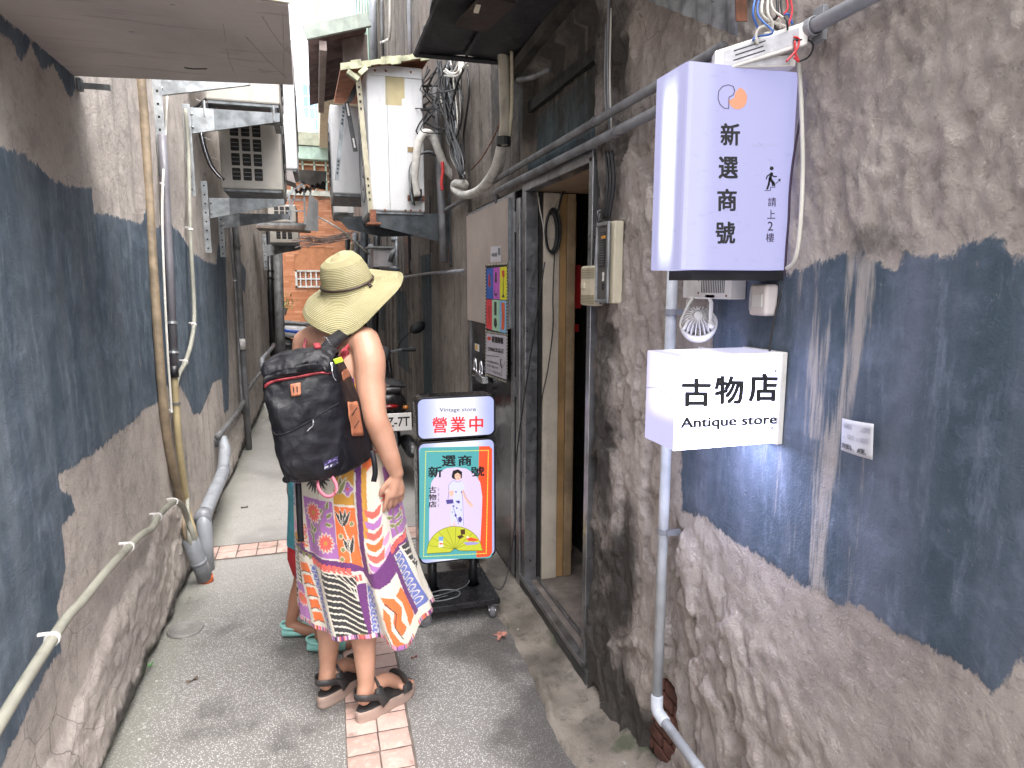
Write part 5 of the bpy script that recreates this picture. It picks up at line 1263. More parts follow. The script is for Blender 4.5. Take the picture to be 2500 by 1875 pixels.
# dark far wall clutter
t = thing('meter_box', 'pale grey meter box with a lid on the right wall beyond the straw hat', 'box', at(930, 630, X=.8))
p, q = at(912, 652, Y=8.6), at(958, 606, Y=8.6); mb = MB(); mb.box(p.x, q.x, 8.6, 8.9, p.z, q.z); mb.build('case', mat('pinkish_grey_box', (.36, .34, .35), .5, var=.15, dirt=.3), t, bev=.01)
mb = MB(); mb.box(p.x - .07, q.x + .01, 8.57, 8.95, q.z, q.z + .02); mb.build('lid', M_galv, t)
t = thing('conduit_manifold', 'stack of grey pipe joints just right of the pale meter box', 'pipes', at(975, 640, Y=8.4))
for pts in (((968, 575), (968, 700)), ((952, 640), (958, 618), (968, 610)), ((950, 655), (985, 655)), ((955, 585), (975, 585))):
    mb = MB(); mb.tube([at(*a, Y=8.3) for a in pts], .03, 8); mb.build('joint', M_galvd, t, smooth=True)
t = thing('electric_box', 'dark open electric box hanging on the right wall beyond the steel door', 'box', at(1020, 610, X=.95))
p, q = at(998, 668, Y=7.2), at(1026, 575, Y=7.2); mb = MB(); mb.box(p.x, q.x, 7.2, 7.5, p.z, q.z); mb.build('case', M_black, t, bev=.006); mb = MB(); mb.box(p.x + .02, q.x - .02, 7.18, 7.2, p.z + .03, p.z + .14); mb.build('cover', M_pvcd, t)
for i in range(9):
    px = 838 + i * 10; pipe(('pale', 'black', 'brown', 'grey', 'dark', 'sooty', 'silver', 'mottled', 'thin')[i] + ' upright pipe in the row by the far end of the right wall', [(px + (i % 3), 560 + (i * 17) % 40), (px - 4, 980)], .045 + .02 * (i % 2), (M_pvcd, M_black, M_brownpipe, M_galvd, M_black, M_darkst, M_galvd, M_pvcd, M_black)[i], X=.90 - .05 * (i % 3), smooth_=False, n=8)
rng = random.Random(8); tw = thing('twig_bundle', 'spray of bare pinkish twigs sticking out over the alley behind the hat', 'twigs', at(800, 580, Y=9))
for i in range(20):
    a = at(862 - rng.random() * 20, 565 + rng.random() * 18, Y=9); b = at(810 - rng.random() * 30, 585 + rng.uniform(-8, 10), Y=9); c_ = at(760 - rng.random() * 60, 582 + rng.uniform(-14, 24), Y=9 + rng.uniform(-.3, .3))
    cable('twig', [a, b, c_], .0045, mat('bare_twig', (.42, .33, .30), .8, var=.3), parent=tw, k=3, n=4)
cable('cable', [at(758, 520, Y=9), at(830, 560, Y=8.5), at(900, 620, Y=8.8)], .012, M_wirew, 'slack pale line crossing from the hanging panel to the right wall', 'cable')
cable('cable', [at(778, 487, Y=9), at(820, 478, Y=8.5)], .008, M_wirew, 'short pale line above the hanging panel', 'cable')

# ================================================================== the far end
# orange tiled building
bb = tag(thing('tiled_building', 'building faced with orange tiles, green balcony and a small grilled window, closing the alley', 'building', (0, 18, 0)), kind='thing')
YB = 18.0
n = N('orange_wall_tile'); vcol = n.attr('shade'); c = n.mix(vcol, (.40, .15, .065), (.56, .27, .15)); c = n.mix(n.ramp(n.noise(1.2, det=4), .4, .7, 0, .3), c, (.36, .12, .05)); n.fin(c, .45, n.bump(n.noise(50), .001)); M_ot = n.m
def tiles(x0, x1, z0, z1, name):
    vs, fs, sh = [], [], []; rg = random.Random(4); j = 0; z = z0
    while z < z1 - .02:
        x = x0 - rg.random() * .2
        while x < x1:
            L_ = .225; a, b = max(x, x0), min(x + L_ - .008, x1)
            if b - a > .02:
                d = rg.uniform(0, .006); k = len(vs)
                if not (-.48 < (a + b) / 2 < .42 and 1.98 < z + .02 < 2.58 and z0 == 0):
                    vs += [(a, YB - d, z), (b, YB - d, z), (b, YB - d, z + .052), (a, YB - d, z + .052), (a, YB + .02, z), (b, YB + .02, z), (b, YB + .02, z + .052), (a, YB + .02, z + .052)]
                    fs += [(k, k + 1, k + 2, k + 3), (k + 1, k + 5, k + 6, k + 2), (k + 4, k, k + 3, k + 7), (k + 3, k + 2, k + 6, k + 7)]
                    v = rg.random() ** 2 * .9 + (rg.random() < .08) * .4; sh += [v] * 8
            x += L_
        z += .060; j += 1
    o0 = off_of(bb); me = bpy.data.meshes.new(name); me.from_pydata([(a - o0.x, b - o0.y, c_ - o0.z) for a, b, c_ in vs], [], fs)
    at_ = me.attributes.new('shade', 'FLOAT', 'POINT'); at_.data.foreach_set('value', sh); me.materials.append(M_ot)
    o = bpy.data.objects.new(name, me); C.objects.link(o); o.parent = bb; o['kind'] = 'stuff'; return o
tiles(-2.6, 3.2, 0, 3.86, 'wall_tiles'); tiles(-1.5, 2.2, 3.98, 4.62, 'balcony_tiles')
mb = MB(); mb.box(-8, 8, YB + .01, YB + 4, 0, 5.3); mb.build('wall', mat('tile_mortar', (.40, .17, .08), .9, var=.15), bb)
mb = MB(); mb.box(-1.8, 2.4, YB - .12, YB + .005, 3.86, 3.98); mb.build('balcony_slab', mat('pale_slab', (.5, .5, .44), .7), bb)
M_green = mat('pale_green_paint', (.38, .50, .42), .6, var=.15, dirt=.2)
mb = MB(); mb.box(-1.8, 2.4, YB - .30, YB + .005, 4.72, 5.02); mb.build('parapet', M_green, bb); mb = MB(); mb.box(-1.8, 2.4, YB - .34, YB + .005, 5.04, 5.35); mb.build('roof_edge', mat('mossy_concrete', (.36, .37, .29), .8, var=.2, dirt=.3), bb)
mb = MB()
for z_ in (4.60, 4.40, 4.2): mb.box(-1.8, 2.4, YB - .14, YB - .10, z_, z_ + .03)
mb.build('balcony_rail', mat('cream_rail', (.6, .56, .42), .6), bb)
for i in range(14): mb = MB(); mb.box(-1.6 + i * .28, -1.56 + i * .28, YB - .14, YB - .10, 3.98, 4.7); mb.build('baluster', mat('pale_green_paint', (0, 0, 0)), bb)
gw = thing('window', None, None); C.objects.unlink(gw); bpy.data.objects.remove(gw)
p, q = at(722, 702, Y=YB), at(822, 660, Y=YB)
mb = MB(); M_wf = mat('pale_window_frame', (.5, .5, .46), .5)
for a, b, c_, d in ((p.x, q.x, p.z, p.z + .04), (p.x, q.x, q.z - .04, q.z), (p.x, p.x + .05, p.z, q.z), (q.x - .05, q.x, p.z, q.z)): mb.box(a, b, YB - .06, YB + .012, c_, d)
wnd = mb.build('window', M_wf, bb)
mb = MB(); mb.box(p.x + .05, q.x - .05, YB - .0, YB + .012, p.z + .04, q.z - .04); mb.build('pane', mat('dark_glass', (.03, .035, .04), .1), wnd)
mb = MB()
for i in range(1, 8): x = p.x + (q.x - p.x) * i / 8; mb.box(x - .015, x + .015, YB - .04, YB - .02, p.z + .04, q.z - .04)
mb.box(p.x + .05, q.x - .05, YB - .045, YB - .019, (p.z + q.z) / 2 - .018, (p.z + q.z) / 2 + .018); mb.build('grille', mat('white_grille', (.62, .62, .6), .5), wnd)
# window box plant on the left
pl = thing('potted_plant', 'small bright green plant by the orange wall above the blue scooter', 'plant', at(690, 755, Y=16.5)); rng = random.Random(2)
mb = MB(); cpl = at(692, 738, Y=16.6)
for i in range(160):
    c_ = cpl + V(rng.gauss(0, .13), rng.gauss(0, .1), rng.gauss(0, .09)); a = V(rng.uniform(-1, 1), rng.uniform(-1, 1), rng.uniform(-1, 1)).normalized() * .03; b = a.cross(V(0, 0, 1)).normalized() * .018; mb.add([c_ - a, c_ + b, c_ + a, c_ - b], [(0, 1, 2, 3)])
mb.build('leaves', mat('leaf_green', (.10, .22, .05), .5, var=.4), pl)
mb = MB(); mb.lathe([(.05, 0), (.08, .16), (.075, .16)], cpl + V(0, 0, -.3), 12); mb.tube([cpl + V(0, 0, -.2), cpl], .012, 6); mb.build('pot', M_pvcd, pl)
mb = MB(); mb.lathe([(.0, 0), (.012, .01), (.012, .06)], cpl, 6); 
# blocks beyond
def block(name, lab, x0, x1, y0, y1, z1, m, wins=None):
    t = tag(thing(name, lab, 'building', ((x0 + x1) / 2, (y0 + y1) / 2, 0)), kind='thing'); mb = MB(); mb.box(x0, x1, y0, y1, 0, z1); mb.build('wall', m, t)
    if wins:
        nx, nz, z0, mw, fr = wins; w_ = (x1 - x0) / nx; h_ = (z1 - z0) / nz
        for i in range(nx):
            for j in range(nz):
                mb = MB(); mb.box(x0 + w_ * (i + (1 - fr) / 2), x0 + w_ * (i + (1 + fr) / 2), y0 - .05, y0, z0 + h_ * (j + (1 - fr) / 2), z0 + h_ * (j + (1 + fr) / 2)); mb.build('window', mw, t)
    return t
M_glass = mat('blue_tower_glass', (.16, .26, .36), .15, .3, var=.2, sc=.3)
a, b = at(738, 205, Y=70), at(806, 205, Y=70)
block('glass_tower', 'pale blue glazed tower with a white grid, far behind the tiled building', a.x, b.x, 70, 80, a.z, mat('white_tower_frame', (.7, .7, .7), .6), (5, 16, 4, M_glass, .86))
a, b = at(700, 285, Y=60), at(765, 285, Y=60)
block('pale_tower', 'washed out cream block in front of the glazed tower', a.x, b.x, 60, 66, a.z, mat('cream_tower', (.66, .62, .55), .7), (5, 12, 4, mat('pale_glass', (.35, .38, .4), .3), .6))
a, b = at(800, 230, Y=50), at(850, 230, Y=50)
block('beige_tower', 'beige block right of the glazed tower, partly behind the roofs', a.x, b.x + 3, 50, 56, a.z, mat('beige_tower_wall', (.5, .42, .33), .7), (4, 9, 4, M_galvd, .5))
a = at(782, 100, Y=13)
ub = tag(thing('upper_block', 'cream and green upper storey rising behind the corrugated lean-to roof', 'building', (1.4, 11, 5)), kind='thing')
uy = 10.2; ux0, ux1, ux2 = at(784, 40, Y=uy).x, at(872, 40, Y=uy).x, at(906, 40, Y=uy).x; uz = at(840, 110, Y=uy).z
mb = MB(); mb.box(ux0, 4.0, uy, 18.4, uz, 12.5); mb.build('wall', mat('cream_render', (.62, .57, .44), .8, var=.15, dirt=.3), ub)
mb = MB()
for i in range(5): x = ux1 + (ux2 - ux1) * i / 5; mb.box(x, x + (ux2 - ux1) / 8, uy - .06, uy - .02, uz - 2, 12.5)
mb.box(ux1, ux2, uy - .02, uy, uz - 2, 12.5); mb.build('green_cladding', M_green, ub)
a_, b_ = at(845, 60, Y=uy), at(868, -40, Y=uy); mb = MB(); mb.box(a_.x, b_.x, uy - .03, uy, a_.z, b_.z + 1); mb.build('window', mat('pale_blue_glazing', (.30, .42, .48), .2), ub)
# ================================================================== standing light sign
SY = 3.02
def z7(p): return (950 + p[0] * .4522, 850 + p[1] * .4521)
def on7(zx, zy, lv=0): return at(*z7((zx, zy)), Y=SY - .0012 - lv * .0006)
ss = thing('standing_sign', 'wheeled black standing light sign with a lady on its poster, at the doorway', 'sign', (.61, 3.1, 0))
def pan(x0, x1, z0, z1, r, y0, y1): return [(a, b) for a, b in rrect(x0, x1, z0, z1, r)]
A0, A1 = on7(145, 492), on7(583, 280); B0, B1 = on7(138, 1160), on7(578, 497)
xl, xr = .427, .812
for (zb, zt, nm) in ((.892, 1.098, 'upper_case'), (.272, .884, 'lower_case')):
    mb = MB(); mb.prism([(a, SY + .012, b) for a, b in rrect(xl, xr, zb, zt, .035)], (0, .10, 0)); mb.build(nm, mat('glossy_black_case', (.010, .010, .012), .22, var=.1), ss, bev=.003)
    mb = MB(); mb.prism([(a, SY, b) for a, b in rrect(xl, xr, zb, zt, .035)], (0, .02, 0)); mb.build('black_rim', M_black, ss, bev=.002)
lit = acrylic('lit_sign_white', (.50, .56, .98), (1.05, 1.05, 1.25), 0, .44, .80, .9, 1.0)
mb = MB(); mb.prism([(a, SY - .003, b) for a, b in rrect(xl + .009, xr - .009, .901, 1.089, .028)], (0, .004, 0)); mb.build('lit_panel', lit, ss, bev=.001)
mb = MB(); mb.prism([(a, SY - .001, b) for a, b in rrect(xl + .009, xr - .009, .281, .875, .028)], (0, .004, 0)); mb.build('lit_border', lit, ss, bev=.001)
gy = SY - .0036
M_redp = glow('lit_red_print', (.95, .045, .05), .9); M_greyp = glow('lit_grey_print', (.10, .10, .11), .9)
txt('Vintage store', at(*z7((272, 351)), Y=gy), at(*z7((468, 347)), Y=gy), at(*z7((272, 322)), Y=gy), M_greyp, ss, bold=.012)
for i, ch in enumerate('營業中'):
    cx = (273, 372, 470)[i]; w_ = (80, 84, 76)[i]; txt(ch, at(*z7((cx - w_ / 2, 459 - i * 3)), Y=gy), at(*z7((cx + w_ / 2, 457 - i * 3)), Y=gy), at(*z7((cx - w_ / 2, 373 - i * 3)), Y=gy), M_redp, ss, bold=.022)
def sflat(polys, m, name, lv):
    return flat(None, m, ss, name, 0) if polys is None else _sf(polys, m, name, lv)
def _sf(polys, m, name, lv):
    if name in ('arm', 'gramophone', 'hair') and len(polys) > 1: return [_sf([P], m, name, lv + .05 * k) for k, P in enumerate(polys)][0]
    mb = MB()
    for P in polys: v = [on7(a, b, lv) for a, b in P]; mb.add(v, [tuple(range(len(v)))])
    return mb.build(name, m, ss)
def rr7(x0, x1, y0, y1, r, sk=-.07):
    return [(a, b + (a - x0) * sk * .35) for a, b in rrect(x0, x1, y0, y1, r)]
teal, red_, pinkw = glow('lit_teal_print', (.10, .42, .44), 1.0), glow('lit_vermilion_print', (.95, .10, .035), 1.0), glow('lit_pinkish_white', (.72, .60, .80), 1.05)
sflat([rr7(163, 556, 537, 1142, 22, -.06)], teal, 'teal_field', 1)
sflat([[(486, 530), (540, 529), (556, 545), (556, 1100), (545, 1122), (528, 1127), (471, 1130)]], red_, 'red_field', 2)
yd = glow('lit_yellow_dot', (.85, .85, .10), 1.0)
dots = []
for i in range(46): f = i / 45; dots.append(disc((198 + f * 338, 558 - f * 6), 3, 6)); dots.append(disc((186 + f * 338, 1126 - f * 18), 3, 6))
for i in range(74): f = i / 73; dots.append(disc((198 - f * 12, 558 + f * 568), 3, 6)); dots.append(disc((536 - f * 12, 552 + f * 556), 3, 6))
o = sflat(dots, yd, 'dotted_line', 3); o['kind'] = 'stuff'
arch = [(215, 1085), (218, 800), (228, 725), (262, 672), (310, 648), (360, 643), (415, 650), (462, 678), (492, 725), (503, 800), (500, 900), (490, 1085)]
sflat([arch], pinkw, 'arch_field', 3)
kk = glow('lit_black_print', (.012, .012, .015), 1.0)
for ch, x0_, x1_, yb_, yt_ in (('選', 284, 360, 640, 580), ('商', 372, 446, 638, 580), ('新', 210, 288, 700, 640), ('號', 440, 515, 694, 640), ('古', 215, 255, 785, 748), ('物', 213, 256, 824, 789), ('店', 212, 256, 862, 828)):
    txt(ch, on7(x0_, yb_, 4), on7(x1_, yb_ - 3, 4), on7(x0_, yt_, 4), kk, ss, bold=.028)
txt('古物・服飾・雜貨・文創', on7(262, 753, 4), on7(262, 858, 4), on7(271, 753, 4), M_greyp, ss)
# the lady
skin_p, hair_p, dress_p, navy_p = glow('lit_skin_print', (.90, .55, .42), 1), kk, glow('lit_dress_print', (.66, .66, .95), 1.1), glow('lit_navy_print', (.09, .07, .30), 1)
sflat([[(400, 765), (412, 795), (428, 822), (452, 842), (451, 857), (440, 857), (420, 832), (402, 800), (392, 770)], [(318, 760), (330, 748), (352, 740), (368, 728), (372, 745), (352, 770), (344, 800), (330, 798)],
       [(338, 930), (348, 925), (356, 960), (326, 960)]], skin_p, 'arm', 4)
sflat([[(345, 715), (372, 722), (392, 718), (408, 745), (406, 765), (392, 768), (396, 820), (400, 870), (402, 958), (376, 958), (350, 925), (345, 960), (333, 955), (330, 880), (340, 830), (346, 800), (352, 770), (322, 770), (324, 735)]], dress_p, 'dress', 5)
sflat([disc((366, 684), 27, 14), [(338, 690), (345, 662), (372, 654), (394, 668), (393, 700), (384, 706), (350, 706), (340, 702)]], hair_p, 'hair', 5)
sflat([[(354, 682), (370, 672), (386, 684), (386, 704), (376, 716), (362, 710), (354, 698)]], skin_p, 'face', 6)
sflat([stroke([(360, 686), (368, 685)], 2)[0], stroke([(376, 686), (383, 687)], 2)[0]], hair_p, 'eye', 7)
sflat([stroke([(370, 703), (377, 703)], 2.5)[0]], M_redp, 'mouth', 7)
sflat([[(306, 820), (345, 816), (348, 838), (312, 842)], [(356, 775), (362, 770), (366, 778), (360, 782)], [(376, 822), (384, 828), (378, 840), (366, 834), (358, 826)], [(372, 915), (386, 908), (396, 925), (386, 942), (374, 936)], [(345, 850), (352, 846), (354, 856), (347, 858)],
       [(362, 860), (369, 858), (368, 868), (361, 868)], [(386, 870), (392, 872), (388, 880)], [(352, 900), (360, 893), (366, 905), (356, 912)], [(388, 772), (396, 776), (390, 786)], [(338, 880), (344, 884), (340, 892)]] +
      stroke([(342, 850), (356, 890), (376, 950)], 2.5) + stroke([(318, 818), (322, 775)], 2), navy_p, 'flower_print', 6)
sflat(stroke([(392, 768), (397, 820), (402, 958)], 1.6) + stroke([(345, 715), (322, 738), (321, 770)], 1.6) + stroke([(400, 768), (415, 805), (440, 838)], 1.4) + stroke([(350, 716), (372, 724), (390, 716)], 1.8), navy_p, 'outline', 6)
# the fan
fan = [(203, 1110)] + [(203 + 150 - 148 * math.cos(R(a)), 1100 - 135 * math.sin(R(a)) - a * .03) for a in range(6, 175, 8)] + [(508, 1094), (380, 1094), (355, 1078), (330, 1102)]
sflat([fan], glow('lit_lime_print', (.62, .64, .05), 1.0), 'fan', 7)
ol = glow('lit_olive_line', (.12, .12, .01), 1.0)
sflat([q for a in range(12, 172, 20) for q in stroke([(355, 1085), (355 - 142 * math.cos(R(a)), 1092 - 125 * math.sin(R(a)))], 1.8)] + stroke(fan[1:-3], 2.2) + stroke([(205, 1110), (330, 1102), (355, 1080), (380, 1094), (508, 1094)], 3), ol, 'fan_rib', 8)
sflat([[(385, 980), (410, 978), (410, 1005), (388, 1008)], [(366, 1015), (392, 1008), (405, 1018), (380, 1032)]], glow('lit_brown_print', (.09, .04, .02), 1), 'gramophone', 9)
sflat([[(268, 1018), (292, 1018), (292, 1040), (268, 1040)]], glow('lit_blue_print', (.20, .42, .75), 1), 'doll_head', 9)
sflat([[(270, 1040), (290, 1040), (290, 1058), (294, 1075), (266, 1075)]], glow('lit_cream_print', (.9, .8, .7), 1), 'doll_body', 9)
sflat([[(272, 1052), (288, 1052), (288, 1060), (272, 1060)], [(415, 1028), (445, 1022), (484, 1034), (470, 1042), (430, 1042)]], red_, 'red_detail', 10)
sflat([[(400, 1050), (440, 1046), (490, 1050), (470, 1060), (420, 1064)]], glow('lit_wave_print', (.4, .35, .75), 1), 'wave', 9)
sflat([disc((424, 1022), 7, 10)], glow('lit_cream_print', (.9, .8, .7), 1), 'swimmer_head', 10)
# hinge slots on the side
mb = MB()
for zz in (1.03, 1.01, .97, .78, .76, .74, .70, .68): mb.box(xl - .0012, xl, SY + .03, SY + .055, zz, zz + .006)
o = mb.build('side_slot', mat('slot_grey', (.12, .12, .12)), ss)
o['kind'] = 'stuff'
# posts, base, casters
for x in (.50, .71):
    mb = MB(); mb.tube([(x, SY + .075, .10), (x, SY + .075, .30)], .024, 16); mb.build('post', M_black, ss, smooth=True)
    mb = MB(); mb.tube([(x, SY + .075, .10), (x, SY + .075, .106)], .034, 16); mb.build('post_foot', M_black, ss)
bx0, bx1, by0, by1 = .405, .80, 2.90, 3.28
mb = MB(); mb.box(bx0, bx1, by0, by1, .078, .106); mb.build('base', mat('scuffed_black_base', (.013, .013, .015), .3, var=.5, sc=14), ss, bev=.002)
def caster(x, y, a):
    mb = MB(); d = V(math.cos(a), math.sin(a), 0); s_ = V(-math.sin(a), math.cos(a), 0)
    c_ = V(x, y, .034)
    q = s_.to_track_quat('Z', 'Y').to_matrix(); mb.lathe([(.004, -.013), (.031, -.013), (.034, -.007), (.034, .007), (.031, .013), (.004, .013)], c_, 18, M=q); w_ = mb.build('caster_wheel', mat('grey_rubber', (.16, .16, .17), .5), ss, smooth=False)
    mb = MB()
    for k in (-1, 1): mb.prism([c_ + s_ * k * .017 + d * u + V(0, 0, v) for u, v in ((-.014, -.010), (.014, -.010), (.026, .042), (-.026, .042))], s_ * k * .002)
    mb.obox(c_ + V(0, 0, .042), d * .028, s_ * .020, V(0, 0, .002)); mb.tube([c_ - s_ * .019, c_ + s_ * .019], .004, 8); mb.build('caster_fork', M_chrome, ss)
for x, y, a in ((bx0 + .03, by0 + .035, .3), (bx1 - .03, by0 + .035, 1.3), (bx0 + .03, by1 - .03, 1.0), (bx1 - .03, by1 - .03, .5)): caster(x, y, a)
cable('loose_cable', [(.56, 3.0, .108), (.48, 2.98, .11), (.47, 3.03, .112), (.55, 3.05, .115), (.62, 3.02, .112), (.60, 2.97, .11), (.50, 2.955, .108), (.46, 2.99, .112), (.54, 3.0, .118), (.66, 3.06, .115), (.70, 3.10, .14)], .0032, M_galvd, 'grey power cord coiled on the base of the standing sign', 'cord')
cable('power_cable', [(.73, 3.12, .25), (.77, 3.08, .12), (.80, 3.04, .10), (.845, 3.02, .10), (.90, 3.08, .20), (.945, 3.12, .45), (.955, 3.12, .8), at(1330, 640, X=.955)], .0035, M_blackp, 'black cord rising from the standing sign along the door frame', 'cord')
t = thing('red_toolbox', 'red box and white wire basket on the ground behind the standing sign', 'box', (.7, 3.5, 0))
mb = MB(); mb.box(.66, .86, 3.5, 3.62, .06, .16); mb.build('box', mat('red_enamel', (.28, .012, .02), .4), t, bev=.006)
mb = MB()
for k in range(7): mb.tube([(.44, 3.55, .10 + k * .018), (.64, 3.55, .10 + k * .018)], .003, 5)
for k in range(5): mb.tube([(.45 + k * .045, 3.55, .09), (.45 + k * .045, 3.55, .22)], .003, 5)
mb.build('wire_basket', M_white, t)

# ================================================================== people
def sstex(c1, c2):
    n = N('skin_%d' % int(c1[0] * 100)); c = n.mix(n.ramp(n.noise(9, det=4), .35, .65), c1, c2); c = n.mix(n.ramp(n.noise(120, det=3), .55, .75, 0, .25), c, mul(c1, .8))
    c = n.mix(n.attr('flush'), c, (c1[0], c1[1] * .72, c1[2] * .66)); n.fin(c, .48, n.bump(n.noise(230, det=3), .0004)); n.b.inputs['Subsurface Weight'].default_value = .12
    n.b.inputs['Subsurface Scale'].default_value = .01; n.b.inputs['Subsurface Radius'].default_value = (1, .35, .2); return n.m
M_skin = sstex((.45, .235, .155), (.53, .29, .20)); M_skin2 = sstex((.34, .16, .10), (.40, .20, .13))
def caps(mb, pts, rs, n=20, flat=None):
    """rounded tapered limb"""
    P = [Vector(p) for p in pts]; Q = smooth_path(P, 5); m = len(P) - 1; rr = []
    for i in range(len(Q)):
        t = i / 5; k = min(int(t), m - 1); f = t - k; f = f * f * (3 - 2 * f); rr.append(rs[k] * (1 - f) + rs[k + 1] * f)
    d0 = (Q[0] - Q[1]).normalized(); d1 = (Q[-1] - Q[-2]).normalized()
    pre = [Q[0] + d0 * rr[0] * s_ for s_ in (.95, .7, .35)]; post = [Q[-1] + d1 * rr[-1] * s_ for s_ in (.35, .7, .95)]
    mb.tube(pre + Q + post, [rr[0] * .3, rr[0] * .7, rr[0] * .93] + rr + [rr[-1] * .93, rr[-1] * .7, rr[-1] * .3], n, flat=flat)
def ell(mb, c, r, M=None, n=24):
    k = 12; prof = [(math.sin(math.pi * i / k), -math.cos(math.pi * i / k)) for i in range(k + 1)]; prof[0] = (.02, -1); prof[-1] = (.02, 1)
    Mx = (M or Matrix.Identity(3)) @ Matrix.Diagonal(Vector(r)); mb.lathe(prof, c, n, M=Mx, closed=True)
def fuse(o, vox, it=6):
    r = o.modifiers.new('fuse', 'REMESH'); r.mode = 'VOXEL'; r.voxel_size = vox; r.use_smooth_shade = True
    s_ = o.modifiers.new('relax', 'SMOOTH'); s_.factor = .5; s_.iterations = it
    return o
def hand(mb, wrist, dirv, back, thumb_side, L=.17, curl=1.0):
    """palm and five separate fingers; dirv to the knuckles, back = normal of the back of the hand"""
    d = dirv.normalized(); b = (back - d * back.dot(d)).normalized(); s_ = d.cross(b) * thumb_side
    pl = L * .5
    caps(mb, [wrist, wrist + d * pl * .5 + s_ * .006, wrist + d * pl * .86 + s_ * .012], [.022, .022, .019], flat=None)
    caps(mb, [wrist + d * .01, wrist + d * pl * .5 - s_ * .012, wrist + d * pl * .84 - s_ * .018], [.019, .019, .016])
    caps(mb, [wrist + d * .01, wrist + d * pl * .6, wrist + d * pl * .9], [.020, .018, .016])
    for i, (off, ln, c0) in enumerate(((.030, .92, .45), (.010, 1.0, .6), (-.010, .95, .72), (-.029, .78, .85))):
        base = wrist + d * pl * (.92 - .03 * i) + s_ * off
        f1, f2, f3 = L * .25 * ln, L * .16 * ln, L * .12 * ln
        a1, a2, a3 = .35 * c0 * curl, .95 * c0 * curl, 1.35 * c0 * curl
        def dv(a): return (d * math.cos(a) - b * math.sin(a)).normalized()
        p1 = base + dv(a1) * f1 + s_ * off * .10; p2 = p1 + dv(a2) * f2; p3 = p2 + dv(a3) * f3
        caps(mb, [base - d * .014, base, p1, p2, p3], [.0095, .0093, .0082, .0074, .0064][:5], n=12)
    tb = wrist + d * pl * .28 + s_ * .022
    t1 = tb + (d * .75 + s_ * .55 - b * .25).normalized() * L * .22; t2 = t1 + (d * .95 + s_ * .1 - b * .35).normalized() * L * .17
    caps(mb, [tb - s_ * .012, tb, t1, t2], [.013, .0125, .0100, .0080], n=12)
W = thing('person', 'woman in a colourful patterned dress and platform sandals, her back turned', 'person', (.08, 2.42, 0))
f_ = V(.74, .67, 0).normalized(); r_ = V(.67, -.74, 0).normalized()     # facing, and towards her right hand
mb = MB()
hcen = at(843, 697, Y=2.45) + V(.010, .02, 0)
Mh = Matrix.Rotation(R(-9), 3, Vector((math.sin(YAW), math.cos(YAW), 0))) @ Matrix.Rotation(R(21), 3, Vector((math.cos(YAW), -math.sin(YAW), 0)))
hip = V(.085, 2.43, .90)
for sg, heel, toe in ((-1, V(-.035, 2.445, .06), V(.13, 2.595, .05)), (1, V(.10, 2.31, .06), V(.285, 2.435, .05))):
    ank = heel.lerp(toe, .10) + V(0, 0, .075); d = (toe - heel).normalized()
    knee = V(hip.x, hip.y, .49).lerp(V(ank.x, ank.y, .49), .78) + d * .015
    hp = hip + r_ * sg * .085
    hp = hip + r_ * sg * .070
    caps(mb, [hp, hp.lerp(knee, .5), knee, knee.lerp(ank, .30) - d * .008, knee.lerp(ank, .68) - d * .002, ank + V(0, 0, .01)], [.075, .072, .056, .056, .040, .031])
    caps(mb, [ank + V(0, 0, .01), ank - V(0, 0, .030) - d * .012, heel + V(0, 0, .028) + d * .012], [.031, .029, .026])
    caps(mb, [ank - V(0, 0, .02), ank.lerp(toe, .45) + V(0, 0, .018), toe - d * .05 + V(0, 0, .018)], [.028, .027, .024])
    lat = V(-d.y, d.x, 0)
    for k in range(5):
        o_ = (k - 2) * .0155; ln = (.030, .027, .025, .021, .017)[k if sg < 0 else k]
        if sg > 0: o_ = -o_ 
        st = toe - d * .055 + lat * -o_ + V(0, 0, .014); caps(mb, [st, st + d * .022, st + d * (.022 + ln)], [.0115, .0105, .0085 + (.002 if k == 0 else 0)], n=10)
# torso and neck
chest = V(.075, 2.455, 1.22)
ell(mb, V(.085, 2.43, .95), (.135, .105, .14), M=Matrix.Rotation(math.atan2(r_.y, r_.x), 3, 'Z'))
ell(mb, V(.080, 2.44, 1.10), (.120, .092, .17), M=Matrix.Rotation(math.atan2(r_.y, r_.x), 3, 'Z'))
ell(mb, chest + V(0, 0, .06), (.140, .105, .17), M=Matrix.Rotation(math.atan2(r_.y, r_.x), 3, 'Z'))
ell(mb, chest + f_ * .07 + V(0, 0, .02) + r_ * .07, (.065, .065, .07)); ell(mb, chest + f_ * .07 + V(0, 0, .02) - r_ * .07, (.065, .065, .07))
nb = V(.055, 2.475, 1.455)
caps(mb, [nb - V(0, 0, .09), nb, nb + V(.01, .01, .07)], [.070, .056, .050])
shR, shL = nb + r_ * .155 + V(.0, 0, -.044), nb - r_ * .145 + V(0, 0, -.050)
for a in (shR, shL): caps(mb, [nb + V(0, 0, -.05), nb.lerp(a, .5) + V(0, 0, -.005), a], [.056, .052, .050])
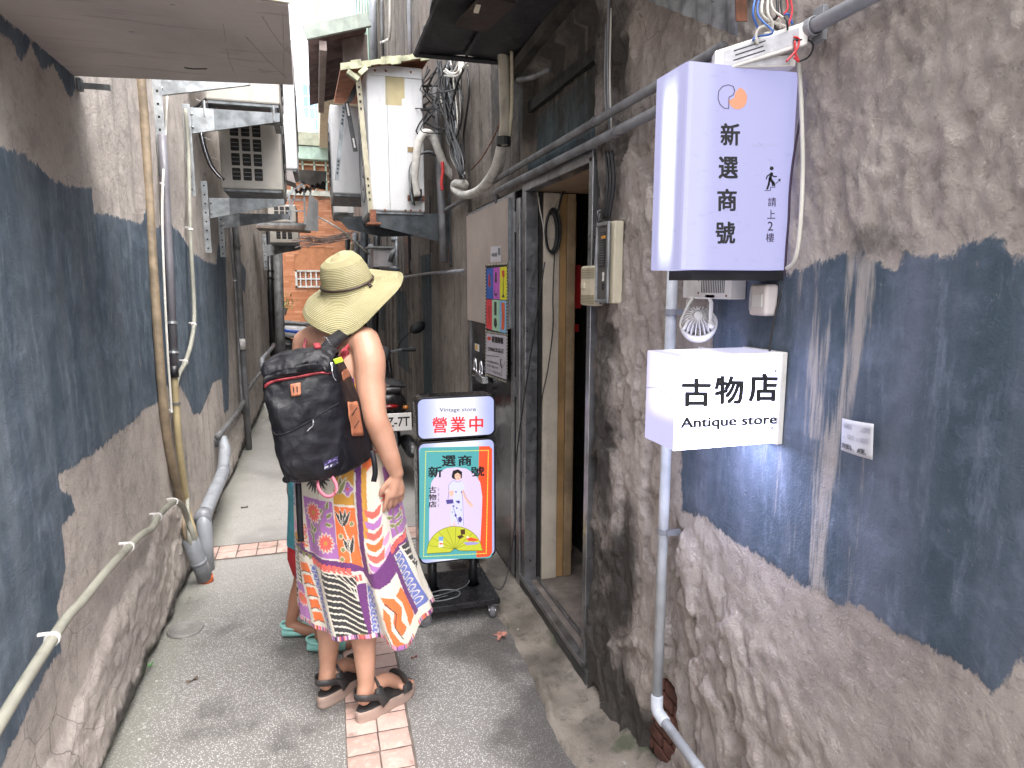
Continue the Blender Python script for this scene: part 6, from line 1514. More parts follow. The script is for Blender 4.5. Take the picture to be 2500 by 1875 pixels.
# right arm, hanging; left arm in front of her
elb = at(915, 1015, Y=2.27); wr = at(968, 1155, Y=2.28)
caps(mb, [shR + V(0, 0, .012), shR.lerp(elb, .22) + r_ * .012, shR.lerp(elb, .6), elb, elb.lerp(wr, .28), elb.lerp(wr, .7), wr], [.053, .056, .050, .043, .043, .034, .026])
hd_ = (at(962, 1245, Y=2.29) - wr).normalized()
hand(mb, wr, V(hd_.x, hd_.y, hd_.z), V(.35, -.9, 0.1), 1, .178, 1.0)
el2 = shL + V(-.03, .03, -.28); wr2 = el2 + f_ * .20 + r_ * .08 + V(0, 0, -.05)
caps(mb, [shL, shL.lerp(el2, .3), el2, el2.lerp(wr2, .3), wr2], [.050, .050, .040, .040, .026])
hand(mb, wr2, (wr2 - el2), V(-.6, .3, .6), -1, .17, 1.2)
# head
hc = hcen + Mh @ V(0, 0, -.022)
ell(mb, hc, (.069, .080, .100), M=Matrix.Rotation(math.atan2(f_.y, f_.x) - math.pi / 2, 3, 'Z'))
ell(mb, hc + f_ * .035 + V(0, 0, -.055), (.055, .062, .06)); caps(mb, [hc + f_ * .092 + V(0, 0, .0), hc + f_ * .112 + V(0, 0, -.03)], [.008, .014], n=10)
for s_ in (-1, 1): ell(mb, hc + r_ * s_ * .078 + V(0, 0, -.01), (.012, .02, .032))
mb.m = 0
skin = fuse(mb.build('body', M_skin, W, smooth=True), .0042, 7)
mb = MB()
for s_ in (-1, 1): ell(mb, hc + f_ * .088 + r_ * s_ * .032 + V(0, 0, .005), (.012, .012, .009))
mb.build('eye', M_white, W, smooth=True); mb = MB(); caps(mb, [hc + f_ * .094 - r_ * .022 + V(0, 0, -.062), hc + f_ * .102 + V(0, 0, -.062), hc + f_ * .094 + r_ * .022 + V(0, 0, -.062)], [.004, .006, .004], n=8); mb.build('mouth', mat('lips', (.4, .1, .09), .4), W)
mb = MB(); ell(mb, hc + Mh @ V(0, 0, .012), (.073, .083, .100), M=Matrix.Rotation(math.atan2(f_.y, f_.x) - math.pi / 2, 3, 'Z'))
mb.build('hair', mat('dark_hair', (.03, .02, .014), .5, var=.4, sc=50), W, smooth=True)

# ---- sandals
M_sole = mat('taupe_rubber', (.36, .26, .215), .6, var=.08, dirt=.1); M_strap = mat('charcoal_strap', (.035, .033, .033), .55, var=.2)
def sandal(heel, toe, lab):
    heel, toe = V(heel.x, heel.y, 0), V(toe.x, toe.y, 0); d = (toe - heel).normalized(); s_ = V(-d.y, d.x, 0); L = (toe - heel).length
    def outl(sc, z):
        o = []
        for i in range(36):
            a = 2 * math.pi * i / 36; u = math.cos(a); v = math.sin(a); wd = .040 + .011 * (u > 0) * abs(u) ** .5 - .003 * (u < 0)
            pu = abs(u) ** .82 * (1 if u > 0 else -1); pv = abs(v) ** .8 * (1 if v > 0 else -1)
            o.append(heel + d * (L / 2 + pu * (L / 2) * sc) + s_ * pv * wd * sc + V(0, 0, z + (.012 * max(0, u - .5) if z < .02 else 0)))
        return o
    lv = [(.94, .000), (.985, .006), (1.0, .020), (.985, .024), (1.0, .028), (1.0, .048), (.97, .052)]
    rows = [outl(a, b) for a, b in lv]; mb = MB(); n_ = 36
    mb.add([p for r in rows for p in r], [(i * n_ + k, i * n_ + (k + 1) % n_, (i + 1) * n_ + (k + 1) % n_, (i + 1) * n_ + k) for i in range(len(lv) - 1) for k in range(n_)] + [tuple(range(n_))[::-1], tuple((len(lv) - 1) * n_ + k for k in range(n_))])
    so = mb.build('sole', M_sole, W, smooth=True)
    mb = MB(); mb.add(outl(.95, .0535), [tuple(range(36))]); mb.add(outl(.97, .050) , [tuple(range(36))]); r1, r2 = outl(.97, .050), outl(.95, .057)
    mb = MB(); mb.add(r1 + r2, [(k, (k + 1) % 36, 36 + (k + 1) % 36, 36 + k) for k in range(36)] + [tuple(36 + k for k in range(36))]); mb.build('footbed', M_strap, W)
    def band(pts, w0, th=.003):
        P = smooth_path(pts, 6); rowsb = [[], []]
        for i, p in enumerate(P):
            t = (P[min(i + 1, len(P) - 1)] - P[max(i - 1, 0)]).normalized(); c_ = heel + d * (p - heel).dot(d); up = V(0, 0, 1) if abs(t.z) < .8 else d
            up = (up - t * up.dot(t)).normalized(); rowsb[0].append(p - up * w0 / 2); rowsb[1].append(p + up * w0 / 2)
        m_ = MB(); m_.grid(rowsb); o = m_.build('strap', M_strap, W, smooth=True); q = o.modifiers.new('thick', 'SOLIDIFY'); q.thickness = th; q.offset = 0; return o
    ac = heel + d * .042
    R_ = .042
    band([ac + d * .055 + s_ * .046 + V(0, 0, .060), ac + d * .030 + s_ * .044 + V(0, 0, .095), ac - d * .020 + s_ * .034 + V(0, 0, .112), ac - d * .043 + V(0, 0, .114), ac - d * .020 - s_ * .034 + V(0, 0, .112), ac + d * .030 - s_ * .044 + V(0, 0, .095), ac + d * .055 - s_ * .046 + V(0, 0, .060)], .025)
    band([ac + d * .062 - s_ * .047 + V(0, 0, .055), ac + d * .040 - s_ * .044 + V(0, 0, .100), ac + d * .040 - s_ * .018 + V(0, 0, .138), ac + d * .043 + s_ * .018 + V(0, 0, .138), ac + d * .040 + s_ * .044 + V(0, 0, .100), ac + d * .062 + s_ * .047 + V(0, 0, .055)], .036)
    fc = toe - d * .068
    band([fc - s_ * .051 + V(0, 0, .052), fc - s_ * .045 + V(0, 0, .082), fc - s_ * .018 + V(0, 0, .101), fc + s_ * .018 + V(0, 0, .101), fc + s_ * .045 + V(0, 0, .082), fc + s_ * .051 + V(0, 0, .052)], .042)
sandal(V(-.058, 2.425, 0), V(.150, 2.612, 0), 'left'); sandal(V(.078, 2.292, 0), V(.308, 2.446, 0), 'right')

# ---- the dress, its print painted point by point on the cloth
def col_attr(me, cols):
    a = me.color_attributes.new('print', 'FLOAT_COLOR', 'POINT'); d = np.ones((len(cols), 4), np.float32); d[:, :3] = cols; a.data.foreach_set('color', d.ravel())
n = N('printed_cotton'); c = n.attr('print', 'Color'); c = n.mix(n.ramp(n.noise(300, det=2), .3, .7, 0, .12), c, (.3, .28, .26)); n.fin(c, .8, n.bump(n.math('ADD', n.noise(400, det=2), n.noise(45, det=4)), .0012)); n.b.inputs['Sheen Weight'].default_value = .15; M_print = n.m
cream, plum_, oran, mauve, coral, blk, blue_, olive, ochre, pinkc = (.62, .57, .48), (.11, .012, .13), (.68, .13, .02), (.36, .13, .38), (.72, .10, .075), (.012, .012, .014), (.10, .13, .38), (.20, .21, .06), (.50, .24, .02), (.62, .26, .42)
class Paint:
    """colour every cloth point by flat shapes drawn in chart units (x, y)"""
    def __init__(s, x, y, base): s.x, s.y = x, y; s.c = np.tile(np.array(base, np.float32), (len(x), 1))
    def poly(s, P, col, clip=None):
        P = np.array(P, float); x0, y0 = P.min(0); x1, y1 = P.max(0)
        m = (s.x >= x0) & (s.x <= x1) & (s.y >= y0) & (s.y <= y1)
        if clip is not None: m &= (s.x >= clip[0]) & (s.x <= clip[2]) & (s.y >= clip[1]) & (s.y <= clip[3])
        i = np.nonzero(m)[0]
        if len(i) == 0: return
        ins = poly_sdf(s.x[i], s.y[i], P) > 0; s.c[i[ins]] = col
    def rect(s, x0, y0, x1, y1, col, sk=0, sh=0):
        s.poly([(x0, y0), (x1, y0 + sk), (x1 + sh, y1 + sk), (x0 + sh, y1)], col)
    def line(s, pts, w, col, clip=None):
        for q in stroke(pts, w): s.poly(q, col, clip)
    def petal(s, cx, cy, a, L, w, col, r0=0.15):
        ca, sa = math.cos(a), math.sin(a); P = []
        for t in np.linspace(0, 1, 9): P.append((r0 + (1 - r0) * t, w * math.sin(math.pi * t ** .7) ** .8 if 0 < t < 1 else 0))
        P = P + [(u, -v) for u, v in P[::-1]]
        s.poly([(cx + L * (u * ca - v / 1 * sa), cy + L * (u * sa + v * ca)) for u, v in P], col)
    def flower(s, cx, cy, r, n, col, edge=cream, cen=ochre, w=.16, e=1.12):
        for k in range(n): a = 2 * math.pi * k / n; s.petal(cx, cy, a, r * e, w * 1.5, edge)
        for k in range(n): a = 2 * math.pi * k / n; s.petal(cx, cy, a, r, w, col)
        s.poly(disc((cx, cy), r * .22, 12), cen)
    def wavecol(s, x0, y0, y1, w, step=34, col=blue_, drift=0):
        s.poly([(x0, y0), (x0 + w, y0), (x0 + w + drift, y1), (x0 + drift, y1)], cream); s.poly([(x0 + 4, y0 + 4), (x0 + w - 4, y0 + 4), (x0 + w - 4 + drift, y1), (x0 + 4 + drift, y1)], col)
        y = y0
        while y < y1 - step * .6:
            ox = drift * (y - y0) / max(1, y1 - y0); cx, cy = x0 + w * .55 + ox, y + step * .55
            s.line([(cx + w * .34 * math.cos(a) - w * .05, cy + step * .36 * math.sin(a)) for a in np.linspace(-2.2, 2.4, 9)] + [(x0 + ox + 4, cy + step * .45)], 4.5, cream); s.poly([(x0 + ox + 2, y), (x0 + ox + w * .34, y + step * .5), (x0 + ox + 2, y + step)], cream)
            y += step
def paint_dress(x, y):
    p = Paint(x, y, cream)
    # plum bands and blocks, after the photograph's chart (x 170..1090, y -600..1070)
    for yo in (-560, -1120, -1680):
        pass
    def block(ox, oy):
        def X(v): return v + ox
        def Y_(v): return v + oy
        p.rect(X(296), Y_(90), X(352), Y_(520), plum_); 
        for k in range(9): p.poly([(X(300), Y_(100 + k * 28)), (X(345), Y_(110 + k * 28)), (X(330), Y_(134 + k * 28)), (X(305), Y_(126 + k * 28))], pinkc)
        p.wavecol(X(246), Y_(60), Y_(275), 48)
        p.poly([(X(345), Y_(20)), (X(560), Y_(20)), (X(560), Y_(185)), (X(345), Y_(185))], cream)
        for k in range(15): a = -math.pi * (.0 + k / 14 * 1.05) + math.pi * .02; p.petal(X(455), Y_(75), math.pi * (-.1 + 1.2 * k / 14), 98, .085, blk, .28)
        p.rect(X(365), Y_(190), X(565), Y_(490), mauve, 14, 18)
        p.line([(X(495), Y_(395)), (X(470), Y_(330)), (X(500), Y_(270)), (X(520), Y_(220))], 6, olive)
        for (cx, cy, a) in ((425, 370, -1.9), (425, 440, -1.7), (495, 240, 2.0), (520, 290, -.6), (430, 400, -2.4), (510, 320, .2), (455, 345, 2.4), (525, 245, -1.3)):
            p.petal(X(cx), Y_(cy), a, 52, .26, cream, 0); p.petal(X(cx), Y_(cy), a, 46, .20, olive, 0)
        p.flower(X(435), Y_(270), 55, 13, coral, cream); p.flower(X(510), Y_(420), 52, 13, coral, cream)
        p.rect(X(575), Y_(20), X(700), Y_(215), ochre, 8)
        p.flower(X(610), Y_(12), 44, 4, mauve, cream, coral, .35); p.flower(X(662), Y_(140), 38, 4, mauve, cream, coral, .38)
        for a in (-2.0, -1.5, -1.1): p.petal(X(610), Y_(165), a, 100, .17, cream, 0); p.petal(X(610), Y_(165), a, 90, .12, olive, 0)
        p.rect(X(575), Y_(225), X(700), Y_(545), oran, 12, 10)
        for a in (-2.1, -1.75, -1.4, -1.05): p.petal(X(625), Y_(330), a, 96, .13, cream, 0); p.petal(X(625), Y_(330), a, 90, .10, blk, 0)
        for a in (-2.0, -1.7, -1.35): p.petal(X(655), Y_(475), a, 100, .14, cream, 0); p.petal(X(655), Y_(475), a, 92, .11, blk, 0)
        p.line([(X(625), Y_(330)), (X(650), Y_(420)), (X(645), Y_(530))], 5, cream)
        for cx, cy in ((605, 380), (672, 320), (612, 450), (600, 500)): p.poly(disc((X(cx), Y_(cy)), 15, 12), cream); p.poly(disc((X(cx), Y_(cy)), 12, 12), olive)
        p.rect(X(712), Y_(-40), X(744), Y_(600), plum_)
        p.poly([(X(744), Y_(150)), (X(870), Y_(150)), (X(905), Y_(560)), (X(744), Y_(610))], cream)
        p.poly([(X(744), Y_(20)), (X(775), Y_(20)), (X(768), Y_(380)), (X(744), Y_(380))], ochre)
        for k, (cy, cl) in enumerate(((235, coral), (290, mauve), (340, coral), (395, oran), (450, coral), (500, mauve), (545, pinkc))):
            p.poly([(X(752), Y_(cy)), (X(800), Y_(cy + 22)), (X(850), Y_(cy - 6)), (X(838), Y_(cy + 40)), (X(795), Y_(cy + 56)), (X(760), Y_(cy + 34))], cl)
        for k in range(3): p.petal(X(845), Y_(560 - k * 60), -.9, 62, .28, pinkc, 0)
        for k in range(5): p.poly([(X(735 + k * 36), Y_(600 - k * 12)), (X(773 + k * 36), Y_(588 - k * 12)), (X(752 + k * 36), Y_(640 - k * 12))], olive)
        p.rect(X(865), Y_(60), X(985), Y_(440), mauve, -10, 30); p.flower(X(905), Y_(210), 62, 15, coral, cream); p.flower(X(958), Y_(330), 32, 10, coral, cream)
        p.line([(X(925), Y_(430)), (X(905), Y_(350)), (X(910), Y_(280))], 5, olive)
        for (cx, cy, a) in ((915, 390, -2.4), (915, 390, -.6), (905, 340, -2.6), (912, 350, -.5)): p.petal(X(cx), Y_(cy), a, 46, .26, cream, 0); p.petal(X(cx), Y_(cy), a, 40, .20, olive, 0)
        # left margin
        p.rect(X(180), Y_(80), X(246), Y_(470), cream)
        for k in range(7): p.petal(X(240), Y_(150 + k * 55), math.pi * .75, 46, .25, (coral, olive, mauve, oran)[k % 4], 0)
        for k in range(7): a = math.pi * (1.05 + .12 * k); p.petal(X(300), Y_(440), a, 115, .10, pinkc, .3)
        p.poly(disc((X(300), Y_(440)), 30, 14), ochre)
        # horizontal plum band with coral scallops
        p.poly([(X(280), Y_(500)), (X(390), Y_(530)), (X(700), Y_(575)), (X(745), Y_(640)), (X(880), Y_(600)), (X(1010), Y_(470)), (X(1000), Y_(420)), (X(890), Y_(470)), (X(740), Y_(570)), (X(640), Y_(520)), (X(400), Y_(495)), (X(280), Y_(480))], plum_)
        for k in range(9): cx, cy = 400 + k * 28, 540 + k * 3.6; p.poly([(X(cx - 13), Y_(cy - 18)), (X(cx + 12), Y_(cy - 22)), (X(cx + 20), Y_(cy + 16)), (X(cx - 6), Y_(cy + 20))], coral)
        for k in range(6): cx, cy = 885 + k * 22, 492 - k * 8; p.poly([(X(cx - 10), Y_(cy - 18)), (X(cx + 10), Y_(cy - 22)), (X(cx + 16), Y_(cy + 10)), (X(cx - 6), Y_(cy + 14))], coral)
        for k in range(3): cx, cy = 640 + k * 20, 600; p.poly([(X(cx - 8), Y_(cy - 12)), (X(cx + 10), Y_(cy - 12)), (X(cx + 12), Y_(cy + 24)), (X(cx - 6), Y_(cy + 24))], coral)
        for k in range(3): p.poly([(X(285 + k * 36), Y_(485 + k * 8)), (X(322 + k * 36), Y_(494 + k * 8)), (X(304 + k * 36), Y_(524 + k * 8))], olive)
        # lower tier
        p.wavecol(X(362), Y_(560), Y_(900), 56, 40, blue_, 72)
        p.rect(X(180), Y_(500), X(222), Y_(880), cream); p.wavecol(X(190), Y_(510), Y_(850), 30, 36, blue_, 12)
        p.poly([(X(222), Y_(450)), (X(248), Y_(450)), (X(268), Y_(905)), (X(230), Y_(905))], plum_)
        for k in range(12): p.petal(X(228), Y_(470 + k * 36), .35, 34, .28, pinkc, 0)
        p.poly([(X(240), Y_(420)), (X(295), Y_(520)), (X(310), Y_(700)), (X(270), Y_(710))], cream)
        for k in range(12): a = math.pi * (.25 - k * .035); yy_ = 440 + k * 22; p.line([(X(240 + k * 3), Y_(yy_)), (X(266 + k * 3), Y_(yy_ + 4)), (X(300), Y_(yy_ + 22))], 8, blk)
        p.poly([(X(262), Y_(705)), (X(315), Y_(705)), (X(330), Y_(900)), (X(262), Y_(900))], mauve); p.flower(X(290), Y_(790), 42, 12, coral, cream)
        p.poly([(X(295), Y_(560)), (X(360), Y_(545)), (X(432), Y_(905)), (X(330), Y_(905))], cream)
        for k in range(5): yy_ = 570 + k * 66; xx_ = 302 + k * 12; p.poly([(X(xx_), Y_(yy_)), (X(xx_ + 52), Y_(yy_ - 10)), (X(xx_ + 68), Y_(yy_ + 42)), (X(xx_ + 30), Y_(yy_ + 38)), (X(xx_ + 8), Y_(yy_ + 58))], oran); p.line([(X(xx_ + 2), Y_(yy_ + 56)), (X(xx_ + 30), Y_(yy_ + 40)), (X(xx_ + 68), Y_(yy_ + 46))], 5, blk)
        p.poly([(X(452), Y_(572)), (X(660), Y_(600)), (X(672), Y_(940)), (X(515), Y_(930))], blk)
        for k in range(12):
            yy_ = 600 + k * 32; p.line([(X(448), Y_(yy_ - 20 + k * 2)), (X(505), Y_(yy_ - 6)), (X(560), Y_(yy_ + 6)), (X(610), Y_(yy_ + 34)), (X(668), Y_(yy_ + 66))], 8, cream, (X(444), Y_(560), X(674), Y_(945)))
        for k in range(5): p.line([(X(520 + k * 30), Y_(566)), (X(560 + k * 28), Y_(600)), (X(620 + k * 18), Y_(650)), (X(655), Y_(720))], 5, cream, (X(444), Y_(560), X(674), Y_(945)))
        p.poly(disc((X(640), Y_(945)), 46, 16, 180, 360), olive)
        p.poly([(X(655), Y_(640)), (X(745), Y_(640)), (X(745), Y_(1060)), (X(680), Y_(1040)), (X(664), Y_(800))], plum_)
        p.poly([(X(712), Y_(640)), (X(765), Y_(650)), (X(735), Y_(1030)), (X(682), Y_(1020))], cream); p.poly([(X(716), Y_(646)), (X(758), Y_(654)), (X(728), Y_(1026)), (X(686), Y_(1016))], blue_)
        for k in range(8): cx, cy = 742 - k * 5, 672 + k * 44; p.line([(X(cx + 13 * math.cos(a)), Y_(cy + 14 * math.sin(a))) for a in np.linspace(-2.4, 2.6, 9)] + [(X(cx - 26), Y_(cy + 26))], 4.5, cream); p.line([(X(cx + 16), Y_(cy - 18)), (X(cx - 4), Y_(cy + 34))], 3, cream)
        p.poly([(X(775), Y_(650)), (X(890), Y_(640)), (X(945), Y_(880)), (X(900), Y_(900)), (X(800), Y_(1060)), (X(735), Y_(1050))], cream)
        for P in ([(785, 665), (850, 690), (880, 760), (862, 800), (880, 850), (842, 870), (820, 800), (835, 750), (800, 710)], [(790, 720), (815, 760), (808, 830), (835, 890), (855, 905), (810, 930), (790, 850), (780, 780)], [(862, 690), (895, 680), (925, 770), (930, 860), (895, 870), (892, 790), (885, 740)], [(765, 880), (790, 930), (830, 960), (800, 1010), (770, 1050), (742, 1045), (752, 950)]):
            p.poly([(X(a), Y_(b)) for a, b in P], oran)
        p.line([(X(800), Y_(700)), (X(845), Y_(760)), (X(825), Y_(820)), (X(850), Y_(880))], 5, blk); p.line([(X(775), Y_(860)), (X(800), Y_(930)), (X(835), Y_(955))], 5, blk)
        p.wavecol(X(885), Y_(520), Y_(860), 54, 40, blue_, 66); p.poly([(X(872), Y_(520)), (X(888), Y_(520)), (X(960), Y_(870)), (X(935), Y_(870))], plum_)
        p.poly([(X(925), Y_(500)), (X(995), Y_(500)), (X(1100), Y_(870)), (X(1030), Y_(880))], cream); p.poly([(X(935), Y_(505)), (X(1000), Y_(498)), (X(1090), Y_(870)), (X(1028), Y_(860))], blk)
        for k in range(9): yy_ = 530 + k * 38; xx_ = 938 + k * 10.5; p.line([(X(xx_), Y_(yy_)), (X(xx_ + 38), Y_(yy_ + 12)), (X(xx_ + 78), Y_(yy_ + 4))], 8, cream)
        # small lettering worked into the print
        p.line([(X(338), Y_(352)), (X(362), Y_(350)), (X(366), Y_(366)), (X(342), Y_(372)), (X(340), Y_(386)), (X(366), Y_(388))], 8, oran)
        p.line([(X(340), Y_(404)), (X(360), Y_(402)), (X(368), Y_(414)), (X(360), Y_(426)), (X(340), Y_(428))], 8, oran); p.line([(X(372), Y_(442)), (X(346), Y_(440)), (X(344), Y_(452)), (X(372), Y_(462)), (X(346), Y_(470))], 8, oran)
    for ox, oy in ((0, -990), (860, -990), (-860, -990), (0, 0), (860, 0), (-860, 0)): block(ox, oy)
    # coloured scraps along the hem
    k = 0
    for xx in range(-800, 1960, 34):
        p.poly([(xx, 880), (xx + 34, 880), (xx + 34, 1075), (xx, 1075)], (blk, pinkc, oran, plum_, coral, cream, olive, mauve)[k % 8]) if False else None; k += 1
    return p
# shape of the skirt: for each height the outline seen in the photograph gives centre and width
NT, NA = 300, 560
tt = np.linspace(0, 1, NT); aa = np.linspace(0, 2 * np.pi, NA, endpoint=False)
vx = np.array([math.cos(-YAW), math.sin(-YAW)]); vd = np.array([math.sin(YAW), math.cos(YAW)])   # across and away, seen from the street
ztop = 1.30
def hem_z(a):     # a measured from the left silhouette (0) over the near side (pi/2) to the right silhouette (pi)
    return np.interp(a, [0, .5, 1.0, 1.5, 1.9, 2.08, 2.25, 2.5, 2.9, 3.1416, 4, 5.5, 6.2832], [.405, .395, .370, .362, .352, .312, .315, .368, .392, .395, .40, .40, .405])
T, A = np.meshgrid(tt, aa, indexing='ij')
Z0 = hem_z(A); Zz = ztop + (Z0 - ztop) * T
cxs = np.interp(-Zz, [-1.30, -1.17, -1.08, -1.0, -.90, -.7, -.5, -.33], [.072, .068, .072, .080, .078, .090, .118, .150])
hw = np.interp(-Zz, [-1.30, -1.17, -1.08, -1.0, -.90, -.7, -.5, -.33], [.122, .158, .160, .172, .190, .210, .238, .268])
dp = np.interp(-Zz, [-1.30, -1.17, -1.08, -1.0, -.90, -.7, -.5, -.33], [.120, .150, .130, .140, .155, .160, .170, .185])
cyd = 2.435 + 0 * Zz
down = np.clip((1.0 - Zz) / .65, 0, 1)
fold = (np.sin(A * 9 + 1.3 + 1.2 * np.sin(A * 2)) * .55 + np.sin(A * 15 + Zz * 3) * .28 + (fbm(A * 3, Zz * 2, 301) - .5)) * .038 * down ** 1.2
fold += (fbm(A * 9, Zz * 14, 302, 4) - .5) * .006
gather = np.exp(-((A - 2.0) / .10) ** 2) * down * .030
sil = .25 + .75 * np.abs(np.sin(A)) ** .6
ru = hw + fold * .35; rv = dp + (fold + gather) * sil
LX = -np.cos(A) * ru; LY = -np.sin(A) * rv
PX_ = cxs + vx[0] * LX + vd[0] * LY; PY_ = cyd + vx[1] * LX + vd[1] * LY
# chart coordinates of the print: unroll the cloth around the body
uch = 620 - np.cos(A) * 440
uch = np.where(A <= np.pi, 185 + (A / np.pi) * 0 + (1 - np.cos(A)) / 2 * 880 * .92 + 20, 1950 - (1 - np.cos(A)) / 2 * 880)
narrow = np.interp(-Zz, [-1.3, -.9, -.33], [.72, .84, 1.02]); uch = 640 + (uch - 640) * narrow - (1 - narrow) * 180
ych = np.interp(-(Zz - (Z0 - .35) * T ** 2), [-1.3, -.97, -.33], [-760, 60, 960])
pt_ = paint_dress(uch.ravel(), ych.ravel())
hemband = (T > .982).ravel(); hk = ((fbm(A * 7, A * 0, 500, 3) * 30 + A * 9).astype(int) % 7).ravel(); pal = np.array([blk, pinkc, oran, plum_, coral, cream, mauve]); pt_.c[hemband] = pal[hk[hemband]]
co = np.stack([PX_, PY_, Zz], -1).reshape(-1, 3) - np.array(W.location)
i = np.arange((NT - 1) * NA); r0, c0_ = i // NA, i % NA; c1_ = (c0_ + 1) % NA
q = np.stack([r0 * NA + c0_, (r0 + 1) * NA + c0_, (r0 + 1) * NA + c1_, r0 * NA + c1_], -1)
me = bpy.data.meshes.new('dress'); me.vertices.add(len(co)); me.vertices.foreach_set('co', co.ravel()); me.loops.add(q.size); me.loops.foreach_set('vertex_index', q.ravel().astype(np.int32))
me.polygons.add(len(q)); me.polygons.foreach_set('loop_start', np.arange(0, q.size, 4, dtype=np.int32)); me.polygons.foreach_set('use_smooth', np.ones(len(q), bool)); me.update(calc_edges=True)
col_attr(me, pt_.c); me.materials.append(M_print); dr = bpy.data.objects.new('dress', me); C.objects.link(dr); dr.parent = W
s_ = dr.modifiers.new('thick', 'SOLIDIFY'); s_.thickness = .0012; s_.offset = 0
for s_ in (-1, 1):
    mb = MB(); a = nb + r_ * s_ * .085 + V(0, 0, -.045); mb.tube(smooth_path([chest + V(0, 0, .085) - f_ * .115 + r_ * s_ * .075, a - f_ * .055 + V(0, 0, .01), a + V(0, 0, .030), a + f_ * .06, chest + V(0, 0, .09) + f_ * .125 + r_ * s_ * .08]), .006, 6, flat=.5); mb.build('shoulder_strap', mat('striped_strap', (.35, .08, .10), .7, var=.6, sc=90), W)

# ---- straw hat
hat = thing('straw_hat', 'wide wavy straw sun hat with thin dark cord on the woman', 'hat', (.0, 0, 0))
n = N('braided_straw'); rg = n.attr('ring'); st = n.math('SINE', n.math('MULTIPLY', rg, 6.2832)); c = n.mix(n.ramp(st, -.9, .1), (.25, .22, .105), (.41, .37, .195))
c = n.mix(n.ramp(n.noise(14, det=4), .3, .75, 0, .5), c, (.45, .405, .25)); c = n.mix(n.ramp(n.vor(260), .0, .5, .35, 0), c, (.30, .26, .13))
n.fin(c, .75, n.bump(n.math('ADD', n.math('MULTIPLY', st, .6), n.math('MULTIPLY', n.noise(500, det=2), .5)), .0013)); M_straw = n.m
prof = []      # (radius, height, ring)
ns = 150
key = [(0, .002, .140), (.08, .028, .1385), (.18, .056, .128), (.30, .079, .102), (.42, .093, .062), (.52, .099, .024), (.565, .101, .004), (.60, .108, -.006), (.70, .130, -.014), (.82, .166, -.024), (.92, .196, -.038), (1.0, .213, -.052)]
for i in range(ns + 1):
    t = i / ns; prof.append((float(np.interp(t, [k[0] for k in key], [k[1] for k in key])), float(np.interp(t, [k[0] for k in key], [k[2] for k in key])), t))
nA = 120; vs, ring = [], []
# tilt: brim low towards the lower left and the camera, high to the right
for j, (r, z, t) in enumerate(prof):
    for k in range(nA):
        a = 2 * math.pi * k / nA; br = max(0, (t - .56) / .44)
        # a measured in the frame of the street: 0 = right, pi/2 = away
        zz = z + br * (.048 * math.cos(a - .95) + .016 * math.cos(2 * a + .2) + .012 * math.cos(3 * a + 1.6) + .006 * math.sin(5 * a))
        rr_ = r * (1 + br * (.05 * math.cos(a - .1) - .10 * math.cos(a - math.pi * 1.35) * 0)) * (1 + (1 - br) * .03 * math.cos(2 * a))
        zz -= (1 - br) * .020 * max(0, 1 - abs(t - .12) / .2) * (1 + math.cos(a * 1 + 2.6)) * .5
        p = Vector((rr_ * math.cos(a) * 1.0, rr_ * math.sin(a) * .98, zz)); p = Vector((p.x * math.cos(YAW) + p.y * math.sin(YAW), -p.x * math.sin(YAW) + p.y * math.cos(YAW), p.z))
        vs.append(Mh @ (p * .90)); ring.append(t * 56)
hat.location = hcen
me = bpy.data.meshes.new('straw'); me.from_pydata(vs, [], [(j * nA + k, (j + 1) * nA + k, (j + 1) * nA + (k + 1) % nA, j * nA + (k + 1) % nA) for j in range(ns) for k in range(nA)] + [tuple(range(nA))])
at_ = me.attributes.new('ring', 'FLOAT', 'POINT'); at_.data.foreach_set('value', ring); me.polygons.foreach_set('use_smooth', [True] * len(me.polygons)); me.materials.append(M_straw)
o = bpy.data.objects.new('straw', me); C.objects.link(o); o.parent = hat; s_ = o.modifiers.new('thick', 'SOLIDIFY'); s_.thickness = .003; s_.offset = -1
M_cord = mat('dark_brown_leather', (.035, .015, .012), .5)
jb = min(range(ns + 1), key=lambda j: abs(prof[j][2] - .555)); bandp = [Vector(vs[jb * nA + k % nA]) * 1.015 + Mh @ Vector((0, 0, .004)) for k in range(nA + 1)]
mb = MB(); mb.tube(bandp, .0042, 6); mb.build('hat_cord', M_cord, hat, smooth=True, local=True)
kk_ = int(nA * .985); q0 = bandp[kk_]; out = (q0 * 1).normalized()
mb = MB(); a = bandp[int(nA * .93)]; mb.tube(smooth_path([a, a * 1.06 + Vector((0, 0, -.012)), a * 1.13 + Vector((0, 0, -.016))]), .0036, 6); mb.tube(smooth_path([a * 1.01, a * 1.05 + Vector((0.004, 0, -.006)), a * 1.15 + Vector((0.003, 0, -.013))]), .003, 6); mb.build('cord_knot', M_cord, hat, smooth=True, local=True)
cable('chin_cord', [at(896, 765, Y=2.42), at(893, 775, Y=2.42), at(888, 788, Y=2.42), at(880, 830, Y=2.5)], .003, M_cord, parent=hat)

